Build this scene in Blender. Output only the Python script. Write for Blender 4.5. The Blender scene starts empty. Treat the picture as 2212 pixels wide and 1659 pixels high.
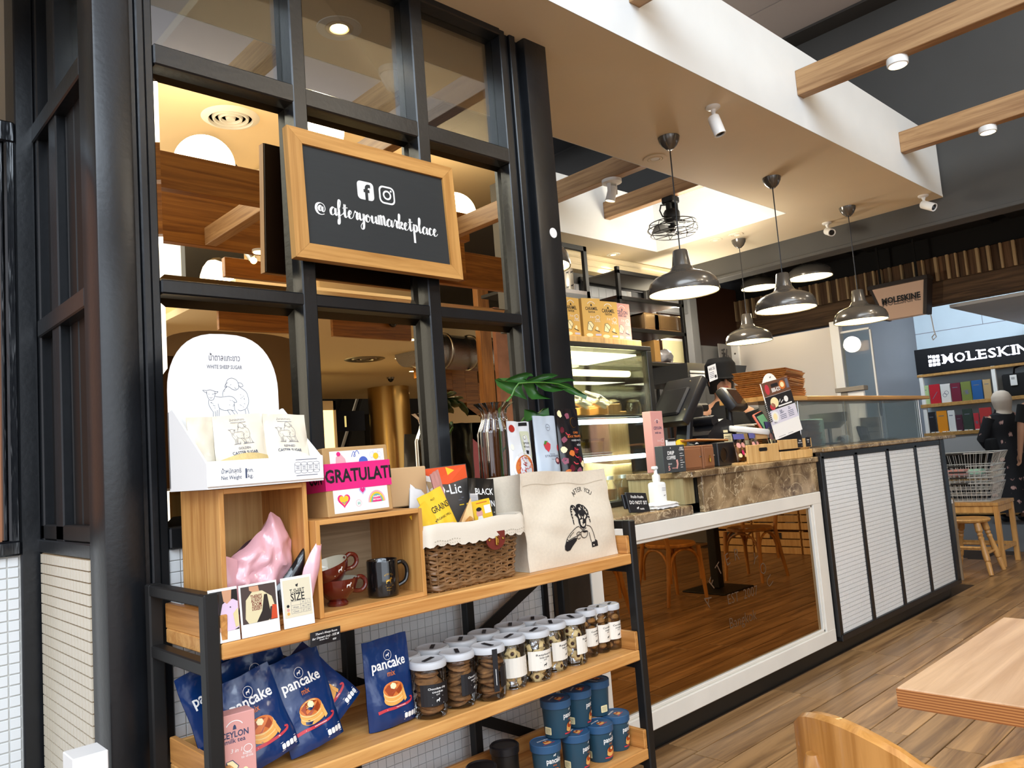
import bpy, bmesh, math, random
from mathutils import Vector as V, Matrix, Euler, noise
random.seed(7)
sc = bpy.context.scene
C = sc.collection
PI = math.pi
# ---------------------------------------------------------------- camera
YAW, PIT, ROL, FPX = math.radians(43.55), math.radians(5.46), math.radians(-4.38), 1689.0
EYE = V((0, 0, 1.25))
_f = V((math.sin(YAW)*math.cos(PIT), math.cos(YAW)*math.cos(PIT), math.sin(PIT)))
_r0 = V((math.cos(YAW), -math.sin(YAW), 0)); _u0 = _r0.cross(_f)
_r = _r0*math.cos(ROL)+_u0*math.sin(ROL); _u = -_r0*math.sin(ROL)+_u0*math.cos(ROL)
cd = bpy.data.cameras.new('camera'); cam = bpy.data.objects.new('camera', cd); C.objects.link(cam)
cd.sensor_width = 36; cd.lens = FPX/2212*36; cd.clip_start = .02; cd.clip_end = 200
cam.matrix_world = Matrix(((_r.x, _u.x, -_f.x, 0), (_r.y, _u.y, -_f.y, 0), (_r.z, _u.z, -_f.z, EYE.z), (0, 0, 0, 1)))
sc.camera = cam
def at(px, py, X=None, Y=None, Z=None):          # the point of a real plane that a pixel of the photograph shows
    d = _f+_r*((px-1106)/FPX)-_u*((py-829.5)/FPX)
    t = X/d.x if X is not None else Y/d.y if Y is not None else (Z-1.25)/d.z
    return EYE+d*t
# ---------------------------------------------------------------- world, exposure, large lights
w = bpy.data.worlds.new('world'); sc.world = w; w.use_nodes = True
w.node_tree.nodes['Background'].inputs[0].default_value = (.92, .93, 1, 1)
w.node_tree.nodes['Background'].inputs[1].default_value = .9
vs = sc.view_settings
vs.view_transform = 'Standard'; vs.look = 'None'; vs.gamma = 1; vs.use_curve_mapping = False; vs.exposure = 0.5
sc.cycles.use_denoising = True
sc.cycles.max_bounces = 8; sc.cycles.transparent_max_bounces = 12; sc.cycles.transmission_bounces = 8; sc.cycles.glossy_bounces = 4
sc.cycles.diffuse_bounces = 4; sc.cycles.caustics_reflective = False; sc.cycles.caustics_refractive = False
sc.cycles.sample_clamp_indirect = 6
def lamp(name, kind, loc, energy, col, size=.1, sizey=None, aim=None, spot=None):
    l = bpy.data.lights.new(name, kind); l.energy = energy; l.color = col
    o = bpy.data.objects.new(name, l); C.objects.link(o); o.location = loc
    if kind == 'AREA':
        l.shape = 'RECTANGLE'; l.size = size; l.size_y = sizey or size
    elif kind in ('POINT', 'SPOT'):
        l.shadow_soft_size = size
    if kind == 'SPOT': l.spot_size = math.radians(spot or 100); l.spot_blend = .6
    if aim: o.rotation_euler = (V(aim)-V(loc)).to_track_quat('-Z', 'Y').to_euler()
    return o
WARM = (1, .82, .58); WARM2 = (1, .90, .74); COOL = (.80, .90, 1)
lamp('daylight_window', 'AREA', (-0.9, -6.4, 2.9), 220, COOL, 9.0, 5.0, (-.9, 2.1, 2.9))        # tall shopfront glazing behind the viewer, to the left
lamp('skylight', 'AREA', (-1.6, -3.0, 5.4), 500, (.74, .87, 1), 8.4, 3.2, (3.6, 1.9, 2.9))       # atrium roof light, up and to the left
lamp('store_light', 'AREA', (10.6, 2.6, 3.35), 150, (.80, .91, 1), 3.5, .5, (12.4, 2.4, 1.4))   # the stationery store's strip lamps
# ---------------------------------------------------------------- helpers
def lin(h):
    if not isinstance(h, str): return tuple(h)[:3]
    f = lambda c: c/12.92 if c <= .04045 else ((c+.055)/1.055)**2.4
    return tuple(f(int(h[i:i+2], 16)/255) for i in (0, 2, 4))
def mat(name, col, rough=.5, metal=0, var=0, nscale=20, bump=0, bscale=None, spec=.5, trans=0, ior=1.45, emit=0, coat=0, stretch=(1, 1, 1), alpha=1, sss=0):
    m = bpy.data.materials.new(name); m.use_nodes = True
    nt = m.node_tree; b = nt.nodes['Principled BSDF']; c = lin(col)
    b.inputs['Base Color'].default_value = (*c, 1); b.inputs['Roughness'].default_value = rough; b.inputs['Metallic'].default_value = metal
    b.inputs['Specular IOR Level'].default_value = spec; b.inputs['Transmission Weight'].default_value = trans; b.inputs['IOR'].default_value = ior
    b.inputs['Coat Weight'].default_value = coat; b.inputs['Coat Roughness'].default_value = .08; b.inputs['Alpha'].default_value = alpha
    if sss: b.inputs['Subsurface Weight'].default_value = sss; b.inputs['Subsurface Radius'].default_value = (.02, .01, .006)
    if emit:
        b.inputs['Emission Color'].default_value = (*c, 1); b.inputs['Emission Strength'].default_value = emit
    if var or bump:
        tc = nt.nodes.new('ShaderNodeTexCoord'); mp = nt.nodes.new('ShaderNodeMapping'); mp.inputs['Scale'].default_value = stretch
        nt.links.new(tc.outputs['Object'], mp.inputs[0])
        n = nt.nodes.new('ShaderNodeTexNoise'); n.inputs['Scale'].default_value = nscale; n.inputs['Detail'].default_value = 4
        nt.links.new(mp.outputs[0], n.inputs['Vector'])
        if var:
            r = nt.nodes.new('ShaderNodeValToRGB'); r.color_ramp.elements[0].position = .3; r.color_ramp.elements[1].position = .7
            r.color_ramp.elements[0].color = (*[x*(1-var) for x in c], 1); r.color_ramp.elements[1].color = (*[min(1, x*(1+var*.6)) for x in c], 1)
            nt.links.new(n.outputs[0], r.inputs[0]); nt.links.new(r.outputs[0], b.inputs['Base Color'])
        if bump:
            n2 = n
            if bscale:
                n2 = nt.nodes.new('ShaderNodeTexNoise'); n2.inputs['Scale'].default_value = bscale; n2.inputs['Detail'].default_value = 3
                nt.links.new(mp.outputs[0], n2.inputs['Vector'])
            bp = nt.nodes.new('ShaderNodeBump'); bp.inputs['Strength'].default_value = bump; bp.inputs['Distance'].default_value = .01
            nt.links.new(n2.outputs[0], bp.inputs['Height']); nt.links.new(bp.outputs[0], b.inputs['Normal'])
    return m
def wood(name, a, b_, axis='X', sc_=1.0, rough=.45, bump=.08, rnd=.12, coat=0):
    m = bpy.data.materials.new(name); m.use_nodes = True; nt = m.node_tree; b = nt.nodes['Principled BSDF']; b.inputs['Roughness'].default_value = rough
    b.inputs['Coat Weight'].default_value = coat
    tc = nt.nodes.new('ShaderNodeTexCoord'); oi = nt.nodes.new('ShaderNodeObjectInfo')
    ad = nt.nodes.new('ShaderNodeVectorMath'); ad.operation = 'ADD'
    ml = nt.nodes.new('ShaderNodeMath'); ml.operation = 'MULTIPLY'; ml.inputs[1].default_value = 37
    nt.links.new(oi.outputs['Random'], ml.inputs[0]); nt.links.new(tc.outputs['Object'], ad.inputs[0]); nt.links.new(ml.outputs[0], ad.inputs[1])
    mp = nt.nodes.new('ShaderNodeMapping'); s = {'X': (1.1, 22, 22), 'Y': (22, 1.1, 22), 'Z': (22, 22, 1.1)}[axis]
    mp.inputs['Scale'].default_value = [q*sc_ for q in s]; nt.links.new(ad.outputs[0], mp.inputs[0])
    n = nt.nodes.new('ShaderNodeTexNoise'); n.inputs['Scale'].default_value = 1.6; n.inputs['Detail'].default_value = 7; n.inputs['Distortion'].default_value = .9; n.inputs['Roughness'].default_value = .62
    nt.links.new(mp.outputs[0], n.inputs['Vector'])
    r = nt.nodes.new('ShaderNodeValToRGB'); A, Bc = lin(a), lin(b_)
    r.color_ramp.elements[0].position = .36; r.color_ramp.elements[0].color = (*Bc, 1); r.color_ramp.elements[1].position = .62; r.color_ramp.elements[1].color = (*A, 1)
    nt.links.new(n.outputs[0], r.inputs[0])
    hs = nt.nodes.new('ShaderNodeHueSaturation'); mr = nt.nodes.new('ShaderNodeMapRange'); mr.inputs[3].default_value = 1-rnd; mr.inputs[4].default_value = 1+rnd
    nt.links.new(oi.outputs['Random'], mr.inputs[0]); nt.links.new(mr.outputs[0], hs.inputs['Value']); nt.links.new(r.outputs[0], hs.inputs['Color'])
    nt.links.new(hs.outputs[0], b.inputs['Base Color'])
    if bump:
        bp = nt.nodes.new('ShaderNodeBump'); bp.inputs['Strength'].default_value = bump; bp.inputs['Distance'].default_value = .004
        nt.links.new(n.outputs[0], bp.inputs['Height']); nt.links.new(bp.outputs[0], b.inputs['Normal'])
    return m
def glassmat(name, tint=(1, 1, 1), refl=.12, rough=0):
    m = bpy.data.materials.new(name); m.use_nodes = True; nt = m.node_tree; nt.nodes.clear()
    o = nt.nodes.new('ShaderNodeOutputMaterial'); t = nt.nodes.new('ShaderNodeBsdfTransparent'); g = nt.nodes.new('ShaderNodeBsdfGlossy'); x = nt.nodes.new('ShaderNodeMixShader')
    f = nt.nodes.new('ShaderNodeFresnel'); f.inputs[0].default_value = 1.45; mm = nt.nodes.new('ShaderNodeMath'); mm.operation = 'MULTIPLY'; mm.inputs[1].default_value = refl/.04*.6
    t.inputs[0].default_value = (*tint, 1); g.inputs['Roughness'].default_value = rough
    nt.links.new(f.outputs[0], mm.inputs[0]); mm.use_clamp = True; nt.links.new(mm.outputs[0], x.inputs[0]); nt.links.new(t.outputs[0], x.inputs[1]); nt.links.new(g.outputs[0], x.inputs[2]); nt.links.new(x.outputs[0], o.inputs[0])
    return m
class B:
    def __init__(s): s.bm = bmesh.new()
    def _m(s, vs_, fs, mi, M):
        if M is not None:
            for v in vs_: v.co = M @ v.co
        for f in fs: f.material_index = mi
        return s
    def box(s, c, d, mi=0, bev=0, rot=None, M=None, seg=1):
        r = bmesh.ops.create_cube(s.bm, size=1); vs_ = r['verts']
        for v in vs_: v.co = V((v.co.x*d[0], v.co.y*d[1], v.co.z*d[2]))
        fs = {f for v in vs_ for f in v.link_faces}
        for f in fs: f.material_index = mi
        if bev:
            es = list({e for v in vs_ for e in v.link_edges})
            r2 = bmesh.ops.bevel(s.bm, geom=es, offset=bev, segments=seg, affect='EDGES', profile=.5, clamp_overlap=True)
            fs = set(r2['faces']) | {f for f in fs if f.is_valid}
            vs_ = list({v for f in fs for v in f.verts} | {v for v in r2['verts'] if v.is_valid})
            for f in fs: f.material_index = mi
        T = Matrix.Translation(c)
        if rot: T = T @ Euler(rot).to_matrix().to_4x4()
        if M is not None: T = M @ T
        for v in vs_: v.co = T @ v.co
        return s
    def span(s, a, b, mi=0, bev=0, M=None, seg=1):       # box between two corners
        c = [(a[i]+b[i])/2 for i in range(3)]; d = [abs(b[i]-a[i]) for i in range(3)]
        return s.box(c, d, mi, bev, None, M, seg)
    def lathe(s, prof, n=24, c=(0, 0, 0), mi=0, M=None, sx=1, sy=1):
        rings = []
        for r, z in prof:
            if r < 1e-6: rings.append([s.bm.verts.new((0, 0, z))])
            else: rings.append([s.bm.verts.new((r*sx*math.cos(2*PI*k/n), r*sy*math.sin(2*PI*k/n), z)) for k in range(n)])
        fs = []
        for a, b in zip(rings, rings[1:]):
            for k in range(n):
                k2 = (k+1) % n
                if len(a) == 1 and len(b) == 1: continue
                if len(a) == 1: fs.append(s.bm.faces.new((a[0], b[k2], b[k])))
                elif len(b) == 1: fs.append(s.bm.faces.new((a[k], a[k2], b[0])))
                else: fs.append(s.bm.faces.new((a[k], a[k2], b[k2], b[k])))
        T = Matrix.Translation(c); T = T if M is None else M @ T
        return s._m([v for r in rings for v in r], fs, mi, T)
    def cyl(s, p0, p1, r0, r1=None, n=14, mi=0):
        p0, p1 = V(p0), V(p1); d = p1-p0; r1 = r0 if r1 is None else r1
        M = Matrix.Translation(p0) @ d.to_track_quat('Z', 'Y').to_matrix().to_4x4()
        return s.lathe([(0, 0), (r0, 0), (r1, d.length), (0, d.length)], n, (0, 0, 0), mi, M)
    def tube(s, pts, r, n=8, closed=False, mi=0, flat=1.0):
        pts = [V(p) for p in pts]; N = len(pts); rs = r if isinstance(r, (list, tuple)) else [r]*N
        rings = []; prev = None
        for i, p in enumerate(pts):
            a = pts[i-1] if (i or closed) else p; b = pts[(i+1) % N] if (i < N-1 or closed) else p
            t = (b-a).normalized()
            if prev is None:
                up = V((0, 0, 1)) if abs(t.z) < .9 else V((1, 0, 0)); nx = t.cross(up).normalized()
            else: nx = (prev-t*prev.dot(t)).normalized()
            prev = nx; ny = t.cross(nx)
            rings.append([s.bm.verts.new(p+nx*rs[i]*math.cos(2*PI*k/n)+ny*rs[i]*flat*math.sin(2*PI*k/n)) for k in range(n)])
        fs = []; M = N if closed else N-1
        for i in range(M):
            a, b = rings[i], rings[(i+1) % N]
            for k in range(n): fs.append(s.bm.faces.new((a[k], a[(k+1) % n], b[(k+1) % n], b[k])))
        if not closed: fs.append(s.bm.faces.new(rings[0][::-1])); fs.append(s.bm.faces.new(rings[-1]))
        return s._m([], fs, mi, None)
    def prism(s, poly, h, M=None, mi=0):
        a = [s.bm.verts.new((x, y, 0)) for x, y in poly]; b = [s.bm.verts.new((x, y, h)) for x, y in poly]; n = len(poly)
        fs = [s.bm.faces.new(a[::-1]), s.bm.faces.new(b)]+[s.bm.faces.new((a[i], a[(i+1) % n], b[(i+1) % n], b[i])) for i in range(n)]
        return s._m(a+b, fs, mi, M)
    def grid(s, fn, nu, nv, mi=0, cu=False):
        vv = [[s.bm.verts.new(fn(i/nu, j/nv)) for j in range(nv+1)] for i in range(nu if cu else nu+1)]
        fs = []
        for i in range(nu):
            for j in range(nv):
                i2 = (i+1) % nu if cu else i+1
                fs.append(s.bm.faces.new((vv[i][j], vv[i2][j], vv[i2][j+1], vv[i][j+1])))
        return s._m([], fs, mi, None)
    def face(s, pts, mi=0):
        f = s.bm.faces.new([s.bm.verts.new(p) for p in pts]); f.material_index = mi; return s
    def ball(s, c, r, n=12, mi=0, sc_=(1, 1, 1)):
        prof = [(r*math.sin(PI*k/(n//2)), -r*math.cos(PI*k/(n//2))) for k in range(n//2+1)]
        M = Matrix.Translation(c) @ Matrix.Diagonal((*sc_, 1)); return s.lathe(prof, n, (0, 0, 0), mi, M)
    def mesh(s, name, mats, smooth=True, ang=.6, weld=0):
        bm = s.bm
        if weld: bmesh.ops.remove_doubles(bm, verts=bm.verts, dist=weld)
        bmesh.ops.recalc_face_normals(bm, faces=bm.faces)
        if smooth:
            for f in bm.faces: f.smooth = True
            for e in bm.edges:
                if len(e.link_faces) == 2 and e.calc_face_angle(0) > ang: e.smooth = False
        me = bpy.data.meshes.new(name); bm.to_mesh(me); bm.free()
        for m in (mats if isinstance(mats, (list, tuple)) else [mats]): me.materials.append(m)
        return me
def ob(name, b, mats=None, parent=None, loc=(0, 0, 0), rot=(0, 0, 0), **kw):
    me = b.mesh(name, mats, **kw) if isinstance(b, B) else b
    o = bpy.data.objects.new(name, me); C.objects.link(o); o.location = loc; o.rotation_euler = rot
    if parent: o.parent = parent
    return o
def tag(o, label, cat, group=None):
    o['label'] = label; o['category'] = cat
    if group: o['group'] = group
    return o
def thing(name, label, cat, loc=(0, 0, 0), rz=0, group=None, rot=None):
    o = bpy.data.objects.new(name, None); o.empty_display_size = .05; C.objects.link(o); o.location = loc
    o.rotation_euler = rot if rot else (0, 0, rz)
    return tag(o, label, cat, group)
def struct(name, b=None, mats=None):
    if b is None:
        o = bpy.data.objects.new(name, None); o.empty_display_size = .05; C.objects.link(o)
    else: o = ob(name, b, mats)
    o['kind'] = 'structure'; return o
def dup(t, label, loc=None, rz=None, rot=None, group=None):
    def cp(o, par):
        c = o.copy(); C.objects.link(c); c.parent = par
        for ch in o.children: cp(ch, c)
        return c
    r = cp(t, None); r['label'] = label
    if loc is not None: r.location = loc
    if rz is not None: r.rotation_euler = (0, 0, rz)
    if rot is not None: r.rotation_euler = rot
    if group: r['group'] = group
    return r
# ---- flat print: polygons, strokes and lettering laid a hair proud of a surface
_ts = bpy.data.scenes.new('type'); _tc = {}
def glyphs(s, bold=0, shear=0, track=1.0):
    k = (s, bold, shear, track)
    if k not in _tc:
        cu = bpy.data.curves.new('type', 'FONT'); cu.body = s; cu.size = 1; cu.offset = bold; cu.shear = shear; cu.space_character = track; cu.resolution_u = 2
        o = bpy.data.objects.new('type', cu); _ts.collection.objects.link(o)
        vl = _ts.view_layers[0]; vl.update(); me = bpy.data.meshes.new_from_object(o.evaluated_get(vl.depsgraph))
        vsx = [tuple(v.co)[:2] for v in me.vertices]; fs = [tuple(p.vertices) for p in me.polygons]
        wd = max((x for x, y in vsx), default=0); _tc[k] = (vsx, fs, wd)
        bpy.data.objects.remove(o); bpy.data.curves.remove(cu); bpy.data.meshes.remove(me)
    return _tc[k]
def spline(pts, n=5):
    out = []; P = [pts[0]]+list(pts)+[pts[-1]]
    for i in range(1, len(P)-2):
        a, b, c, d = P[i-1:i+3]
        for k in range(n):
            t = k/n
            out.append(tuple(.5*((2*b[j])+(-a[j]+c[j])*t+(2*a[j]-5*b[j]+4*c[j]-d[j])*t*t+(-a[j]+3*b[j]-3*c[j]+d[j])*t**3) for j in range(2)))
    out.append(tuple(pts[-1])); return out
class Fl:
    def __init__(s): s.v = []; s.f = []; s.m = []
    def _add(s, pts, faces, mi, l):
        o = len(s.v); s.v += [(x, y, l) for x, y in pts]; s.f += [tuple(o+i for i in f) for f in faces]; s.m += [mi]*len(faces); return s
    def poly(s, pts, mi=0, l=0): return s._add(pts, [tuple(range(len(pts)))], mi, l)
    def rect(s, x0, y0, x1, y1, mi=0, l=0): return s.poly([(x0, y0), (x1, y0), (x1, y1), (x0, y1)], mi, l)
    def ell(s, x, y, rx, ry=None, mi=0, l=0, n=20, a0=0, a1=2*PI):
        ry = rx if ry is None else ry; k = n if a1-a0 > 6.2 else n+1
        return s.poly([(x+rx*math.cos(a0+(a1-a0)*i/n), y+ry*math.sin(a0+(a1-a0)*i/n)) for i in range(k)], mi, l)
    def rr(s, x0, y0, x1, y1, r, mi=0, l=0, n=4):
        p = []
        for cx, cy, a in ((x1-r, y1-r, 0), (x0+r, y1-r, 1), (x0+r, y0+r, 2), (x1-r, y0+r, 3)):
            p += [(cx+r*math.cos(PI/2*(a+i/n)), cy+r*math.sin(PI/2*(a+i/n))) for i in range(n+1)]
        return s.poly(p, mi, l)
    def line(s, pts, w=.001, mi=0, l=0, closed=False, sm=0, w1=None):
        if sm: pts = spline(list(pts)+([pts[0]] if closed else []), sm); closed = False
        n = len(pts); L = []; R = []
        for i, (x, y) in enumerate(pts):
            a = pts[i-1] if i or closed else pts[i]; b = pts[(i+1) % n] if i < n-1 or closed else pts[i]
            dx, dy = b[0]-a[0], b[1]-a[1]; d = math.hypot(dx, dy) or 1; h = (w if w1 is None else w+(w1-w)*i/(n-1))/2
            L.append((x-dy/d*h, y+dx/d*h)); R.append((x+dy/d*h, y-dx/d*h))
        fs = [(i, (i+1) % n, n+(i+1) % n, n+i) for i in range(n if closed else n-1)]
        return s._add(L+R, fs, mi, l)
    def ring(s, x, y, rx, ry, w, mi=0, l=0, n=24, a0=0, a1=2*PI):
        full = a1-a0 > 6.2
        return s.line([(x+rx*math.cos(a0+(a1-a0)*i/n), y+ry*math.sin(a0+(a1-a0)*i/n)) for i in range(n if full else n+1)], w, mi, l, full)
    def text(s, t, size, x=0, y=0, mi=0, l=0, bold=0, shear=0, al='c', rot=0, wx=1, track=1.0, fit=None, arc=None):
        vv, fs, wd = glyphs(t, bold, shear, track)
        if fit: wx = fit/(wd*size)
        ox = {'c': -wd/2, 'l': 0, 'r': -wd}[al]; P = []
        for a, b in vv:
            a, b = (a+ox)*size*wx, b*size
            if arc: th = a/arc; a, b = (arc+b)*math.sin(th), (arc+b)*math.cos(th)-arc
            P.append((x+a*math.cos(rot)-b*math.sin(rot), y+a*math.sin(rot)+b*math.cos(rot)))
        return s._add(P, fs, mi, l)
    def build(s, name, mats, parent, fn, off=.0006, step=.0003):
        me = bpy.data.meshes.new(name)
        me.from_pydata([tuple(fn(x, y, off+step*l)) for x, y, l in s.v], [], s.f); me.polygons.foreach_set('material_index', s.m)
        for m in (mats if isinstance(mats, (list, tuple)) else [mats]): me.materials.append(m)
        return ob(name, me, parent=parent)
def sp3(pts, n=4):
    P = [pts[0]]+list(pts)+[pts[-1]]; out = []
    for i in range(1, len(P)-2):
        a, b, c, d = P[i-1:i+3]
        out += [tuple(.5*(2*b[j]+(c[j]-a[j])*t+(2*a[j]-5*b[j]+4*c[j]-d[j])*t*t+(3*b[j]-a[j]-3*c[j]+d[j])*t**3) for j in range(3)) for t in [k/n for k in range(n)]]
    return out+[tuple(pts[-1])]
def plane(o, r=(1, 0, 0), u=(0, 0, 1)):
    o, r, u = V(o), V(r).normalized(), V(u).normalized(); n = r.cross(u)
    return lambda x, y, h: o+r*x+u*y+n*h
def around(R, z0=0, a0=0, c=(0, 0), taper=0):          # wraps print round a cylinder whose front faces -Y
    return lambda x, y, h: V((c[0]+(R+taper*y+h)*math.sin(x/R+a0), c[1]-(R+taper*y+h)*math.cos(x/R+a0), z0+y))
# ---------------------------------------------------------------- materials
m_black = mat('black_steel', '15171a', .30, var=.25, nscale=9, bump=.05, bscale=60, spec=.55)
m_blackflat = mat('black_matte_steel', '121212', .48, var=.2, nscale=14)
m_gloss = mat('black_gloss_timber', '101216', .16, bump=.5, bscale=26, stretch=(1, 1, .15), coat=.4)
m_dark = mat('dark_recess', '0c0b0a', .35)
m_soffit = mat('soffit_paint', 'd9ccb2', .8, var=.02, nscale=3)
m_whitepaint = mat('white_paint', 'dadbd8', .7, var=.03, nscale=4)
m_ceil = mat('ceiling_board', 'b3aaa8', .85, var=.03, nscale=3)
m_ceilgrey = mat('ceiling_grey_paint', '6d6a68', .85, var=.05, nscale=2)
m_ceildark = mat('ceiling_dark_and_shade', '3c3a38', .8, var=.06, nscale=2)
m_fascia = mat('fascia_charcoal_paint', '484744', .7, var=.08, nscale=2)
m_void = mat('ceiling_void_black', '141312', .8)
m_cream = mat('cream_ceiling', 'dcc9a6', .85)
m_beam = wood('beam_oak', 'b08a5e', '8a6540', 'Y', .8, .5)
m_beamx = wood('board_oak', 'a8712f', '7a4a1a', 'X', .6, .4)
m_oak = wood('shelf_oak', 'd6a15f', 'b67c3f', 'X', 1.0, .42)
m_oakz = wood('oak_upright', 'cf9a57', 'ad7538', 'Z', 1.0, .42)
m_oaky = wood('oak_end', 'c98f4e', 'a06a32', 'Y', 1.0, .42)
m_pale = wood('pale_crate_wood', 'd9b275', 'c2965a', 'Z', .9, .5)
m_grey_wood = wood('washed_crate_back', 'b39a78', '8f7858', 'X', .8, .6)
m_plank = wood('floor_plank', 'a98459', '6f5132', 'X', .55, .32, bump=.04, rnd=.16)
m_floorbase = mat('floor_joint', '3a2a1c', .8)
m_rest = wood('floor_plank_far', 'a07a50', '765637', 'X', .5, .32)
m_mirror = mat('bronze_mirror', (.80, .66, .45), .0, 1)
m_mirror2 = mat('dark_bronze_mirror', (.36, .215, .09), .015, 1)
m_glass = glassmat('clear_glass', (.97, .98, .96), .04)
m_case = glassmat('showcase_glass', (.96, .99, .97), .05)
m_tile = mat('white_mosaic', 'e2e4e4', .18, var=.03, nscale=2, coat=.2)
m_tilew = mat('cream_mosaic', 'd8cdb8', .25, var=.04, nscale=2)
m_grout = mat('grey_grout', 'c9c8c3', .85)
m_white = mat('white_card', 'ecebe8', .5)
m_whitep = mat('white_plastic', 'e6e5e1', .35)
m_ink = mat('black_ink', '17171b', .5)
m_inkb = mat('blue_ink', '33405f', .6)
m_inkg = mat('grey_ink', '6a6a78', .6)
m_cardboard = mat('kraft_cardboard', 'b48e5c', .75, var=.05, nscale=30)
m_brownback = mat('kraft_board_back', '8a5f34', .8)
m_navy = mat('navy_foil', '0e2f62', .20, var=.08, nscale=9, bump=.45, bscale=17, coat=.25)
m_teal = mat('teal_card_tub', '27485a', .42)
m_teallid = mat('teal_card_lid', '2f5478', .4)
m_orange = mat('print_orange', 'd0702e', .5)
m_amber = mat('print_amber', 'e5a552', .5)
m_syrup = mat('print_syrup', '9c3f16', .4)
m_butter = mat('print_butter', 'f3e3b0', .5)
m_red = mat('print_red', 'c23a44', .5)
m_pinkbox = mat('pink_carton', 'd69a92', .5)
m_pinkfilm = mat('pink_polybag', 'e2abb2', .22, var=.14, nscale=7, bump=.3, bscale=18, coat=.6)
m_hot = mat('hot_pink_band', 'e02a7c', .3, coat=.3)
m_yellow = mat('print_yellow', 'e9bf2f', .45)
m_yellow2 = mat('caramel_carton', 'd9ac5a', .55)
m_canvas = mat('canvas', 'd8cbb6', .85, var=.04, nscale=120, bump=.12, bscale=420)
m_linen = mat('linen_liner', 'd7ccba', .85, bump=.1, bscale=300)
m_wicker = mat('wicker', '7d5a38', .36, var=.4, nscale=40)
m_leather = mat('brown_leather', '6e2a22', .4)
m_brass = mat('brass', 'c8a14c', .25, 1)
m_chrome = mat('chrome', 'd0d0d0', .12, 1)
m_steel = mat('brushed_steel', '9b9892', .3, 1)
m_cupred = mat('oxblood_glaze', '58190f', .12, coat=.5)
m_cupin = mat('cream_glaze', 'cfc9b4', .15, coat=.4)
m_mug = mat('black_glaze', '0d0d0e', .1, coat=.5)
m_clear = glassmat('clear_jar', (.985, .985, .98), .05)
m_smoke = glassmat('smoked_glass', (.62, .54, .45), .12)
m_film = glassmat('clear_film', (.97, .97, .97), .07, .08)
m_lid = mat('translucent_lid', 'c3c4c6', .35)
m_cookie = mat('cookie', 'a8763e', .85, var=.35, nscale=30, bump=.5, bscale=60)
m_cookied = mat('chocolate_cookie', '8a6038', .9, var=.45, nscale=38, bump=.6, bscale=60)
m_cookiey = mat('butter_cookie', 'dcc088', .85, var=.2, nscale=40, bump=.4, bscale=60)
m_jam = mat('raspberry_jam', '2e0d0b', .25)
m_foil = mat('silver_foil', 'b9bcc0', .22, 1, bump=.8, bscale=60)
m_leaf = mat('leaf_green', '2f5a24', .32, var=.25, nscale=9)
m_stem = mat('stem_green', '4c7a2c', .4)
m_sugar = mat('golden_sugar', 'd9bd80', .7, var=.1, nscale=200)
m_sugarw = mat('white_sugar', 'e9e4d6', .7, var=.05, nscale=200)
m_bagfilm = mat('white_film_bag', 'e9dfca', .28, var=.05, nscale=8, bump=.3, bscale=16, coat=.4)
m_kickblack = mat('kick_black', '161615', .4)
m_frame_white = mat('white_gloss_frame', 'e2ded4', .35, var=.05, nscale=5)
m_pendant = mat('grey_enamel', '5d5851', .22, metal=.35, coat=.3)
m_pendin = mat('pendant_inside', 'fff0c0', .5, emit=3.2)
m_bulb = mat('lamp_glow', 'ffe0a0', .5, emit=14)
m_led = mat('downlight_glow', 'ffe6ba', .5, emit=9)
m_ledw = mat('tube_glow_warm', 'fff2b8', .5, emit=7)
m_ledc = mat('tube_glow_cool', 'e6fbff', .5, emit=6)
m_skin = mat('skin', 'c59272', .55, sss=.1)
m_blackcloth = mat('black_cloth', '131314', .85)
m_hijab = mat('beige_scarf', 'd8c8b6', .85, var=.06, nscale=6)
m_hair = mat('dark_hair', '17110e', .6)
m_screen = mat('dark_screen', '101517', .15)
m_blackplastic = mat('black_plastic', '17171a', .38)
m_blackboard = mat('chalkboard', '2a2c2c', .7, var=.06, nscale=12, stretch=(1, 1, 9))
m_brownwood = wood('dark_brown_shelf', '4c2c1e', '341c12', 'X', 1, .4)
m_tray = wood('tray_wood', 'a2672c', '80491a', 'X', .8, .4, rnd=.2)
m_shelfpale = wood('counter_shelf_wood', 'b98d52', '9c7440', 'X', .8, .4)
m_reclaimed = wood('reclaimed_beam', '7a5d3f', '4a3624', 'Y', .7, .75, bump=.3)
m_slat = wood('header_slat', '74573c', '4d3725', 'Z', .6, .8, rnd=.45)
m_stool = wood('stool_beech', 'c7985a', 'ab7b42', 'Z', .9, .4)
m_chair = wood('bentwood_beech', 'c98f4a', 'a9702f', 'Z', .9, .3, coat=.3)
m_table = wood('table_laminate', 'd6b18c', 'bb9470', 'X', .6, .35)
m_ply = wood('ply_edge', 'b06f3a', '8c5228', 'X', .9, .5)
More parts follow.
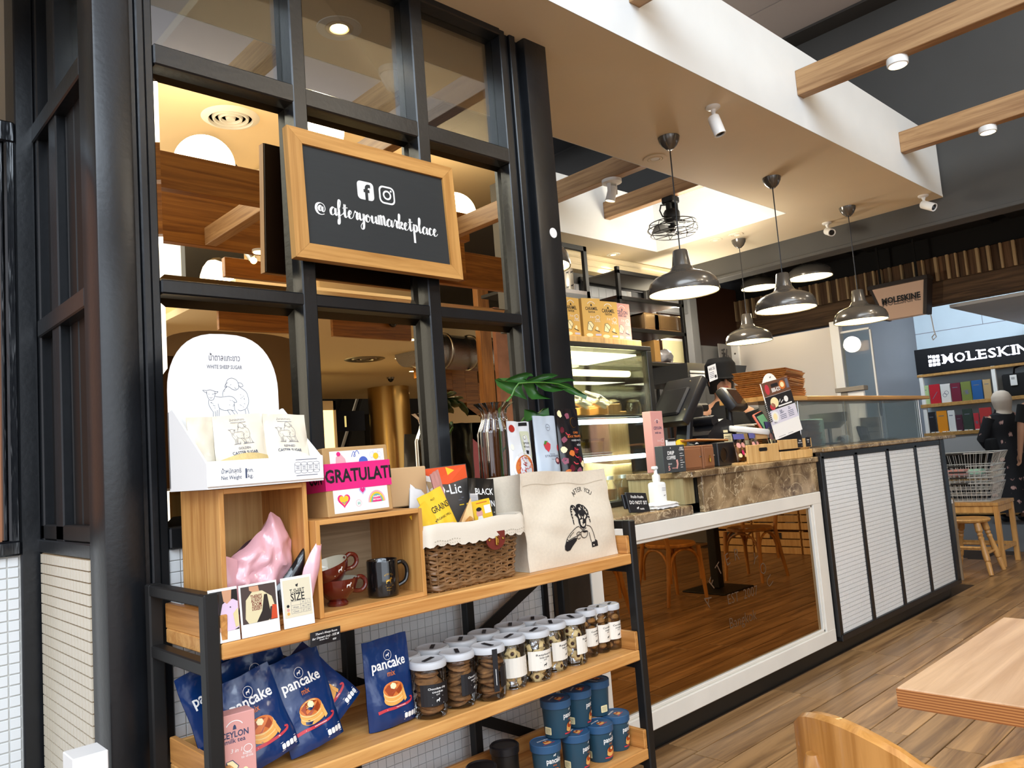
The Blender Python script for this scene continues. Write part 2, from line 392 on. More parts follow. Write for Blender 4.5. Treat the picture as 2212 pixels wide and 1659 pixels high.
def marble(name):
    m = bpy.data.materials.new(name); m.use_nodes = True; nt = m.node_tree; b = nt.nodes['Principled BSDF']; b.inputs['Roughness'].default_value = .15
    tc = nt.nodes.new('ShaderNodeTexCoord')
    def nz(scale, det, dist):
        n = nt.nodes.new('ShaderNodeTexNoise'); n.inputs['Scale'].default_value = scale; n.inputs['Detail'].default_value = det; n.inputs['Distortion'].default_value = dist; nt.links.new(tc.outputs['Object'], n.inputs['Vector']); return n
    n = nz(7, 8, 1.2); r = nt.nodes.new('ShaderNodeValToRGB'); e = r.color_ramp.elements; e[0].position = .34; e[0].color = (*lin('5a4630'), 1); e[1].position = .70; e[1].color = (*lin('ab926e'), 1); nt.links.new(n.outputs[0], r.inputs[0])
    prev = r.outputs[0]
    for sc2, wd, col in ((3.2, .012, 'cdb995'), (8.5, .010, 'bda883')):
        v = nz(sc2, 5, 2.2); sb = nt.nodes.new('ShaderNodeMath'); sb.operation = 'SUBTRACT'; sb.inputs[1].default_value = .5; ab = nt.nodes.new('ShaderNodeMath'); ab.operation = 'ABSOLUTE'
        r2 = nt.nodes.new('ShaderNodeValToRGB'); r2.color_ramp.elements[0].color = (.8, .8, .8, 1); r2.color_ramp.elements[1].color = (0, 0, 0, 1); r2.color_ramp.elements[1].position = wd
        mx = nt.nodes.new('ShaderNodeMixRGB'); mx.inputs[2].default_value = (*lin(col), 1); nt.links.new(v.outputs[0], sb.inputs[0]); nt.links.new(sb.outputs[0], ab.inputs[0]); nt.links.new(ab.outputs[0], r2.inputs[0]); nt.links.new(r2.outputs[0], mx.inputs[0]); nt.links.new(prev, mx.inputs[1]); prev = mx.outputs[0]
    nt.links.new(prev, b.inputs['Base Color']); return m
m_marble = marble('brown_marble')
# ---------------------------------------------------------------- floor
fl = struct('floor', B().span((-4, -5.2, -.03), (8.75, 2.6, -.008)).span((-1.2, 2.6, -.03), (8.75, 6, -.010)).span((8.75, 4.3, -.03), (12.9, 6, -.012)), m_floorbase)
PW, PL = .15, .9
pm = B().box((0, 0, -.004), (PL-.005, PW-.005, .008), 0, .0015).mesh('plank', m_plank)
rest = B(); n = 0
for j in range(-34, 29):
    y = 2.13-.075-(14-j)*PW
    off = random.Random(j*7+3).random()*PL
    for i in range(-5, 11):
        x = i*PL+off
        if 2.2 < x < 8.3 and -.55 < y < 2.1:
            ob('plank', pm, parent=fl, loc=(x, y, 0)); n += 1
        elif -4 < x < 8.4 and y > -5.2 and (y < 2.13 or x > 6.6 or (y > 2.7 and x > -1)): rest.box((x, y, -.004), (PL-.005, PW-.005, .008))
o = ob('plank_field', rest, m_rest, fl); o['kind'] = 'stuff'
struct('floor_store', B().span((8.75, -3, -.03), (13.2, 6, -.004)), mat('grey_store_floor', '77797c', .4))
struct('floor_mall', B().span((-8, -24, -.03), (24, -5.2, -.004)), mat('beige_mall_floor', 'b9a68a', .2))
# ---------------------------------------------------------------- left bay, steel-framed glazing and mirrors
YF, YM = 2.10, 2.16
def steel(a, b, bev=.003): return B().span(a, b, 0, bev)
wf = struct('wall_front')
def part(name, b, m, p): return ob(name, b, m, p)
part('corner_post', B().span((.59, YF, 0), (.685, 2.235, 2.96), 0, .008, None, 2).span((.665, YF+.012, 0), (.70, 2.2, 2.96), 0, .004).span((.70, YF+.004, 0), (.722, 2.2, 2.96), 0, .004), m_black, wf)
part('jamb', B().span((.722, YF+.01, 0), (.745, 2.2, 2.96), 0, .003), m_black, wf)
for x0, x1 in ((1.158, 1.206), (1.635, 1.688)):
    part('mullion', B().span((x0, YF, 1.09), (x1, 2.2, 2.94), 0, .004), m_black, wf)
part('column', B().span((2.205, YF-.005, 0), (2.335, 2.24, 2.96), 0, .007, None, 2), m_black, wf)
part('column_jamb', B().span((2.08, YF+.008, 0), (2.11, 2.2, 2.96), 0, .003).span((2.11, YF+.025, 0), (2.14, 2.2, 2.96), 0, .003).span((2.14, YF+.012, 0), (2.172, 2.2, 2.96), 0, .003).span((2.172, YF+.04, 0), (2.21, 2.2, 2.96), 0, .003), m_black, wf)
for z0, z1 in ((2.398, 2.458), (1.758, 1.797), (1.085, 1.14), (2.925, 2.965)):
    part('rail', B().span((.745, YF+.002, z0), (2.08, 2.2, z1), 0, .004), m_black, wf)
bays = ((.745, 1.158), (1.206, 1.635), (1.688, 2.08))
for x0, x1 in bays:
    for z0, z1 in ((1.797, 2.398), (1.14, 1.758)):
        b = B(); e = .026
        I = [(x0+e, YM-.007, z0+e), (x1-e, YM-.007, z0+e), (x1-e, YM-.007, z1-e), (x0+e, YM-.007, z1-e)]
        O = [(x0, YM, z0), (x1, YM, z0), (x1, YM, z1), (x0, YM, z1)]
        b.face(I)
        for k in range(4): b.face((O[k], O[(k+1) % 4], I[(k+1) % 4], I[k]))
        b.span((x0, YM+.001, z0), (x1, YM+.012, z1), 1)
        me = b.mesh('mirror', [m_mirror, m_dark], smooth=False); ob('mirror_pane', me, parent=wf)
    part('glass_pane', B().span((x0, YM-.003, 2.458), (x1, YM+.003, 2.925)), m_glass, wf)
part('sticker', B().lathe([(0, 0), (.021, 0), (.021, .001), (0, .001)], 20, M=Matrix.Translation((2.285, YF-.0055, 2.145)) @ Matrix.Rotation(PI/2, 4, 'X')), m_white, wf)
# tiled dado under the glazing
TP = .0295
tm = B().box((0, 0, 0), (.0277, .005, .0277), 0, .0015).mesh('tile', m_tile)
dado = struct('wall_dado', B().span((.745, 2.122, 0), (2.21, 2.24, 1.085)), m_grout)
restt = B(); n = 0
for i in range(49):
    for k in range(36):
        x, z = .7605+i*TP, 1.069-k*TP
        near = (i < 14 and 1.03 > z > .52) or (i < 3 and z > .5) or (14 <= i < 22 and .62 < z < .88)
        if near and n < 300: ob('tile', tm, parent=dado, loc=(x, 2.12, z)); n += 1
        else: restt.box((x, 2.12, z), (.0277, .005, .0277))
o = ob('tile_field', restt, m_tile, dado); o['kind'] = 'stuff'
# return wall of the bay (facing left)
wr = struct('wall_return')
part('panel_board', B().span((.64, 2.24, 1.10), (.70, 2.85, 2.38)), m_dark, wr)
for k in range(7): part('board', B().span((.628, 2.27+k*.082, 1.10), (.642, 2.345+k*.082, 2.38), 0, .004), mat('dark_stained_board', '0b0807', .5) if k == 0 else bpy.data.materials['dark_stained_board'], wr)
part('rail', B().span((.592, 2.235, 2.375), (.70, 2.80, 2.435), 0, .004), m_black, wr)
part('rail', B().span((.592, 2.235, 1.735), (.66, 2.74, 1.79), 0, .004), m_black, wr)
part('rail', B().span((.592, 2.235, 1.075), (.70, 2.80, 1.115), 0, .004), m_black, wr)
part('sill', B().span((.60, 2.235, 1.115), (.70, 2.78, 1.16), 0, .004), m_blackflat, wr)
for y0, y1, z0 in ((2.52, 2.60, 1.10), (2.74, 2.83, 0)):
    part('post', B().span((.60, y0, z0), (.70, y1, 2.96), 0, .004), m_black, wr)
part('glass_pane', B().span((.645, 2.24, 2.44), (.65, 2.52, 2.95)), m_glass, wr)
part('glass_pane', B().span((.645, 2.60, 2.44), (.65, 2.74, 2.95)), m_glass, wr)
rd = struct('wall_return_dado', B().span((.594, 2.24, 0), (.70, 2.74, 1.075)), mat('tan_grout', '8d7657', .9))
b = B()
for i in range(17):
    for k in range(36): b.box((.592, 2.2555+i*TP, 1.06-k*TP), (.005, .026, .026))
o = ob('tile_field', b, m_tilew, rd); o['kind'] = 'stuff'
# far leaf at the left edge: glossy timber frame over tiles
wl = struct('wall_left')
part('post', B().span((.545, 2.77, 0), (.60, 2.9, 3.0), 0, .004), m_black, wl)
part('frame_stile', B().span((.515, 2.765, 1.09), (.545, 2.85, 2.42), 0, .006), m_gloss, wl)
part('frame_stile', B().span((.502, 2.775, 1.12), (.513, 2.85, 2.40), 0, .003), m_gloss, wl)
part('frame_rail', B().span((-.4, 2.76, 2.36), (.545, 2.86, 2.43), 0, .006), m_gloss, wl)
part('frame_rail', B().span((-.4, 2.76, 1.075), (.545, 2.86, 1.12), 0, .006), m_gloss, wl)
part('door_panel', B().span((-.4, 2.80, 1.12), (.502, 2.84, 2.36)), mat('orange_brown_panel', 'a06a48', .5), wl)
part('transom_post', B().span((.46, 2.78, 2.43), (.50, 2.86, 3.0)), m_black, wl)
part('glass_pane', B().span((-.4, 2.80, 2.43), (.46, 2.805, 3.0)), m_glass, wl)
ld = struct('wall_left_dado', B().span((-.4, 2.785, 0), (.545, 2.88, 1.075)), m_grout)
for i in range(3):
    for k in range(22): ob('tile', tm, parent=ld, loc=(.526-i*.0315, 2.783, 1.056-k*.0312))
# ---------------------------------------------------------------- soffit, bulkhead, light well, ceilings
ZS, YB = 2.95, 1.85
b = B().span((-1.5, YB+.004, ZS), (6.35, 2.715, ZS+.02)).span((-1.5, 2.715, ZS), (.9, 3.93, ZS+.02)).span((5.6, 2.715, ZS), (6.35, 3.93, ZS+.02)).span((-1.5, 3.93, ZS), (6.35, 6.2, ZS+.02))
struct('ceiling_soffit', b, m_soffit)
struct('wall_bulkhead', B().span((-1.5, YB, ZS-.0005), (6.33, YB+.003, 3.42)).span((-1.5, YB+.004, ZS+.021), (6.33, YB+.04, 3.42)), m_whitepaint)
b = B().span((.905, 3.925, ZS-.0005), (5.595, 3.929, 3.42)).span((.901, 2.72, ZS-.0005), (.905, 3.925, 3.42)).span((5.595, 2.72, ZS-.0005), (5.599, 3.929, 3.42)).span((.905, 2.716, ZS-.0005), (5.595, 2.72, 3.42))
struct('wall_light_well', b, m_whitepaint)
ZC = 4.6; YC0, YC1 = .9, 6.2
cg = struct('ceiling', B().span((-4.5, YC0, ZC+.001), (2.70, YC1, ZC+.04)), m_ceil)
for x0, x1 in ((2.705, 5.605), (5.615, 6.15)):
    ob('ceiling_board', B().span((x0, YC0, ZC), (x1, YC1, ZC+.04)), m_ceil, cg)
ob('dark_band', B().span((6.15, YC0, ZC-.02), (6.76, YC1, ZC+.04)), m_ceildark, cg)  # darker strip set slightly below the boards
ob('ceiling_board', B().span((6.76, YC0, ZC), (7.46, 2.0, ZC+.04)).span((7.62, YC0, ZC), (9.9, 2.0, ZC+.04)), m_ceilgrey, cg)
ob('ceiling_board', B().span((6.76, 2.003, ZC), (7.46, YC1, ZC+.04)).span((7.62, 2.003, ZC), (9.9, YC1, ZC+.04)), m_ceildark, cg)  # the ceiling's fall into shade towards the bulkhead, put into a darker colour
sd = ob('slot_diffuser', B().span((7.46, YC0, ZC+.02), (7.62, YC1, ZC+.04)), m_void, cg)
for x in (7.468, 7.54, 7.612): ob('slot_blade', B().span((x-.01, YC0+.01, ZC-.002), (x+.01, 3.0, ZC+.03)), m_ceilgrey, sd)
ob('duct_band', B().span((4.5, 3.6, ZC-.30), (5.0, YC1, ZC-.002)), m_ceildark, cg); ob('grille', B().span((5.2, 4.3, ZC-.12), (6.1, YC1, ZC-.003)), m_void, cg)
struct('ceiling_kiosk_top', B().span((-1.5, YB+.05, 3.40), (.9, 6.2, 3.42)).span((5.62, YB+.05, 3.40), (6.34, 6.2, 3.42)).span((.9, YB+.05, 3.40), (5.62, 2.70, 3.42)).span((.9, 3.95, 3.40), (5.62, 6.2, 3.42)), m_void)
# charcoal fascia at the far end, black ceiling behind it
struct('wall_fascia', B().span((6.352, -2.5, 2.76), (6.52, 6.2, 4.598)).span((6.345, -2.5, 2.755), (6.53, 6.2, 2.785), 0, .004), m_fascia)
cb = struct('ceiling_black', B().span((6.52, -3, 3.30), (12.8, 6.2, 3.34)), m_void)
for x in (7.3, 8.3): ob('ceiling_joist', B().span((x, -2, 3.18), (x+.07, 6, 3.30)), m_void, cb)
for y in (.8, 2.2, 3.6): ob('ceiling_panel', B().span((6.6, y, 3.26), (9.0, y+1.25, 3.29)), mat('void_panel', '201f1e', .6), cb)
# back of the bar
struct('wall_back', B().span((-1.2, 4.37, 0), (6.02, 4.45, 2.96)).span((6.02, 4.37, 2.56), (6.74, 4.45, 2.96)).span((6.66, 4.34, 0), (6.78, 4.46, 2.96)).span((6.02, 4.34, 0), (6.08, 4.46, 2.96)).span((6.78, 4.37, 0), (7.4, 4.45, 2.25)), mat('charcoal_wall', '5a5a5a', .7))
tr = struct('trim_1', B().span((.9, 4.27, 2.80), (6.34, 4.37, 2.949)).span((.9, 4.25, 2.90), (6.34, 4.29, 2.9495), 0, .012).span((.9, 4.262, 2.84), (6.34, 4.28, 2.86), 0, .006), mat('cream_moulding', 'd3c5a4', .6))
# ---------------------------------------------------------------- ceiling beams and everything hung overhead
def beam(name, label, x0, x1, y0, y1, z0, z1, m):
    o = ob(name, B().span((x0, y0, z0), (x1, y1, z1), 0, .003), m); tag(o, label, 'beam', 'oak ceiling beams'); return o
for x, y0, lb in ((2.607, -.75, 'oak beam end at the top edge, above the front of the tan soffit'), (4.097, -.9, 'long oak beam across the upper right corner carrying a lit round lamp'),
                  (5.575, -.9, 'second oak beam lower right, running from the bulkhead end, with lit lamp')):
    beam('ceiling_beam', lb, x, x+.072, y0, YB, 3.125, 3.268, m_beam)
for x, lb in ((1.60, 'oak beam in the light well seen through the top middle glass pane'), (2.30, 'oak beam in the light well seen through the top right glass pane'),
              (4.21, 'oak beam in the light well that carries the white spot lamp'), (4.905, 'oak beam in the light well behind the wire cage fan')):
    beam('ceiling_beam', lb, x, x+.072, 2.722, 3.923, 3.135, 3.275, m_beam)
# surface lamps under the front beams
def beam_lamp(x, y, z, lb, e=26):
    t = thing('beam_lamp', lb, 'lamp', (x, y, z), 0, 'lamps under the oak beams')
    ob('housing', B().lathe([(0, 0), (.05, 0), (.052, -.012), (.05, -.035), (.043, -.04), (.04, -.03), (0, -.03)], 24), m_whitep, t)
    ob('diffuser', B().lathe([(0, -.0305), (.041, -.0305), (.041, -.036), (0, -.037)], 24), m_led, t)
    lamp('beam_lamp_light', 'SPOT', (x, y, z-.06), e, WARM2, .04, aim=(x, y, 0), spot=120)
beam_lamp(4.14, 1.335, 3.125, 'round lamp glowing under the long upper right oak beam')
beam_lamp(5.62, 1.335, 3.125, 'round lamp glowing under the lower right oak beam')
# recessed downlights in the soffit
def downlight(px, py, lb, lit=0, R=.06):
    p = at(px, py, Z=ZS-.001); t = thing('downlight', lb, 'downlight', (p.x, p.y, ZS-.0005), 0, 'recessed lamps in the tan soffit')
    ob('trim_ring', B().lathe([(R*.62, .0), (R*.66, -.004), (R, -.003), (R*1.02, 0), (R*.62, 0)], 28), m_soffit if not lit else m_whitepaint, t)
    ob('gimbal', B().lathe([(R*.40, -.001), (R*.44, -.005), (R*.60, -.004), (R*.60, 0), (R*.40, 0)], 24), m_soffit, t)
    ob('bulb', B().lathe([(0, -.003), (R*.36, -.003), (R*.38, 0), (0, 0)], 20), m_bulb if lit else m_whitepaint, t)
    if lit: lamp('downlight_light', 'SPOT', (p.x, p.y, ZS-.03), lit, WARM, .03, aim=(p.x, p.y, 0), spot=110)
downlight(733, 61, 'lit round downlight seen through the top middle glass pane', 40, .085)
downlight(1415, 343, 'unlit round downlight beside the nearest pendant lamp', 0, .07)
downlight(1590, 507, 'unlit round downlight, right one of the pair past the light well')
downlight(1545, 519, 'unlit round downlight, left one of the pair past the light well')
downlight(1325, 550, 'lit downlight above the back wall moulding', 30)
# round diffuser on the grey ceiling, top right corner
p = at(2192, 92, Z=4.598); t = thing('round_vent', 'round white air vent on the grey ceiling at the top right edge', 'vent', (p.x, p.y, 4.5995))
ob('rim', B().lathe([(.112, 0), (.12, -.02), (.15, -.018), (.158, 0)], 28), m_ceil, t)
ob('cone', B().lathe([(0, -.016), (.045, -.016), (.054, -.005), (.075, -.005), (.087, -.016), (.1, -.005), (.111, 0), (0, 0)], 28), m_ceildark, t)
# smoke detector in the glass
p = at(846, 150, Z=ZS); t = thing('smoke_detector', 'white dome detector under the soffit behind the top middle glass pane', 'detector', (p.x, p.y, ZS))
ob('base', B().lathe([(0, -.0), (.056, 0), (.056, -.028), (0, -.028)], 24), m_whitep, t)
ob('dome', B().lathe([(.05, -.028), (.045, -.05), (.028, -.085), (.012, -.098), (0, -.1)], 24), m_white, t)
# bullet cameras
def camera_(px, py, lb, aim, L=.085):
    p = at(px, py, Z=ZS); t = thing('security_camera', lb, 'camera', (p.x, p.y, ZS), 0, 'white bullet cameras under the soffit')
    ob('mount', B().lathe([(0, 0), (.036, 0), (.037, -.008), (.03, -.014), (.014, -.018), (.012, -.03), (0, -.03)], 22), m_whitep, t)
    d = V(aim).normalized(); k = V((0, 0, -.072))
    ob('arm', B().tube([(0, 0, -.02), (0, 0, -.055), k+d*.01], .010, 10), m_whitep, t)
    M = Matrix.Translation(k) @ d.to_track_quat('Z', 'Y').to_matrix().to_4x4()
    ob('body', B().lathe([(0, -.02), (.026, -.02), (.030, -.014), (.030, L), (.025, L), (.024, L-.008), (0, L-.008)], 22, M=M), m_whitep, t)
    ob('lens', B().lathe([(0, L-.006), (.021, L-.006), (.021, L-.004), (.012, L-.003), (.010, L-.006), (0, L-.0055)], 18, M=M), m_screen, t)
camera_(1540, 230, 'white bullet camera pointing down, alone in the middle of the tan soffit', (.10, -.25, -1))
camera_(1994, 422, 'white bullet camera at the far right corner of the soffit', (-.25, -.9, -.55))
camera_(1786, 481, 'white bullet camera by the charcoal fascia between two pendants', (-.75, -.75, -.45))
# pendants
pend = {}
def pendant(x, y, lb, zc=2.07, ztop=ZS, R=.19, cord=True, e=16):
    key = cord
    if key not in pend:
        t = thing('pendant_lamp', lb, 'lamp', (x, y, zc), 0, 'grey enamel pendant lamps')
        ob('shade', B().lathe([(R-.004, .002), (R, .0), (R+.002, .006), (R*.985, .04), (R*.93, .066), (R*.80, .09), (R*.58, .108), (R*.40, .119), (.062, .133), (.058, .145), (.052, .150), (.050, .158), (.040, .235), (.036, .24), (0, .241), (0, .236), (.03, .15), (R*.38, .113), (R*.79, .084), (R*.92, .062), (R*.97, .038), (R-.004, .002)], 44), m_pendant, t)
        ob('reflector', B().lathe([(R*.965, .006), (R*.955, .036), (R*.9, .058), (R*.77, .078), (R*.4, .104), (0, .112)], 36), m_pendin, t)
        ob('bulb', B().ball((0, 0, .07), .03, 14), m_bulb, t)
        if cord:
            ob('cord', B().cyl((0, 0, .24), (0, 0, ztop-zc-.05), .0035, n=6), m_ink, t)
            ob('canopy', B().lathe([(0, ztop-zc-.072), (.018, ztop-zc-.07), (.04, ztop-zc-.05), (.056, ztop-zc-.022), (.06, ztop-zc-.0005), (0, ztop-zc-.0005)], 26), m_pendant, t)
        pend[key] = t
    else: t = dup(pend[key], lb, (x, y, zc))
    lamp('pendant_light', 'SPOT', (x, y, zc+.03), e, WARM2, .06, aim=(x, y, 0), spot=150)
pendant(3.585, 2.365, 'nearest grey enamel pendant, in front of the dark hanging shelves')
pendant(4.74, 2.375, 'second grey enamel pendant, left of the store sign')
pendant(5.90, 2.38, 'third grey enamel pendant, just left of the hanging store sign')
pendant(5.94, 3.33, 'small far grey pendant, lowest of all, above the menu stand')
pendant(2.40, 2.37, 'pendant whose canopy shows dark at the right edge of the top glass pane')
for x, y, z, lb in ((7.55, 4.05, 2.84, 'dark pendant under the black ceiling, left one of the back pair'), (6.75, 3.12, 2.66, 'dark pendant under the black ceiling, right one of the back pair')):
    t = dup(pend[True], lb, (x, y, z))
    for ch in t.children:
        if ch.name.startswith('cord'): ch.scale = (1, 1, .50 if z < 2.7 else .35); ch.location.z = .1
        if ch.name.startswith('canopy'): ch.location.z = (3.26-z)-(ZS-2.07)
    lamp('pendant_light', 'SPOT', (x, y, z+.03), 10, WARM2, .06, aim=(x, y, 0), spot=150)
# spot lamp under the light-well beam
t = thing('spot_lamp', 'white spot lamp under the light well beam, left of the fan', 'lamp', (4.246, 3.30, 3.134))
ob('base', B().lathe([(0, 0), (.07, 0), (.07, -.022), (.045, -.026), (0, -.026)], 24), m_whitep, t)
ob('yoke', B().box((.034, 0, -.06), (.006, .03, .08)).box((-.034, 0, -.06), (.006, .03, .08)), m_whitep, t)
Ms = Matrix.Translation((0, 0, -.06)) @ Euler((.25, .1, 0)).to_matrix().to_4x4()
ob('head', B().lathe([(0, .02), (.026, .015), (.03, 0), (.034, -.075), (.036, -.09), (.032, -.09), (.03, -.078), (0, -.078)], 22, M=Ms), m_whitep, t)
ob('bulb', B().lathe([(0, -.0785), (.029, -.0785), (.028, -.086), (0, -.088)], 18, M=Ms), m_bulb, t)
lamp('spot_light', 'SPOT', (4.246, 3.30, 2.95), 10, WARM, .03, aim=(4.3, 3.0, 0), spot=80)
# wire-cage fan
t = thing('wall_fan', 'black wire cage fan hanging below the light well beam', 'fan', (4.94, 3.30, 3.134))
ob('bracket', B().span((-.05, -.05, -.05), (.05, .05, 0), 0, .008).span((.02, -.03, -.20), (.06, .03, -.03), 0, .01).span((-.045, -.02, -.12), (-.01, .02, -.04), 0, .006), m_blackflat, t)
ob('motor', B().lathe([(0, -.10), (.05, -.10), (.062, -.12), (.062, -.17), (.05, -.195), (.02, -.20), (.015, -.24), (0, -.24)], 20), m_blackflat, t)
ob('cable', B().tube([(-.06, 0, -.07), (-.13, 0, -.085), (-.15, 0, -.13), (-.12, 0, -.17), (-.06, 0, -.165)], .006, 6), m_blackflat, t)
def blade(a):
    def f(u, v):
        r = .03+.125*u; q = (v-.5)*(.05+.10*math.sin(u*2.6)); zz = -.245+(v-.5)*.03
        return V((r*math.cos(a)-q*math.sin(a), r*math.sin(a)+q*math.cos(a), zz))
    return f
for k in range(3): ob('blade', B().grid(blade(k*2*PI/3+.4), 6, 3), m_blackflat, t)
ob('hub', B().lathe([(0, -.22), (.03, -.22), (.034, -.25), (.02, -.27), (0, -.272)], 16), m_blackflat, t)
cg_ = B()
for z, r in ((-.205, .175), (-.205, .10), (-.285, .17), (-.285, .05), (-.245, .19)):
    cg_.tube([(r*math.cos(a*PI/12), r*math.sin(a*PI/12), z) for a in range(24)], .0035, 6, True)
for k in range(8):
    a = k*PI/4; cg_.tube([(.05*math.cos(a), .05*math.sin(a), -.20), (.17*math.cos(a), .17*math.sin(a), -.205), (.19*math.cos(a), .19*math.sin(a), -.245), (.168*math.cos(a), .168*math.sin(a), -.285), (.0, .0, -.29)], .003, 5)
ob('cage', cg_, m_blackflat, t)
# ---------------------------------------------------------------- low counter with the mirror front
t = thing('low_counter', 'low service counter with white framed bronze mirror front and brown marble top', 'counter', (2.37, 2.13, 0))
P_ = lambda x, y, z: (x-2.37, y-2.13, z)
ob('carcass', B().span(P_(2.37, 2.17, .09), P_(4.42, 2.75, .93)), m_blackflat, t)
ob('kick', B().span(P_(2.37, 2.142, 0), P_(4.44, 2.7, .085)), m_kickblack, t)
fr = B().span(P_(2.375, 2.125, .078), P_(4.41, 2.165, .155), 0, .004).span(P_(2.375, 2.125, .86), P_(4.41, 2.165, .928), 0, .004).span(P_(2.375, 2.126, .15), P_(2.44, 2.165, .865), 0, .003).span(P_(4.305, 2.126, .15), P_(4.41, 2.165, .865), 0, .003)
ob('frame', fr, m_frame_white, t)
ob('frame_bead', B().span(P_(2.44, 2.135, .155), P_(4.305, 2.16, .17), 0, .003).span(P_(2.44, 2.135, .845), P_(4.305, 2.16, .86), 0, .003).span(P_(4.288, 2.135, .155), P_(4.306, 2.16, .86), 0, .003).span(P_(2.44, 2.135, .155), P_(2.455, 2.16, .86), 0, .003), m_frame_white, t)
ob('mirror_pane', B().span(P_(2.45, 2.15, .16), P_(4.30, 2.166, .855)), m_mirror2, t)
ob('marble_slab', B().span(P_(2.372, 2.128, .929), P_(3.13, 2.76, .972), 0, .006), m_marble, t)
f = Fl(); base = at(1600, 1290, Y=2.15)
for i, ch in enumerate('AFTER YOU'):
    a = math.radians(62-i*15.5); R_ = .30
    f.text(ch, .085, R_*math.sin(-a), R_*math.cos(a)-.02, 0, 0, -.01, rot=a)
f.text('EST  2007', .07, .02, .085, bold=-.01); f.text('Bangkok', .075, 0, -.03, bold=-.01)
f.build('frosted_lettering', mat('frosted_letter', '57402c', .7), t, plane(P_(base.x, 2.15, base.z-.10)))
# raised register block
t = thing('register_counter', 'raised register counter faced in veined brown marble', 'counter', (3.14, 2.13, .929))
P_ = lambda x, y, z: (x-3.14, y-2.13, z-.929)
ob('marble_face', B().span(P_(3.225, 2.132, .929), P_(4.415, 2.16, 1.098), 0, .002), m_marble, t)
ob('end_board', B().span(P_(3.14, 2.18, .9725), P_(3.225, 2.51, 1.098)), wood('ash_end', 'a8966c', '8c7a52', 'Z', 1, .5), t)
ob('core', B().span(P_(3.23, 2.165, .9735), P_(4.415, 2.51, 1.098)).span(P_(3.475, 2.51, .9735), P_(4.415, 2.75, 1.098)), m_blackflat, t)
ob('marble_top', B().span(P_(3.13, 2.12, 1.098), P_(4.425, 2.515, 1.128), 0, .004).span(P_(3.475, 2.515, 1.098), P_(4.425, 2.76, 1.128), 0, .004), m_marble, t)
# right counter with tiled bays
t = thing('tiled_counter', 'tall right hand counter clad in white mosaic bays between black strips', 'counter', (4.44, 2.13, 0))
P_ = lambda x, y, z: (x-4.44, y-2.13, z)
ob('carcass', B().span(P_(4.456, 2.14, .09), P_(6.44, 2.70, 1.13)), m_blackflat, t)
bl = B(); xs = (4.44, 4.90, 5.395, 5.89, 6.40)
ob('end_cap', B().span(P_(6.385, 2.10, .10), P_(6.46, 2.72, 1.15), 0, .004), m_black, t)
for x in xs: ob('strip', B().span(P_(x-.022, 2.105, .10), P_(x+.022, 2.14, 1.13), 0, .003), m_black, t)
ob('top_band', B().span(P_(4.43, 2.105, 1.112), P_(6.45, 2.14, 1.15), 0, .003), m_black, t)
ob('bottom_band', B().span(P_(4.43, 2.10, .075), P_(6.46, 2.14, .112), 0, .003), m_black, t)
kc = B().span(P_(4.44, 2.142, 0), P_(6.30, 2.8, .09)); kc.lathe([(0, 0), (.22, 0), (.22, .09), (0, .09)], 24, P_(6.30, 2.362, 0)); ob('kick', kc, m_kickblack, t)
for a, b_ in zip(xs, xs[1:]):
    ob('grout_panel', B().span(P_(a+.022, 2.118, .112), P_(b_-.022, 2.14, 1.112)), m_grout, t)
    tb = B(); nx = 18; px_ = (b_-a-.044)/nx
    for i in range(nx):
        for k in range(40): tb.span(P_(a+.022+i*px_+.0012, 2.113, .112+k*.025+.0014), P_(a+.022+(i+1)*px_-.0012, 2.119, .112+(k+1)*.025-.0014))
    o = ob('mosaic', tb, m_tile, t, smooth=False); o['kind'] = 'stuff'
ob('marble_top', B().span(P_(4.452, 2.10, 1.150), P_(6.74, 2.80, 1.176), 0, .005), m_marble, t)
# sneeze guard: glass with a wooden shelf on top
t = thing('glass_guard', 'glass sneeze guard carrying a pale wooden shelf above the right counter', 'guard', (4.25, 2.42, 1.176))
P_ = lambda x, y, z: (x-4.25, y-2.42, z-1.176)
ob('shelf_board', B().span(P_(4.74, 2.30, 1.478), P_(6.88, 2.62, 1.505), 0, .004), m_shelfpale, t)
ob('shelf_board', B().prism([(0, 0), (.50, -.02), (.50, .30), (0, .30)], .027, Matrix.Translation(P_(4.238, 2.32, 1.478)), 0), m_shelfpale, t)
for a, b_ in ((4.25, 4.72), (4.735, 5.42), (5.427, 6.10), (6.107, 6.78)): ob('glass_pane', B().span(P_(a, 2.36, 1.177), P_(b_, 2.368, 1.478)), m_case, t)
ob('glass_pane', B().span(P_(6.78, 2.37, 1.177), P_(6.788, 2.62, 1.478)), m_case, t)
for x in (4.728, 6.79): ob('post', B().cyl(P_(x, 2.364, 1.177), P_(x, 2.364, 1.478), .006), m_chrome, t)
# chilled display case
t = thing('display_fridge', 'lit black framed glass display fridge full of boxed desserts', 'fridge', (2.42, 2.55, .972))
P_ = lambda x, y, z: (x-2.42, y-2.55, z-.972)
ob('top_frame', B().span(P_(2.42, 2.53, 1.775), P_(3.465, 3.02, 1.80), 0, .003), m_blackflat, t)
ob('base', B().span(P_(2.42, 2.53, .973), P_(3.465, 3.02, 1.0), 0, .003), m_blackflat, t)
for x, y in ((2.42, 2.53), (3.425, 2.53), (2.42, 2.98), (3.425, 2.98)): ob('post', B().span(P_(x, y, 1.0), P_(x+.04, y+.04, 1.775), 0, .003), m_blackflat, t)
ob('back_panel', B().span(P_(2.46, 2.985, 1.0), P_(3.425, 3.0, 1.775)), mat('fridge_back_mirror', (.55, .56, .5), .12, 1), t)
ob('front_glass', B().span(P_(2.46, 2.535, 1.0), P_(3.425, 2.541, 1.775)), m_case, t)
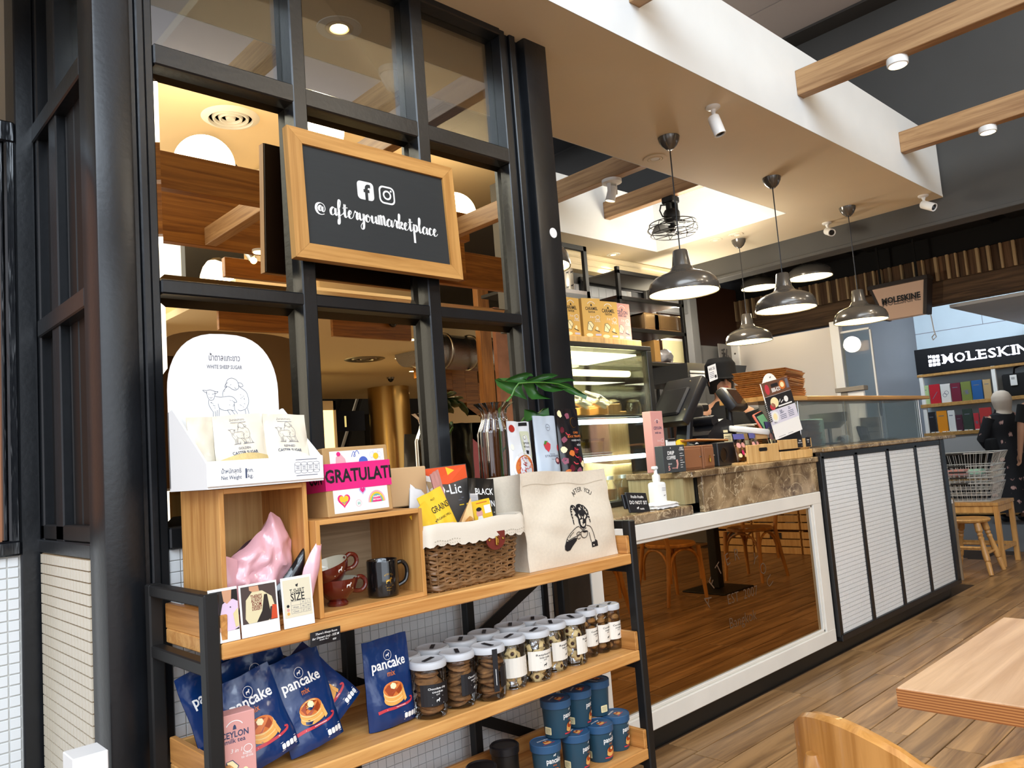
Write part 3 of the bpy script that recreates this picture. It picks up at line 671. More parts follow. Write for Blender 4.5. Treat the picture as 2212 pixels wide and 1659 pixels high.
ob('side_glass', B().span(P_(3.445, 2.57, 1.0), P_(3.45, 2.98, 1.775)), m_case, t)
for z, m in ((1.665, m_ledw), (1.405, m_ledc), (1.215, m_ledc)):
    ob('tube_lamp', B().cyl(P_(2.62, 2.60 if z < 1.6 else 2.66, z), P_(3.415, 2.60 if z < 1.6 else 2.66, z), .013 if z < 1.6 else .017, n=12), m, t)
    if z < 1.6: ob('shelf', B().span(P_(2.47, 2.60, z+.02), P_(3.15 if z < 1.3 else 3.41, 2.97, z+.034), 0, .002), m_steel, t)
ob('diffuser_rib', B().span(P_(2.47, 2.60, 1.755), P_(3.42, 2.95, 1.765)), m_ledw, t)
lamp('fridge_light', 'AREA', (2.95, 2.72, 1.62), 14, (1, .93, .66), .8, .2, (2.95, 2.75, 1.0)); lamp('fridge_light', 'AREA', (2.95, 2.72, 1.19), 8, (.75, .98, 1), .8, .2, (2.95, 2.75, .9))
# board on the fridge with four cartons
t = thing('top_board', 'three rough pale planks laid on top of the display fridge', 'board', (2.44, 2.55, 1.80))
for a, b_ in ((0, .37), (.373, .66), (.663, .975)): ob('plank', B().span((a, 0, .0005), (b_, .30, .034), 0, .004), m_pale, t)
def carton(label, px0, px1, py0, py1, Y, m, kind, depth=.07, rz=0, z0=None, group='upright drink cartons', scale=1, dpt=None):
    a = at(px0, py1, Y=Y); b_ = at(px1, py1, Y=Y); top = at((px0+px1)/2, py0, Y=Y)
    wd = (b_.x-a.x)*scale; z0 = a.z if z0 is None else z0; h = top.z-z0
    t = thing('drink_carton', label, 'carton', ((a.x+b_.x)/2, Y, z0), rz, group)
    ob('box', B().span((-wd/2, 0, 0), (wd/2, depth, h), 0, .0015), m, t)
    f = Fl(); ink = {'car': 0, 'cey': 1}[kind]; W = wd; t1, t2 = (('CARAMEL', 'latte') if kind == 'car' else ('CEYLON', 'milk tea'))
    f.ring(0, h*.80, W*.22, W*.2, W*.02, 2, 0, 14, .5, PI-.5); f.poly([(-W*.045, h*.80), (W*.045, h*.80), (W*.03, h*.845), (0, h*.865), (-W*.03, h*.845)], ink)
    f.text(t1, W*.2, 0, h*.70, ink, bold=.02, fit=W*.66); f.text(t2, W*.15, 0, h*.63, ink, bold=.01, fit=W*.5 if kind == 'cey' else W*.36)
    f.text('3 in 1', W*.13, W*.02, h*.50, 2, shear=.2); f.ring(W*.30, h*.515, W*.1, W*.085, W*.015, 2)
    f.text('Ready', W*.09, W*.28, h*.44, 2); f.text('to drink', W*.09, W*.28, h*.40, 2)
    f.poly([(-W*.30, h*.20), (-W*.08, h*.17), (W*.06, h*.32), (-W*.08, h*.41), (-W*.22, h*.40)], 3, 0); f.line([(-W*.30, h*.20), (-W*.08, h*.17), (W*.06, h*.32), (-W*.08, h*.41), (-W*.22, h*.40)], W*.02, ink, 1, True)
    f.line([(-W*.22, h*.38), (-W*.02, h*.22)], W*.02, ink, 1); f.ell(W*.22, h*.23, W*.07, W*.09, 3); f.line([(W*.1, h*.2), (W*.36, h*.15)], W*.03, ink, 1)
    f.ell(-W*.2, h*.07, W*.18, h*.045, 3); f.text('3 in 1', W*.08, -W*.2, h*.06, 2, 1); f.rect(W*.12, h*.05, W*.42, h*.10, 4)
    f.build('print', [m_ink, m_inkb, m_white, m_butter, mat('label_lilac', 'c8c0d0', .5) if 'label_lilac' not in bpy.data.materials else bpy.data.materials['label_lilac']], t, plane((0, 0, 0)))
    return t
zt = 1.834
for lb, a, b_, c, d, rz, m, k in (('yellow caramel carton, leftmost on top of the display fridge', 1219, 1256, 643, 719, 0, m_yellow2, 'car'), ('yellow caramel carton turned so its side shows, second on the fridge', 1266, 1298, 645, 722, -.25, m_yellow2, 'car'),
        ('yellow caramel carton, third on the fridge, beside the pink one', 1300, 1336, 652, 724, -.12, m_yellow2, 'car'), ('pink tea carton at the right end of the row on the fridge', 1331, 1365, 656, 725, 0, m_pinkbox, 'cey')):
    carton(lb, a, b_, c, d, 2.575, m, k, .06, rz, zt+.0005, 'cartons on top of the fridge')
# food inside the fridge
fb = {}
for i, (px, py, lb) in enumerate(((1250, 877, 'clear dessert tray leaning in the fridge, left of two'), (1288, 868, 'clear dessert tray leaning in the fridge, right of two'))):
    p = at(px, py, Y=2.64); t = thing('dessert_tray', lb, 'tray', (p.x+.01, p.y, 1.44), -.2, 'dessert trays on the top fridge shelf')
    M = Matrix.Translation((0, .02, .075)) @ Euler((.30, .5, 0)).to_matrix().to_4x4()
    ob('lid', B().box((0, 0, .02), (.09, .16, .03), 0, .012, None, M, 2), m_film, t); ob('cake', B().box((0, 0, -.005), (.08, .15, .022), 0, .008, None, M), m_butter, t)
    ob('sticker', B().box((0, 0, .037), (.05, .04, .001), 0, 0, None, M), m_red, t); ob('wedge', B().box((0, .02, .02), (.06, .12, .04), 0, .004), m_amber, t)
for i, px in enumerate((1222, 1262)):
    p = at(px+25, 962, Y=2.66); t = thing('dessert_cup', ('left' if i == 0 else 'right')+' clear cup of yellow dessert on the lower fridge shelf', 'cup', (p.x, p.y, 1.2495), 0, 'yellow dessert cups in the fridge')
    ob('dessert', B().lathe([(0, .003), (.035, .003), (.043, .055), (0, .057)], 18), mat('custard', 'cda934', .4) if i == 0 else bpy.data.materials['custard'], t)
    ob('cup', B().lathe([(.037, .0), (.046, .065), (.05, .068), (.05, .072), (0, .074)], 18), m_film, t)
for i, (px, s) in enumerate(((1322, 1), (1352, .9))):
    p = at(px, 1078, Y=2.60); t = thing('juice_bottle', ('left' if i == 0 else 'right')+' small juice bottle with white cap low in the fridge', 'bottle', (p.x, p.y, 1.0005), 0, 'juice bottles in the fridge')
    ob('bottle', B().lathe([(0, 0), (.03, .001), (.033, .006), (.033, .06), (.03, .075), (.014, .1), (.012, .108)], 18), m_clear, t)
    ob('juice', B().lathe([(0, .003), (.029, .004), (.03, .058), (0, .06)], 16), mat('juice_amber', 'b9642c', .2) if i == 0 else bpy.data.materials['juice_amber'], t)
    ob('cap', B().lathe([(0, .125), (.016, .124), (.017, .106), (0, .106)], 16), m_white, t)
# cartons and wooden box standing at the fridge's right end inside
t = thing('wood_box', 'yellow pine box standing in the lower fridge, beside the steel shelves', 'box', (3.27, 2.64, 1.0005)); ob('body', B().span((-.08, 0, 0), (.08, .2, .46), 0, .004), m_pale, t)
ob('lid', B().span((-.082, -.004, .40), (.02, .2, .50), 0, .003), m_pale, t)
t = thing('dessert_box', 'kraft dessert box on the middle fridge shelf', 'box', (2.98, 2.70, 1.2495)); ob('body', B().span((-.11, 0, 0), (.11, .12, .035), 0, .002).span((-.10, .01, .0355), (.11, .11, .07), 0, .002), m_cardboard, t)
ob('sleeve', B().span((-.03, -.002, -.0), (.03, .122, .0715), 0, .001), m_white, t)
for i, px in enumerate((1322, 1366)):
    p = at(px, 846, Y=2.75); t = thing('cake_cover', ('left' if i == 0 else 'right')+' clear dome cake cover inside the fridge', 'cover', (p.x, p.y, 1.4395), 0, 'clear cake covers'); ob('dome', B().lathe([(.05, 0), (.05, .05), (.04, .08), (.02, .094), (0, .097)], 20), m_film, t); ob('base', B().lathe([(0, 0), (.055, 0), (.055, .006), (0, .006)], 20), m_butter, t)
# ---------------------------------------------------------------- chalk sign hung on the grid
t = thing('chalk_sign', 'black chalk sign in an oak frame hung on the mirror grid', 'sign', (1.107, 2.038, 1.887), 0, None, rot=(-.055, .006, 0)); W, H, F_ = .636, .412, .048
def mitre(pts, d): return B().prism(pts, d, Matrix(((1, 0, 0, 0), (0, 0, 1, 0), (0, 1, 0, 0), (0, 0, 0, 1))))
mx_, mz_ = wood('sign_oak_rail', 'c89450', 'a87434', 'X', .8, .55), wood('sign_oak_stile', 'c89450', 'a87434', 'Z', .8, .55)
ob('frame_rail', mitre([(0, H), (W, H), (W-F_, H-F_), (F_, H-F_)], .028), mx_, t); ob('frame_rail', mitre([(0, 0), (W, 0), (W-F_, F_), (F_, F_)], .028), mx_, t)
ob('frame_stile', mitre([(0, 0.0005), (F_-.0006, F_), (F_-.0006, H-F_), (0, H-.0005)], .028), mz_, t); ob('frame_stile', mitre([(W, .0005), (W-F_+.0006, F_), (W-F_+.0006, H-F_), (W, H-.0005)], .028), mz_, t)
ob('board', B().span((F_-.004, .008, F_-.004), (W-F_+.004, .016, H-F_+.004)), m_blackboard, t); ob('back_board', B().span((.002, .0285, .002), (W-.002, .034, H-.002)), mat('sign_back', '2a1710', .6), t)
for x in (.075, W-.078): ob('hook', B().tube([(x, .030, H-.01), (x, .030, H+.008), (x, .042, H+.016), (x, .046, H+.008)], .003, 8).ball((x, .028, H+.006), .007, 10), m_white, t)
# brush lettering, stroke by stroke: x-height 1
LT = {'@': (1.7, [[(1.15, .75), (.85, .85), (.62, .5), (.78, .2), (1.05, .4), (1.15, .75), (1.12, .3), (1.35, .15), (1.55, .55), (1.35, 1.05), (.85, 1.2), (.35, .95), (.2, .4), (.45, -.1), (.95, -.25), (1.4, -.12)]]),
      'a': (1.15, [[(.85, .85), (.5, 1.0), (.15, .6), (.2, .1), (.5, .05), (.8, .5), (.88, .95), (.85, .3), (1.0, .02), (1.25, .35)]]),
      'f': (.85, [[(.0, .35), (.4, 1.1), (.6, 1.9), (.4, 2.1), (.25, 1.5), (.25, .3), (.2, -.8), (-.02, -1.0), (-.0, -.5), (.35, .0), (.8, .4)]]),
      't': (.75, [[(.0, .35), (.3, 1.1), (.36, 1.7), (.3, .4), (.45, .02), (.8, .35)], [(.0, 1.15), (.35, 1.25), (.8, 1.3)]]),
      'e': (.85, [[(.0, .35), (.4, .55), (.62, .85), (.42, 1.02), (.18, .65), (.25, .12), (.55, .04), (.9, .38)]]),
      'r': (.85, [[(.0, .35), (.25, .95), (.32, 1.1), (.45, .95), (.68, .95), (.58, .4), (.68, .04), (.95, .35)]]),
      'y': (1.05, [[(.0, .4), (.2, .98), (.22, .35), (.42, .08), (.75, .5), (.85, .98), (.82, .0), (.72, -.85), (.42, -1.05), (.3, -.65), (.7, -.1), (1.15, .38)]]),
      'o': (.95, [[(.55, .98), (.22, .75), (.2, .2), (.48, .03), (.76, .4), (.68, .85), (.5, .98), (.62, .72), (1.0, .72)]]),
      'u': (1.1, [[(-.05, .6), (.2, .98), (.2, .3), (.42, .03), (.72, .45), (.85, .98), (.84, .3), (1.0, .03), (1.2, .3)]]),
      'm': (1.5, [[(.0, .3), (.22, 1.0), (.22, .0)], [(.22, .0), (.3, .7), (.55, 1.02), (.66, .7), (.66, .0)], [(.66, .0), (.75, .7), (1.0, 1.02), (1.14, .7), (1.16, .15), (1.35, .03), (1.55, .3)]]),
      'k': (.95, [[(.0, .35), (.35, 1.2), (.45, 1.9), (.28, 1.95), (.2, 1.2), (.2, .0)], [(.2, .45), (.5, .95), (.7, .85), (.55, .55), (.3, .5), (.6, .2), (.8, .03), (1.0, .3)]]),
      'p': (1.0, [[(.0, .4), (.22, 1.05), (.22, .0), (.2, -1.5)], [(.2, .35), (.45, .98), (.78, .8), (.72, .25), (.45, .05), (.35, .2), (.7, .15), (1.05, .4)]]),
      'l': (.7, [[(.0, .35), (.4, 1.2), (.5, 1.95), (.32, 2.05), (.22, 1.3), (.22, .35), (.4, .03), (.75, .38)]]),
      'c': (.82, [[(.68, .82), (.45, 1.0), (.18, .65), (.22, .15), (.5, .03), (.88, .38)]])}
f = Fl(); x = 0; S_ = .0255
for ch in '@ afteryoumarketplace':
    if ch == ' ': x += .55; continue
    wd, strokes = LT[ch]; big = 1.25 if ch == 'm' else 1
    wave = -.14*x/20
    for st in strokes:
        sp = spline([((x+a*1.0)*S_*.80, (b_*big)*S_+wave*S_*3) for a, b_ in st], 6); n_ = len(sp)
        V_ = []; 
        for i in range(n_-1):                            # thin up-strokes, thick down-strokes
            (xa, ya), (xb, yb) = sp[i], sp[i+1]; dn = max(0, min(1, (ya-yb)/(math.hypot(xb-xa, yb-ya)+1e-9))); V_.append(.0021+.0054*dn)
        V_.append(V_[-1]); V_ = [(V_[max(0, i-1)]+V_[i]+V_[min(n_-1, i+1)])/3 for i in range(n_)]
        L_, R_ = [], []
        for i in range(n_):
            a, b_ = sp[max(0, i-1)], sp[min(n_-1, i+1)]; dx, dy = b_[0]-a[0], b_[1]-a[1]; d = math.hypot(dx, dy) or 1; h = V_[i]/2; L_.append((sp[i][0]-dy/d*h, sp[i][1]+dx/d*h)); R_.append((sp[i][0]+dy/d*h, sp[i][1]-dx/d*h))
        f._add(L_+R_, [(i, i+1, n_+i+1, n_+i) for i in range(n_-1)], 0, 0)
    x += wd
tot = x*S_*.80; k_ = .468/tot; f.v = [(a*k_, b_, c) for a, b_, c in f.v]
f.build('lettering', [m_white], t, plane((.078, .008, .155)))
f = Fl(); s_ = .062; f.rr(0, 0, s_, s_, .013, 0, 0); f.text('f', .076, s_*.60, -.0006, 1, 1, bold=.03); f.rr(.082, 0, .082+s_, s_, .017, 0, 0); f.rr(.082+.006, .006, .082+s_-.006, s_-.006, .012, 1, 1); f.ring(.082+s_/2, s_/2, .0135, .0135, .006, 0, 2); f.ell(.082+s_*.76, s_*.76, .0036, None, 0, 2); f.build('emblem', [m_white, m_blackboard], t, plane((W/2-.082, .008, .226)))
# ---------------------------------------------------------------- the display rack
RX, RY, RF, RB = .667, 1.70, 1.70, 2.07
t = thing('display_rack', 'black steel and oak three tier display rack in front of the mirrored wall', 'rack', (RX, RF, 0))
L = 1.48; D = .37
for x in (0, L-.034):
    for y in (0, D-.034):
        ob('post', B().span((x, y, 0), (x+.034, y+.034, 1.012), 0, .004), m_blackflat, t)
    ob('top_bar', B().span((x+.001, .03, .984), (x+.033, D-.03, 1.011), 0, .003), m_blackflat, t)
    for z in (.84, .522, .205): ob('side_bar', B().span((x+.002, .03, z-.002), (x+.032, D-.03, z+.027), 0, .003), m_blackflat, t)
for x in (.535, .99): ob('back_post', B().span((x, D-.03, 0), (x+.033, D, .866), 0, .003), m_blackflat, t)
for (x0, z0), (x1, z1) in (((.03, .905), (1.45, .20)), ((.03, .205), (1.45, .86))):
    M = Matrix.Translation(((x0+x1)/2, D-.012, (z0+z1)/2)) @ Matrix.Rotation(-math.atan2(z1-z0, x1-x0), 4, 'Y')
    ob('brace', B().box((0, 0, 0), (math.hypot(x1-x0, z1-z0), .006, .036), 0, 0, None, M), m_blackflat, t)
for z in (.868, .550, .233):
    s = ob('shelf', B().span((.036, .002, z), (L-.036, D-.036, z+.035), 0, .003), m_oak, t)
    ob('end_board', B().span((.036, .004, z+.035), (.052, D-.036, z+.095), 0, .002), m_oaky, s)
    ob('end_board', B().span((L-.052, .004, z+.035), (L-.036, D-.036, z+.095), 0, .002), m_oaky, s)
    ob('back_board', B().span((.052, D-.052, z+.035), (L-.052, D-.037, z+.085), 0, .002), m_oak, s)
Z1, Z2, Z3 = .9035, .5855, .2685
# ---------------------------------------------------------------- wooden boxes
def crate(label, x0, x1, y0, y1, z0, z1, mback, th=.012):
    t = thing('wooden_crate', label, 'crate', (x0, y0, z0), 0, 'open fronted wooden boxes on the rack'); W, D_, H = x1-x0, y1-y0, z1-z0
    ob('side_board', B().span((0, 0, 0), (th, D_, H), 0, .001), m_oakz, t); ob('side_board', B().span((W-th, 0, 0), (W, D_, H), 0, .001), m_oakz, t)
    ob('top_board', B().span((th, 0, H-th), (W-th, D_, H), 0, .001), m_oak, t); ob('bottom_board', B().span((th, 0, 0), (W-th, D_, th), 0, .001), m_oak, t)
    ob('back_board', B().span((th, D_-.008, th), (W-th, D_, H-th)), mback, t); return t
crate('tall wooden box standing on the left of the rack, holding pink shirt packets', .735, .955, 1.765, 1.995, Z1, 1.232, m_pale)
crate('shorter wooden box in the middle of the top shelf, holding the mugs', .9575, 1.278, 1.735, 1.985, Z1, 1.137, m_grey_wood)
# ---------------------------------------------------------------- sugar display carton
def sheep(f, ox, oy, s, w=.0011, mi=0, l=0):
    def S(pts, cl=False, k=5, ww=1): f.line([(ox+x*s, oy+y*s) for x, y in pts], w*ww, mi, l, cl, k)
    S([(.47, .78), (.45, .86), (.50, .97), (.60, 1.0), (.70, .95), (.74, .85), (.73, .78), (.68, .74), (.60, .75), (.53, .80), (.47, .82)])
    S([(.47, .82), (.42, .80), (.45, .87), (.50, .90)]); S([(.73, .90), (.80, .89), (.84, .83), (.78, .81), (.73, .84)])
    S([(.46, .80), (.38, .70), (.37, .60)]); S([(.76, .80), (.90, .70), (.95, .55), (.94, .42), (.88, .32), (.76, .28), (.70, .30)]); S([(.55, .85), (.57, .86)]); S([(.65, .80), (.66, .77), (.69, .76)])
    S([(.02, .72), (-.06, .73), (-.02, .69), (.03, .67)]); S([(.02, .72), (.10, .74), (.19, .71), (.27, .70), (.22, .66), (.18, .66)]); S([(.02, .71), (.03, .62), (.07, .53), (.12, .51), (.17, .54), (.20, .63), (.20, .70)])
    S([(.08, .58), (.11, .56), (.14, .58)]); S([(.06, .65), (.08, .64)]); S([(.14, .64), (.17, .65)])
    S([(.06, .52), (.06, .42), (.12, .30), (.15, .26)]); S([(.20, .60), (.32, .58), (.50, .60), (.60, .58), (.66, .52), (.68, .47), (.63, .46), (.62, .40), (.63, .30), (.68, .22), (.67, .05)])
    S([(.26, .44), (.29, .34), (.40, .29), (.52, .30), (.62, .28)]); S([(.15, .26), (.14, .05)]); S([(.19, .28), (.20, .12), (.19, .05)]); S([(.29, .34), (.27, .16), (.28, .05)]); S([(.24, .05), (.23, .20), (.24, .30)])
    S([(.46, .30), (.52, .20), (.58, .12), (.58, .05)]); S([(.55, .30), (.64, .18)]); S([(.86, .30), (.88, .18), (.88, .05)]); S([(.92, .34), (.96, .16), (1.0, .06), (.94, .05)])
    S([(.08, .04), (.24, .05), (.38, .04)], k=3, ww=1.4); S([(.50, .03), (.70, .05), (1.04, .05)], k=3, ww=1.4)
    for x in (.34, .37, .56, .60, .64, .68, .73, .78, .96): S([(x, .05), (x+.02, .14)], k=0)
    rr = random.Random(5)
    for k in range(26):
        a, b = rr.choice(((.12, .42), (.55, .45), (.42, .70), (.82, .60), (.80, .42))); a += rr.uniform(-.06, .06); b += rr.uniform(-.07, .07); S([(a, b), (a+.025, b-.012)], k=0, ww=.8)
sx0, sx1, sy0, sy1, sz0 = .700, .990, 1.738, 1.965, 1.2405
t = thing('sugar_display_box', 'white arch backed counter display box of sugar bags on the tall wooden box', 'box', (sx0, sy0, sz0)); W = sx1-sx0; D_ = sy1-sy0
ob('base', B().span((0, .004, -.006+.0), (W, D_, .0)).span((0, .004, -.007), (W, D_, -.006)), m_white, t)
ob('front_lip', B().span((0, 0, -.003), (W, .006, .055), 0, .002), m_white, t)
def cheek(x): return B().prism([(.004, 0), (D_, 0), (D_, .185), (D_-.03, .19), (.01, .055), (.004, .05)], .005, Matrix(((0, 0, 1, x), (1, 0, 0, 0), (0, 1, 0, 0), (0, 0, 0, 1))))
ob('side_flap', cheek(0), m_white, t); ob('side_flap', cheek(W-.005), m_white, t)
arch = [(0, 0), (W, 0), (W, .24)]+[(W/2+W/2*math.cos(a), .24+.148*math.sin(a)) for a in [PI*k/22 for k in range(1, 22)]]+[(0, .24)]
arch = [(x, z) if z <= .24 else (W/2+(W/2)*math.copysign(abs((x-W/2)/(W/2))**.72, x-W/2), z) for x, z in arch]
Mb = Matrix(((1, 0, 0, 0), (0, 0, 1, D_-.006), (0, 1, 0, 0), (0, 0, 0, 1)))
bb = ob('back_panel', B().prism(arch, .004, Mb), m_white, t); ob('back_liner', B().prism(arch, .001, Matrix.Translation((0, .0042, 0)) @ Mb), m_brownback, t)
f = Fl(); f.text('น้ำตาลแกะขาว', .023, W/2, .318, 1, bold=.006, fit=.083); f.text('WHITE SHEEP SUGAR', .014, W/2, .297, 1, bold=.008, fit=.093)
sheep(f, W/2-.052, .155, .118, .0009); f.build('print', [m_inkb, m_inkg], t, plane((0, D_-.006, 0)))
f = Fl(); f.text('น้ำหนักสุทธิ', .014, .055, .026, 0, fit=.047); f.text('Net Weight', .0125, .055, .012, 0, fit=.048); f.text('1', .032, .087, .0125, 0, bold=.01); f.text('กก.', .012, .1, .026, 0); f.text('kg.', .0125, .1, .013, 0)
for k in range(4):
    x = W-.070+k*.0165; f.ring(x, .037, .0083, .004, .0006); f.ring(x, .018, .0083, .004, .0006); f.line([(x-.0083, .037), (x-.0083, .018)], .0006); f.line([(x+.0083, .037), (x+.0083, .018)], .0006)
    for j in (.026, .030): f.line([(x-.004, j), (x+.004, j)], .001)
f.line([(W-.075, .047), (W-.018, .047)], .0012); f.line([(W-.075, .009), (W-.018, .009)], .0012); f.build('print', [m_inkb], t, plane((0, 0, 0)))
def pillow(wd, h, th, seal=.12, wr=.0, seed=0, taper=.0, sag=.5, top=None):
    """a filled bag: flat sealed top, belly low down, slight creases"""
    def f(u, v, side):
        e = math.sin(PI*min(1, max(0, u)))**.55; vv = v/(1-seal)
        bel = 0 if vv >= 1 else (math.sin(PI*min(1, vv)**sag))**.6*(.35+.65*(1-vv)); bel = bel if vv < 1 else 0
        if v < .03: bel = max(bel, .55)
        x = (u-.5)*wd*(1-taper*v*(1 if top is None else top)); n_ = noise.noise(V((u*4+seed, v*5, seed*1.7+side)))*wr
        return V((x+noise.noise(V((v*3, seed, 9)))*wr*.6, side*(th/2*bel*e+.0012)+n_*e*(1 if vv < 1 else .6), v*h+noise.noise(V((u*3, seed+5, 2)))*wr*.5*(1 if v > .9 else 0)))
    return f
def bag(b, wd, h, th, seal=.12, wr=0, seed=0, taper=0, sag=.5, nu=14, nv=18, mi=0):
    f = pillow(wd, h, th, seal, wr, seed, taper, sag)
    b.grid(lambda u, v: f(u, v, -1), nu, nv, mi); b.grid(lambda u, v: f(u, v, 1), nu, nv, mi); return f
def onbag(f, wd, h):
    return lambda x, y, hh: f(x/wd+.5, min(.999, max(0, y/h)), -1)+V((0, -hh-.0006, 0))
for lb, x, rz, rx, mp, w1, w2, msug, bx in (('golden caster sugar bag, left one in the arch backed display box', .115, 0, -.12, None, 'GOLDEN', 'CASTER SUGAR', m_sugar, .136), ('refined caster sugar bag, right one in the arch backed display box', .222, .0, -.15, None, 'REFINED', 'CASTER SUGAR', m_sugarw, .128)):
    g = thing('sugar_bag', lb, 'bag', (sx0+x, sy0+.055, sz0+.0015), 0, 'bags of sugar in the display box', rot=(rx, -.06 if w1[0] == 'G' else .05, rz)); hh = .165
    b = B(); f0 = bag(b, bx, hh, .07, .1, .004, 3 if w1[0] == 'G' else 8, .12); ob('film', b, m_bagfilm, g, weld=.0002)
    fl_ = pillow(bx*1.01, hh, .073, .1, .004, 3 if w1[0] == 'G' else 8, .12); ob('sugar', B().grid(lambda u, v: fl_(u, v*(.34+.07*math.sin(PI*u)), -1)+V((0, -.001, 0)), 12, 7), msug, g)
    f = Fl(); sheep(f, -.028, .089, .055, .0006); f.text(w1, .008, 0, .078, 1, bold=.01); f.text(w2, .0105, 0, .066, 0, bold=.012, fit=.066); f.line([(-.028, .060), (.030, .0605)], .0014, 1); f.text('น้ำตาลแกะขาว', .0075, -.003, .149, 1); f.line([(-.022, .1455), (.02, .1455)], .001, 1)
    f.build('print', [m_inkb, m_inkg], g, onbag(f0, bx, hh))
for x, y, rz in ((.066, .125, .1), (.17, .135, -.1)):
    g = thing('sugar_bag', ('left' if x < .1 else 'middle')+' rear sugar bag half hidden at the back of the display box', 'bag', (sx0+x, sy0+y, sz0+.0015), rz, 'bags of sugar in the display box', rot=(-.08, -.02, rz)); b = B(); bag(b, .115, .165, .07, .1, .005, x*70, .1); ob('film', b, m_bagfilm, g, weld=.0002)
# ---------------------------------------------------------------- pink shirts in polybags
def lump(pts_top, pts_bot, y0, th, wr, seed, nu=22, nv=12):
    """a soft packet between an upper and a lower outline in the XZ plane"""
    T_, B_ = pts_top, pts_bot
    def pick(P, u):
        k = min(len(P)-2, int(u*(len(P)-1))); q = u*(len(P)-1)-k; return (P[k][0]*(1-q)+P[k+1][0]*q, P[k][1]*(1-q)+P[k+1][1]*q)
    def f(u, v, s):
        a, b_ = pick(B_, u), pick(T_, u); x, z = a[0]*(1-v)+b_[0]*v, a[1]*(1-v)+b_[1]*v
        e = (max(0, math.sin(PI*v))*max(0, math.sin(PI*u)))**.5
        nn = noise.noise(V((x*22+seed, z*22, s)))*wr+noise.noise(V((x*50, z*50+seed, s)))*wr*.4
        return V((x, y0+s*(th*e/2)+nn*(e > .05)*(.4+e), z+nn*.4))
    b = B(); b.grid(lambda u, v: f(u, v, -1), nu, nv); b.grid(lambda u, v: f(u, v, 1), nu, nv); return b
g = thing('shirt_packet', 'big crumpled pink shirt in a glossy clear bag filling the tall wooden box', 'packet', (.845, 1.84, Z1+.0125))
o_ = V((.845, 1.84, Z1+.0125)); LT = lambda P: [(x-o_.x, z-o_.z) for x, z in P]
ob('pink_shirt', lump(LT([(.765, 1.04), (.79, 1.075), (.83, 1.10), (.865, 1.122), (.888, 1.165), (.915, 1.145), (.941, 1.09)]), LT([(.757, .985), (.775, .935), (.80, .921), (.835, .919), (.865, .919), (.90, .93), (.938, 1.03)]), -.01, .085, .016, 2, 34, 22), m_pinkfilm, g)
ob('bag_corner', lump(LT([(.752, 1.078), (.765, 1.076), (.79, 1.065)]), LT([(.752, .93), (.765, .93), (.79, .94)]), -.035, .012, .004, 4, 6, 8), m_pinkfilm, g)
g = thing('shirt_packet', 'black shirt in a shiny bag wedged diagonally in front of the pink one', 'packet', (.90, 1.79, Z1+.0125)); o_ = V((.90, 1.79, Z1+.0125))
ob('folded_shirt', lump(LT([(.86, .985), (.90, 1.025), (.935, 1.065), (.946, 1.075)]), LT([(.86, .925), (.895, .935), (.935, 1.01), (.942, 1.055)]), -.016, .03, .006, 6, 14, 8), mat('black_polybag', '141416', .2, bump=.3, bscale=20, coat=.6), g)
g = thing('shirt_packet', 'small pale pink packet at the right of the tall wooden box, sticking out', 'packet', (.94, 1.755, Z1)); o_ = V((.94, 1.755, Z1))
ob('folded_shirt', lump(LT([(.916, 1.02), (.94, 1.06), (.958, 1.085), (.972, 1.08)]), LT([(.905, .925), (.925, .915), (.94, .96), (.966, 1.03)]), -.018, .022, .005, 9, 12, 8), m_pinkfilm, g)
# ---------------------------------------------------------------- cards on the shelf edge
def card(label, pts, name='photo_card'):
    a, b_, c, d = [at(x, y, Y=1.703) for x, y in pts]                     # bl, br, tr, tl
    W = ((b_-a).length+(c-d).length)/2; H = ((d-a).length+(c-b_).length)/2; t = thing(name, label, 'card', (a.x+.0, 1.7035, Z1+.0008), 0, None, rot=(-.09, -math.atan2(b_.z-a.z, b_.x-a.x)*0, 0))
    ob('sheet', B().span((0, 0, 0), (W, .0012, H)), m_white, t); return t, W, H
t, W, H = card('photo card of a woman in a pink T-shirt, leftmost on the shelf edge', ((457, 1394), (521, 1387), (512, 1270), (450, 1279)))
f = Fl(); f.rect(.003, H*.20, W-.001, H*.95, 0); f.poly([(W*.45, H*.2), (W*.36, H*.5), (W*.46, H*.7), (W*.62, H*.76), (W*.95, H*.78), (W-.001, H*.75), (W-.001, H*.24), (W*.82, H*.2)], 1, 1)
f.poly([(W*.5, H*.75), (W*.46, H*.95), (W*.8, H*.95), (W*.76, H*.76), (W*.62, H*.70)], 2, 2); f.poly([(W*.8, H*.95), (W*.99, H*.95), (W*.99, H*.72), (W*.82, H*.78)], 3, 3); f.poly([(.004, H*.22), (W*.25, H*.32), (W*.40, H*.25), (W*.35, H*.2), (.004, H*.2)], 2, 2); f.poly([(W*.86, H*.24), (W*.80, H*.5), (W*.98, H*.6), (W*.98, H*.26)], 4, 3)
f.rect(W*.7, H*.62, W*.74, H*.64, 0, 4); f.build('photo', [mat('photo_dark', '2b2320', .35), mat('photo_pink', 'd9bfd6', .35), mat('photo_skin', 'c89472', .35), m_hair, mat('photo_cream', 'd9c894', .35)], t, plane((0, 0, 0)))
t, W, H = card('photo card of a cream T-shirt back print, second on the shelf edge', ((524, 1387), (609, 1369), (592, 1262), (512, 1275)), 'photo_card')
f = Fl(); f.rect(.004, H*.25, W-.004, H*.96, 0); f.poly([(W*.12, H*.35), (W*.16, H*.70), (W*.34, H*.85), (W*.60, H*.84), (W*.84, H*.70), (W*.90, H*.52), (W*.78, H*.50), (W*.74, H*.25), (W*.2, H*.25)], 1, 1)
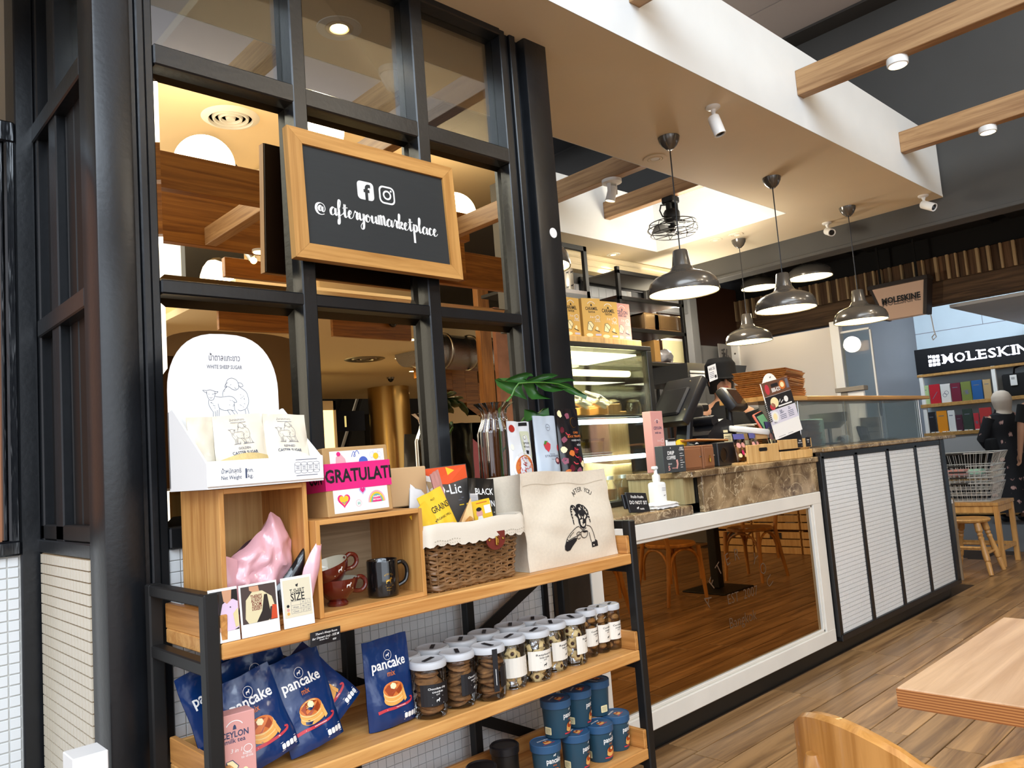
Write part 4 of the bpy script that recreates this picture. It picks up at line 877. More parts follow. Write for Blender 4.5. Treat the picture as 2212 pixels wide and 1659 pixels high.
f.poly([(W*.26, H*.95), (W*.26, H*.88), (W*.34, H*.84), (W*.52, H*.84), (W*.5, H*.95)], 2, 2); f.poly([(W*.78, H*.26), (W*.95, H*.26), (W*.95, H*.52), (W*.84, H*.54)], 3, 2); f.poly([(W*.40, H*.25), (W*.56, H*.45), (W*.64, H*.76), (W*.72, H*.76), (W*.76, H*.5), (W*.8, H*.3), (W*.7, H*.25)], 4, 2)
for k, s in enumerate(("THERE'S", 'ALWAYS', 'ROOM', 'DESSERT')): f.text(s, .0115, W*.43, H*(.71-k*.075), 5, 3, bold=.015, fit=W*(.30, .28, .24, .26)[k])
f.build('photo', [mat('photo_brown', '4a3c38', .35), mat('photo_cream2', 'd8cba2', .35), bpy.data.materials['photo_skin'], mat('photo_orange', 'c84a28', .35), bpy.data.materials['photo_dark'], mat('photo_maroon', '7a2620', .4)], t, plane((0, 0, 0)))
t, W, H = card('cream T-shirt size chart card, third on the shelf edge', ((615, 1362), (683, 1345), (675, 1239), (612, 1253)), 'size_card')
f = Fl(); f.rect(.004, H*.20, W-.004, H*.95, 0); f.text('T-SHIRT', .0155, W/2, H*.66, 1, 1, bold=.01, fit=W*.48); f.text('SIZE', .024, W/2, H*.52, 1, 1, bold=.012, fit=W*.46)
f.poly([(W*.46, H*.84), (W*.47, H*.80), (W*.50, H*.80), (W*.52, H*.78), (W*.54, H*.82), (W*.55, H*.86), (W*.5, H*.84)], 1, 1)
for k, m in enumerate((1, 3, 4)): f.ell(W*.17, H*(.43-.075*k), W*.045, None, m, 1)
for k in range(4): f.line([(W*.27, H*(.27+.08*k)), (W*.90, H*(.27+.08*k))], .0005, 2, 1)
for x in (.27, .58, .75, .90): f.line([(W*x, H*.27), (W*x, H*.51)], .0005, 2, 1)
for k, s in enumerate(('Waist', 'Chest')): f.text(s, .006, W*.42, H*(.37-.08*k), 2, 1)
for k, (a, b_) in enumerate((('M', 'L'), ('40', '44'), ('27', '29'))): f.text(a, .006, W*.665, H*(.45-.08*k), 2, 1); f.text(b_, .006, W*.825, H*(.45-.08*k), 2, 1)
f.build('print', [mat('card_cream', 'd9cfb4', .5), m_ink, m_inkg, m_pinkbox, m_amber], t, plane((0, 0, 0)))
t = thing('price_tag', 'black chalk style price tag fixed to the top shelf edge', 'tag', (.907, 1.7005, .852), 0, None, rot=(.10, -.03, 0))
ob('card', B().grid(lambda u, v: V((u*.082, -.004-.004*math.sin(u*PI*1.6), v*.034+.002*math.sin(u*5))), 8, 1), m_ink, t)
f = Fl()
for s, z, y, x, w_ in (("There's Always Room", .0072, .0245, .042, .062), ('for Dessert (out) - SIZE M', .0072, .0155, .041, .074), ('Smaller fits S', .0042, .0105, .034, .026), ('450', .0062, .005, .064, .011)): f.text(s, z, x, y, 0, shear=.25, bold=.012, fit=w_)
f.build('lettering', [m_white], t, lambda x, y, h: V((x, -.0045-.004*math.sin(x/.082*PI*1.6)-h, y+.002*math.sin(x/.082*5))))
# ---------------------------------------------------------------- mugs
def goat(f, x, y, s, mi=0, l=0):
    P = [(-.45, .0), (-.38, .0), (-.34, .30), (-.1, .36), (.18, .30), (.22, 0), (.30, 0), (.31, .32), (.40, .55), (.42, .70), (.56, .66), (.58, .76), (.40, .92), (.30, 1.0), (.27, .90), (.20, .72), (.0, .62), (-.36, .64), (-.48, .50), (-.50, .35)]
    f.poly([(x+a*s, y+b*s) for a, b in P], mi, l)
def cup_mesh(t):
    ob('bowl', B().lathe([(0, 0), (.026, 0), (.027, .006), (.022, .012), (.03, .02), (.045, .036), (.052, .055), (.0535, .066), (.052, .0665)], 30), m_cupred, t)
    ob('lining', B().lathe([(.0522, .0662), (.05, .055), (.043, .037), (.028, .022), (0, .017)], 30), m_cupin, t)
    ob('handle', B().tube(sp3([(.050, 0, .056), (.066, 0, .062), (.080, 0, .052), (.080, 0, .036), (.066, 0, .026), (.042, 0, .03)]), .0058, 10), m_cupred, t)
    f = Fl(); goat(f, 0, .012, .013); f.line([(-.018, .008), (.016, .008)], .0012); f.build('emblem', [m_white], t, lambda x, y, h: V(((.0445+.25*y*.9+h)*math.sin(x/.047+.15), -(.0445+.33*y+h)*math.cos(x/.047+.15), .034+y)))
t = thing('cup', 'oxblood red cup with cream inside, lower one of the stacked pair', 'cup', (1.045, 1.80, Z1+.0125), -.05, 'stacked red cups'); cup_mesh(t)
dup(t, 'oxblood red cup tilted on top of the other red cup', (1.037, 1.80, Z1+.0125+.044), rot=(.05, -.30, -.05))
t = thing('mug', 'glossy black mug with a small gold goat emblem beside the red cups', 'mug', (1.18, 1.795, Z1+.0125), -.15)
ob('body', B().lathe([(0, 0), (.036, 0), (.0405, .004), (.0415, .01), (.0415, .092), (.040, .095), (.038, .092), (.038, .008), (0, .006)], 34), m_mug, t)
ob('handle', B().tube(sp3([(.040, 0, .080), (.058, 0, .082), (.070, 0, .070), (.072, 0, .05), (.064, 0, .03), (.040, 0, .02)]), .006, 10), m_mug, t)
f = Fl(); goat(f, 0, .036, .016); f.text('AFTER YOU', .006, 0, .058, fit=.024, arc=.02); f.line([(-.01, .030), (.012, .030)], .0008); f.text('EST 2007', .004, 0, .024); f.text('Bangkok', .004, 0, .018); f.build('emblem', [m_brass], t, around(.0415, 0, -.05))
# ---------------------------------------------------------------- gift carton with the band
t = thing('gift_box', 'kraft gift box with a pink congratulations band on the shorter wooden box', 'box', (1.012, 1.765, 1.1375), .03, None, rot=(-.06, -.012, .02)); W, H, D_ = .198, .176, .135
ob('carton', B().span((0, 0, 0), (W, D_, H), 0, .003), m_cardboard, t)
f = Fl(); f.rect(.018, .008, W-.014, H-.010, 0)
f.build('sheet', [m_white], t, plane((0, 0, 0)))
f = Fl(); q = lambda u, v: (.018+u*(W-.032), .008+v*(H-.018))
def heart(x, y, s, mi, l): f.poly([(x+s*.55*(16*math.sin(a)**3)/16, y+s*.5*(13*math.cos(a)-5*math.cos(2*a)-2*math.cos(3*a)-math.cos(4*a))/14) for a in [2*PI*k/26 for k in range(26)]], mi, l)
x, y = q(.18, .90); f.poly([(x-.015, y-.02), (x+.018, y-.02), (x+.015, y-.005), (x, y+.012), (x-.012, y)], 1); f.ell(x-.004, y+.008, .006, None, 2, 1)
x, y = q(.46, .93); f.line([(x-.012, y-.006), (x-.004, y+.008), (x, y-.004), (x-.005, y-.004), (x+.006, y+.01), (x+.012, y)], .0018, 3, 0, sm=5)
x, y = q(.84, .88)
for k in range(5): f.ring(x+.011*math.cos(k*1.257+.3), y+.011*math.sin(k*1.257+.3), .008, .008, .0007, 5)
f.ell(x, y, .0085, None, 4, 1); x, y = q(.60, .80); f.ell(x, y, .014, None, 3)
x, y = q(.18, .20); heart(x, y, .034, 2, 0); heart(x, y+.001, .025, 4, 1); f.line([(x-.006, y-.004), (x, y-.008), (x+.007, y-.003)], .0016, 3, 2)
x, y = q(.53, .33); heart(x, y, .020, 5, 0); heart(x, y+.001, .014, 2, 1); x, y = q(.44, .13); f.ring(x, y, .0085, .0085, .001, 1); f.text('H', .011, x, y-.004, 6, 1, bold=.02)
x, y = q(.78, .12)
for k, m in enumerate((1, 4, 6, 2)): f.ell(x, y, .027-.0042*k, .030-.0046*k, m, k, 18, 0, PI)
f.text('HAPPY', .0068, x, y+.011, 0, 5, bold=.03, fit=.024); f.text('BIRTHDAY', .0055, x, y+.004, 0, 5, bold=.03, fit=.026)
x, y = q(.84, .50); f.poly([(x+(.017 if k % 2 else .010)*math.cos(k*PI/7), y+(.017 if k % 2 else .010)*math.sin(k*PI/7)) for k in range(14)], 2); x, y = q(.2, .46); f.text('YOU', .013, x, y, 1, bold=.02); heart(*q(.40, .50), .02, 5, 0)
f.build('sticker_print', [m_white, m_pinkfilm, m_hot, mat('print_blue', '4a62b8', .5), m_yellow, mat('print_lilac', 'b9b4d8', .5), mat('print_mint', '5fae9c', .5)], t, plane((0, -.0005, 0)))
Zb, Hb = .067, .068
ob('band', B().span((-.0015, -.0016, Zb), (W+.0015, D_+.0016, Zb+Hb)), m_hot, t)
f = Fl(); f.text('GRATULATI', .046, W*.50, Zb+.020, 0, bold=.028, fit=W*1.02); f.build('lettering', [m_ink], t, plane((0, -.0016, 0)))
f = Fl(); f.text('CON', .046, .09, Zb+.020, 0, bold=.028, fit=.062); f.build('lettering', [m_ink], t, plane((-.0015, D_, 0), (0, -1, 0), (0, 0, 1)))
# ---------------------------------------------------------------- tissue carton behind the basket
t = thing('carton_box', 'plain pale carton standing behind the wicker basket', 'box', (1.225, 1.87, 1.1375), -.05); ob('carton', B().span((0, 0, 0), (.17, .10, .112), 0, .003), mat('tan_carton', 'caa679', .7), t)
# ---------------------------------------------------------------- wicker basket and what is in it
BX0, BX1, BY0, BY1, BH = 1.312, 1.612, 1.745, 1.945, .175
t = thing('wicker_basket', 'dark woven wicker hamper with a cream liner on the top shelf', 'basket', ((BX0+BX1)/2, (BY0+BY1)/2, Z1))
hw, hd = (BX1-BX0)/2, (BY1-BY0)/2
def rect_path(k, g, n=14):                                     # rounded rectangle, widening with height
    W, D_ = hw+g, hd+g*.7; P = []; r = .02
    for cx, cy, a in ((W-r, -D_+r, -1), (W-r, D_-r, 0), (-W+r, D_-r, 1), (-W+r, -D_+r, 2)):
        P += [(cx+r*math.cos(PI/2*(a+i/3)), cy+r*math.sin(PI/2*(a+i/3))) for i in range(4)]
    out = []
    for i in range(len(P)):
        a, b_ = P[i], P[(i+1) % len(P)]; d = math.hypot(b_[0]-a[0], b_[1]-a[1]); m = max(1, int(d/.011))
        out += [(a[0]+(b_[0]-a[0])*j/m, a[1]+(b_[1]-a[1])*j/m) for j in range(m)]
    return out
rows = 17
for k in range(rows):
    z = .006+k*(BH-.03)/rows; g = .0+.022*z/BH; P = rect_path(k, g); b = B()
    ph = (k % 2)*PI
    b.tube([(x*(1+.013*math.sin(i*PI/2.2+ph)), y*(1+.02*math.sin(i*PI/2.2+ph)), z+.0032*math.sin(i*PI/2.2+ph*1.3)) for i, (x, y) in enumerate(P)], .0046, 6, True)
    ob('strand', b, m_wicker, t)
st = B()
for i in range(13):
    x = -hw+.012+i*(2*hw-.024)/12
    for s in (-1, 1): st.cyl((x, s*(hd+.001), .0), (x*1.07, s*(hd+.015), BH), .003, n=6)
for i in range(8):
    y = -hd+.012+i*(2*hd-.024)/7
    for s in (-1, 1): st.cyl((s*(hw+.001), y, .0), (s*(hw+.02), y*1.07, BH), .003, n=6)
ob('stakes', st, m_wicker, t)['kind'] = 'stuff'
b = B(); P = rect_path(0, .004)
for q in (0, 1): b.tube([(x, y, .0085+q*.006+.002*math.sin(i*1.4+q*2)) for i, (x, y) in enumerate(P)], .0062, 6, True)
ob('foot_braid', b, m_wicker, t); ob('base', B().span((-hw+.004, -hd+.004, .0), (hw-.004, hd-.004, .006)), m_wicker, t)
lp = rect_path(0, .026); N_ = len(lp)
prof = [(-.012, .135), (-.010, BH-.01), (-.004, BH+.006), (.006, BH+.009), (.011, BH-.004), (.012, BH-.03), (.0125, BH-.05)]
def liner(u, v):
    i = int(u*N_) % N_; x, y = lp[i]; k = min(len(prof)-2, int(v*(len(prof)-1))); q = v*(len(prof)-1)-k
    g = prof[k][0]*(1-q)+prof[k+1][0]*q; z = prof[k][1]*(1-q)+prof[k+1][1]*q; d = math.hypot(x, y)
    if v > .98: z += .004*math.cos(i*PI/1.5)
    return V((x*(1+g/d*1.2), y*(1+g/d*1.6), z+.003*math.sin(i*.35)))
ob('liner', B().grid(liner, N_, 12, 0, True), m_linen, t)
f = Fl()
for i in range(40): f.ell(-.165+i*.0085, BH-.035+.002*math.sin(i), .0022, .0016, 0, 0, 8); f.ell(-.165+i*.0085, BH-.043, .0015, .0012, 0, 0, 6)
f.build('lace', [mat('lace_shadow', 'a99f8c', .9)], t, plane((0, -hd-.0345, 0)))
y_ = -hd-.036
ob('clasp_flap', B().prism([(-.036, .0), (.036, .0), (.036, -.022)]+[(.036*math.cos(a), -.022-.030*math.sin(a)) for a in [PI*k/12 for k in range(1, 12)]]+[(-.036, -.022)], .003, Matrix(((1, 0, 0, .052), (0, 0, 1, y_-.0), (0, 1, 0, BH-.032), (0, 0, 0, 1)))), m_leather, t)
ob('clasp', B().box((.052, y_-.004, BH-.058), (.010, .006, .026), 0, .002).box((.052, y_-.008, BH-.058), (.005, .006, .012), 0, .001), m_brass, t)
for x in (.026, .078): ob('rivet', B().ball((x, y_-.0008, BH-.054), .004, 10), m_brass, t)
LZ = BH+.012
lidp = lambda u, v: V((-hw-.02+(2*hw+.04)*u, hd+.022+.004*math.sin(u*40), LZ-.01+v*.058))
b = B(); b.span((-hw+.0, hd+.028, LZ-.004), (hw+.0, hd+.040, LZ+.052), 0, .005)
for i in range(46): b.cyl((-hw+.004+i*(2*hw-.008)/45, hd+.034, LZ-.004), (-hw+.004+i*(2*hw-.008)/45, hd+.026, LZ+.054), .0035, n=5)
ob('lid', b, m_wicker, t)
def packet(label, cx, cy, z0, wd, h, th, m, rot, seed, prints=None, mats=None, name='snack_packet', cat='packet', seal=.1, taper=.0, group='snack packets in the wicker basket'):
    g = thing(name, label, cat, (cx, cy, z0), 0, group, rot=rot); b = B(); f0 = bag(b, wd, h, th, seal, .004, seed, taper); ob('film', b, m, g, weld=.0002)
    if prints:
        f = Fl(); prints(f, wd, h); f.build('print', mats, g, onbag(f0, wd, h))
    return g
packet('white pouch with a beige flap, leftmost in the wicker basket', 1.345, 1.835, 1.02, .115, .215, .03, m_white, (-.18, .30, .1), 1, lambda f, w_, h: (f.poly([(w_*.02, h*.92), (w_*.34, h*.92), (w_*.40, h*.66), (w_*.28, h*.64)], 0), f.ell(w_*.02, h*.42, .009, .014, 1), f.poly([(w_*.06, h*.55), (w_*.1, h*.52), (w_*.02, h*.60)], 1), f.line([(-.04, h*.8), (-.01, h*.8)], .002, 0), f.line([(-.04, h*.77), (-.012, h*.77)], .002, 0)), [mat('pouch_beige', 'b9a27c', .6), m_ink])
packet('yellow three grain snack packet leaning over the basket rim', 1.383, 1.765, 1.058, .092, .125, .022, m_yellow, (-.22, -.30, .05), 2, lambda f, w_, h: (f.text('ALLY', .008, 0, h*.80, 0), f.text('3 GRAINS', .026, .004, h*.52, 0, bold=.006, fit=w_*.86), f.text('ORGANIC MILL', .0095, .004, h*.34, 0, fit=w_*.7), f.ell(.015, h*.12, .016, .006, 1)), [m_ink, m_pinkfilm])
packet('yellow silver backed packet peeping out below the three grain one', 1.345, 1.762, 1.045, .07, .105, .016, m_yellow, (-.15, -.55, .1), 12, lambda f, w_, h: (f.rect(-w_*.4, h*.0, w_*.4, h*.4, 0), [f.line([(-.02, h*(.08+.05*k)), (.02, h*(.08+.05*k))], .0022, 1) for k in range(6)]), [m_foil, m_ink])
packet('narrow pink pouch lettered vertically in the middle of the basket', 1.432, 1.815, 1.055, .062, .18, .016, m_pinkbox, (-.12, -.22, .5), 3, lambda f, w_, h: (f.text('oat snake', .016, .002, h*.48, 0, shear=.3, fit=w_*.9), f.text('yoghurt', .008, -.006, h*.58, 0)), [mat('ink_plum', '6a2f4a', .5)])
packet('grey and orange dog treat pouch at the back of the basket', 1.49, 1.865, 1.03, .16, .215, .03, mat('pouch_charcoal', '4b4744', .4, coat=.3), (-.10, -.03, -.05), 4, lambda f, w_, h: (f.poly([(-w_*.48, h*.99), (w_*.48, h*.99), (w_*.48, h*.80), (0, h*.74), (-w_*.48, h*.78)], 0), f.poly([(0, h*.99), (w_*.48, h*.99), (w_*.48, h*.88), (w_*.05, h*.78)], 1), f.poly([(w_*.2, h*.99), (w_*.48, h*.99), (w_*.48, h*.93)], 2), f.text('D-Lic', .042, 0, h*.60, 2, bold=.012), f.line([(-.05, h*.53), (.05, h*.53)], .0018, 3), f.line([(-.045, h*.50), (.04, h*.50)], .0018, 3), f.line([(-.03, h*.43), (.045, h*.43)], .003, 1)), [mat('pouch_orange', 'e0552a', .4), m_yellow, m_white, m_inkg])
packet('black grain snack packet with white lettering at the right of the basket', 1.573, 1.825, 1.05, .10, .15, .03, mat('pouch_black', '141414', .3, coat=.4), (-.14, .10, -.05), 5, lambda f, w_, h: (f.text('BLACK', .028, .006, h*.66, 0, bold=.012, fit=w_*.72), f.text('GRAIN', .026, .008, h*.42, 0, bold=.012, fit=w_*.70), f.rect(-w_*.48, h*.25, -w_*.22, h*.68, 1), [f.line([(-w_*.46, h*(.30+.03*k)), (-w_*.25, h*(.30+.03*k))], .001, 2) for k in range(12)], f.line([(-.01, h*.30), (.04, h*.30)], .0015, 0), f.poly([(.0, h*.05), (.04, h*.05), (.042, h*.22), (.01, h*.24)], 3)), [m_white, mat('label_grey', 'b9b4b0', .5), m_inkg, m_pinkfilm])
g = thing('rice_carton', 'small yellow carton with a printed girl at the front of the basket rim', 'carton', (1.50, 1.775, 1.066), 0, 'snack packets in the wicker basket', rot=(-.12, -.08, .05)); ob('box', B().span((0, 0, 0), (.075, .025, .068), 0, .002), m_yellow, g)
f = Fl(); f.ell(.022, .03, .013, .012, 0); f.ell(.022, .042, .011, .006, 1, 1); f.poly([(.008, .005), (.036, .005), (.030, .022), (.014, .022)], 2, 1); f.rect(.044, .026, .070, .050, 2); f.line([(.016, .060), (.06, .060)], .003, 3); f.build('print', [m_pinkbox, m_hair, m_white, m_orange], g, plane((0, 0, 0)))
g = thing('wooden_pyramid', 'pale wooden wedge sticking up in the middle of the basket', 'wedge', (1.464, 1.775, 1.075), .3, None, rot=(.1, .25, .3)); ob('block', B().lathe([(0, 0), (.028, .0), (0, .075)], 4), m_pale, g); ob('dowel', B().cyl((-.016, -.014, .0), (-.016, -.026, .014), .009), m_chair, g)
# ---------------------------------------------------------------- canvas tote
TX0, TX1, TY0, TY1, TH = 1.672, 2.092, 1.742, 1.905, .288
t = thing('tote_bag', 'cream canvas tote with a black goat print at the right of the top shelf', 'bag', ((TX0+TX1)/2, TY0, Z1), .0); hw = (TX1-TX0)/2; TD = TY1-TY0
def front(u, v):
    x = -hw+2*hw*u; bul = -.020*math.sin(PI*u)**.5*math.sin(PI*min(1, v*1.15+.08))
    return V((x*(1-.035*v)+.0-.010*v, bul+.012*v+noise.noise(V((u*4, v*3.5, 3)))*.009+noise.noise(V((u*2+v*6, v*2, 8)))*.006, v*TH+.004*math.sin(u*7)*v+(.012*v*(1-u))))
b = B(); b.grid(front, 30, 22); ob('front_panel', b, m_canvas, t)
b = B(); b.grid(lambda u, v: front(u, v)+V((0, TD-.02+.03*math.sin(PI*u)*v, -.01*v)), 16, 10); ob('back_panel', b, m_canvas, t)
def gus(e):
    def f(u, v):
        a = front(e, v); d = .045*math.sin(PI*u)*(1 if e == 0 else -1)*(.25+.75*v); return V((a.x+d*.9-(.03*v*u if e == 0 else 0), a.y+(TD-.02)*u, a.z-.01*u*v))
    return f
ob('gusset', B().grid(gus(0), 10, 14), m_canvas, t); ob('gusset', B().grid(gus(1), 10, 14), m_canvas, t); ob('base', B().grid(lambda u, v: front(u, 0)+V((0, (TD-.02)*v, 0)), 12, 4), m_canvas, t)
ob('seam', B().tube([front(0, k/14) for k in range(15)], .0022, 6), m_canvas, t)
f = Fl(); f.line([(-hw*.97+k*2*hw*.93/30, TH*.865+.003*math.sin(k*.5)) for k in range(31)], .0012, 1); cx = .068
for i, ch in enumerate('AFTER YOU'):
    a = math.radians(36-i*9.0); f.text(ch, .021, cx-.092*math.sin(a)*.74, .157+.092*math.cos(a)*.72, 0, 0, -.004, rot=a)
def G(P):                                             # tote print: drawing coordinates measured on the canvas
    out = []
    for zx, zy in P:
        px, py = zx/4.424+900, zy/4.424+920; up = 1240-.228*(px-1143)-py; out.append((((px+.119*up-1143)/197-.5)*2*hw, up/207*TH))
    return out
def S(P, w_=.0022, k=5, m=0, l=0, w1=None): f.line(G(P), w_, m, l, sm=k, w1=w1)
f.poly(G([(1460, 812), (1440, 790), (1470, 790), (1500, 800), (1530, 790), (1570, 790), (1580, 820), (1590, 850), (1570, 880), (1568, 930), (1558, 965), (1535, 980), (1505, 968), (1492, 930), (1488, 880), (1470, 860), (1452, 855), (1470, 835)]))
f.poly(G([(1508, 895), (1530, 885), (1552, 895), (1556, 930), (1545, 955), (1525, 958), (1510, 940)]), 2, 1); S([(1520, 910), (1531, 925), (1542, 910)], .0016, 3, 0, 2); S([(1531, 925), (1531, 938)], .0016, 0, 0, 2); S([(1522, 942), (1542, 942)], .0012, 0, 0, 2)
f.poly(G([(1500, 830), (1515, 870), (1505, 885), (1490, 850)]), 2, 1); f.poly(G([(1560, 830), (1545, 870), (1555, 880), (1570, 845)]), 2, 1); f.poly(G([(1522, 850), (1532, 880), (1542, 850), (1532, 862)]), 2, 1)
S([(1475, 810), (1465, 775), (1438, 772), (1422, 805), (1424, 850), (1434, 895), (1440, 950)], .0125, 6, 0, 0, .003); S([(1555, 800), (1540, 765), (1560, 752), (1590, 785), (1592, 830), (1602, 870), (1612, 908)], .0125, 6, 0, 0, .003); S([(1500, 800), (1495, 765), (1520, 748), (1545, 752)], .011, 5)
for a, b_, c, d in ((1425, 790, 1450, 790), (1420, 812, 1440, 815), (1416, 838, 1436, 842), (1424, 868, 1442, 868), (1432, 900, 1446, 898), (1450, 770, 1462, 785), (1530, 748, 1540, 768), (1560, 752, 1566, 772), (1582, 775, 1572, 790), (1590, 805, 1576, 812), (1600, 838, 1584, 842), (1606, 868, 1594, 872)): f.line(G([(a, b_), (c, d)]), .0022, 2, 1)
S([(1490, 960), (1460, 975), (1425, 1015), (1400, 1060), (1375, 1120)]); S([(1568, 940), (1610, 950), (1640, 1000), (1665, 1070)]); S([(1492, 965), (1530, 990), (1568, 965)]); S([(1400, 1110), (1440, 1080), (1480, 1055), (1500, 1025)]); S([(1600, 1010), (1615, 1060), (1632, 1105)]); S([(1440, 1020), (1410, 1065)], .0016); S([(1425, 1040), (1405, 1085)], .0016); S([(1385, 1095), (1400, 1110), (1410, 1100)])
f.poly(G([(1375, 1120), (1360, 1165), (1362, 1200), (1385, 1212), (1415, 1200), (1440, 1160), (1480, 1100), (1478, 1075), (1450, 1080), (1415, 1105), (1400, 1115)])); f.poly(G([(1632, 1108), (1640, 1160), (1700, 1140), (1690, 1090), (1665, 1072), (1668, 1095)]))
f.poly(G([(1520, 1000), (1545, 995), (1580, 992), (1582, 1005), (1550, 1018), (1525, 1012)])); S([(1520, 1000), (1512, 1030), (1530, 1062), (1560, 1068), (1580, 1045), (1584, 1000)]); S([(1512, 1040), (1490, 1050), (1480, 1075), (1500, 1085), (1515, 1070)]); S([(1478, 1050), (1470, 1030), (1490, 1015), (1512, 1025)]); f.poly(G([(1648, 1128), (1658, 1126), (1660, 1140), (1650, 1142)]), 2, 1)
f.build('print', [m_ink, mat('canvas_stitch', 'b0a28c', .9), m_canvas], t, lambda x, y, h: front(min(1, max(0, x/(2*hw)+.5)), min(1, max(0, y/TH)))+V((0, -h*2-.0006, 0)))
# ---------------------------------------------------------------- pouches standing in the tote
def stand_pouch(label, cx, cy, z0, wd, h, th, m, rot, seed, prints, mats, group='snack pouches standing in the tote', seal=.09, name='snack_pouch', wr=.004):
    g = thing(name, label, 'pouch', (cx, cy, z0+wd*.5*abs(math.sin(rot[1]))*.95), 0, group, rot=rot); b = B(); f0 = bag(b, wd, h, th, seal, wr, seed, .06, .5, 18, 22); ob('film', b, m, g, weld=.0002)
    f = Fl(); prints(f, wd, h); f.build('print', mats, g, onbag(f0, wd, h)); return g
rr = random.Random(3)
def pr_chili(f, w_, h):
    f.rr(-w_*.02, h*.40, w_*.42, h*.84, .008, 0, 0); f.ell(w_*.18, h*.74, w_*.07, None, 5, 1); f.ring(w_*.18, h*.74, w_*.055, w_*.055, .001, 3, 2)
    f.text('หมูหยอง', .012, w_*.19, h*.63, 3, 1); f.text('พริกเผา', .010, w_*.19, h*.57, 3, 1); f.poly([(w_*.12, h*.47), (w_*.24, h*.46), (w_*.27, h*.52), (w_*.14, h*.53)], 3, 1)
    f.ell(0, h*.26, w_*.44, h*.24, 4, 1, 30); f.ell(w_*.02, h*.25, w_*.38, h*.20, 1, 2, 30)
    for k in range(46):
        a, r = rr.uniform(0, 6.3), rr.uniform(0, .9)**.6; x, y, q = w_*.02+w_*.36*r*math.cos(a), h*.25+h*.19*r*math.sin(a), rr.uniform(0, 3); f.line([(x, y), (x+.008*math.cos(q), y+.008*math.sin(q))], .002, rr.choice((1, 2, 2, 6)), 3)
    f.rect(w_*.0, h*.93, w_*.40, h*.985, 3, 1); f.ell(-w_*.32, h*.88, w_*.12, h*.06, 6, 1)
    for k in range(14): x, y = rr.uniform(-.45, .45)*w_, rr.uniform(.02, .08)*h; f.line([(x, y), (x+.012, y+.004)], .003, 6, 0)
    f.ell(-w_*.40, h*.58, w_*.06, h*.05, 5, 0)
stand_pouch('white chilli snack pouch with a bowl print, left of three above the tote', 1.785, 1.862, 1.165, .118, .205, .045, mat('pouch_white', 'd9dadb', .25, coat=.4), (-.05, .04, .10), 1, pr_chili, [mat('label_sage', 'c9cbae', .5), m_orange, m_red, m_ink, m_white, mat('label_pale', 'e2e0d0', .5), mat('print_chili', 'a82a20', .4)])
def berry(f, x, y, r, a, b_): f.poly([(x-r, y+r*.5), (x-r*.7, y-r*.4), (x, y-r*1.1), (x+r*.75, y-r*.4), (x+r, y+r*.5), (x+r*.4, y+r*.9), (x-r*.5, y+r*.9)], a, 0); f.poly([(x-r*.9, y+r*.5), (x-r*.4, y+r*.4), (x, y+r*.9), (x+r*.5, y+r*1.1), (x-r*.5, y+r*1.2)], b_, 1)
def pr_straw(f, w_, h):
    berry(f, -w_*.06, h*.52, .017, 0, 1); f.ell(w_*.30, h*.30, .014, .012, 2); f.ell(w_*.28, h*.305, .009, .007, 3, 1); f.text('freeze dried', .006, w_*.1, h*.40, 4); f.text('STRAWBERRY', .0105, w_*.13, h*.36, 4, fit=w_*.72); f.line([(w_*.0, h*.325), (w_*.4, h*.325)], .001, 4)
    f.line([(-w_*.2, h*.075), (w_*.3, h*.075)], .0012, 4); f.ring(w_*.12, h*.82, .011, .011, .0012, 4); f.ell(w_*.46, h*.50, w_*.06, h*.05, 0); f.text('NEW', .006, w_*.12, h*.81, 4)
stand_pouch('pale blue strawberry pouch, middle one of three above the tote', 1.905, 1.855, 1.165, .118, .222, .04, mat('pouch_paleblue', 'bcc6d0', .28, coat=.3), (-.05, .02, .05), 2, pr_straw, [m_red, m_stem, mat('print_plum', '5b1f34', .4), m_pinkbox, m_inkg])
def pr_truffle(f, w_, h):
    C_ = [(.0, .90), (-.35, .93), (-.34, .70), (-.30, .56), (-.36, .42), (-.1, .36), (.1, .40), (-.38, .26), (.30, .20), (-.2, .15), (.1, .10), (.34, .12), (-.34, .10), (.22, .27)]
    for k, (x, y) in enumerate(C_): f.poly([(x*w_+w_*.11*math.cos(a)*rr.uniform(.7, 1.2), y*h+h*.05*math.sin(a)*rr.uniform(.7, 1.2)) for a in [PI*2*i/9 for i in range(9)]], (0, 1, 2, 0, 1, 3, 2)[k % 7], 0)
    for x, y in ((-.22, .66), (.05, .44), (-.1, .24), (.0, .33)): f.line([(x*w_, y*h), (x*w_+.008, y*h-.008), (x*w_+.02, y*h-.008)], .004, 4, 1, sm=4)
    f.ring(w_*.22, h*.80, .016, .018, .002, 5, 0, 18, .6, 5.4); f.text('CHILI', .010, w_*.24, h*.64, 3, 1, bold=.02); f.text('BLACK TRUFFLE', .0105, w_*.16, h*.585, 3, 1, bold=.02, fit=w_*.66); f.text('MIXED NUTS', .008, w_*.2, h*.53, 6, 1, fit=w_*.46); f.rr(-w_*.2, h*.02, w_*.12, h*.07, .004, 6, 2); f.text('อร่อย', .011, w_*.28, h*.46, 6, 1)
stand_pouch('black truffle nuts pouch, right one of three above the tote', 2.022, 1.852, 1.165, .118, .245, .045, mat('pouch_black2', '17161a', .25, coat=.4), (-.05, .0, .0), 3, pr_truffle, [mat('print_shallot', '8c4a5c', .5), m_butter, mat('print_beet', '5f1526', .4), m_orange, m_red, m_brass, m_white])
g = thing('hidden_box', 'stiff carton inside the tote that props the pouches up', 'box', (1.72, 1.83, Z1+.012)); ob('carton', B().span((0, 0, 0), (.36, .06, .251), 0, .003), m_cardboard, g)
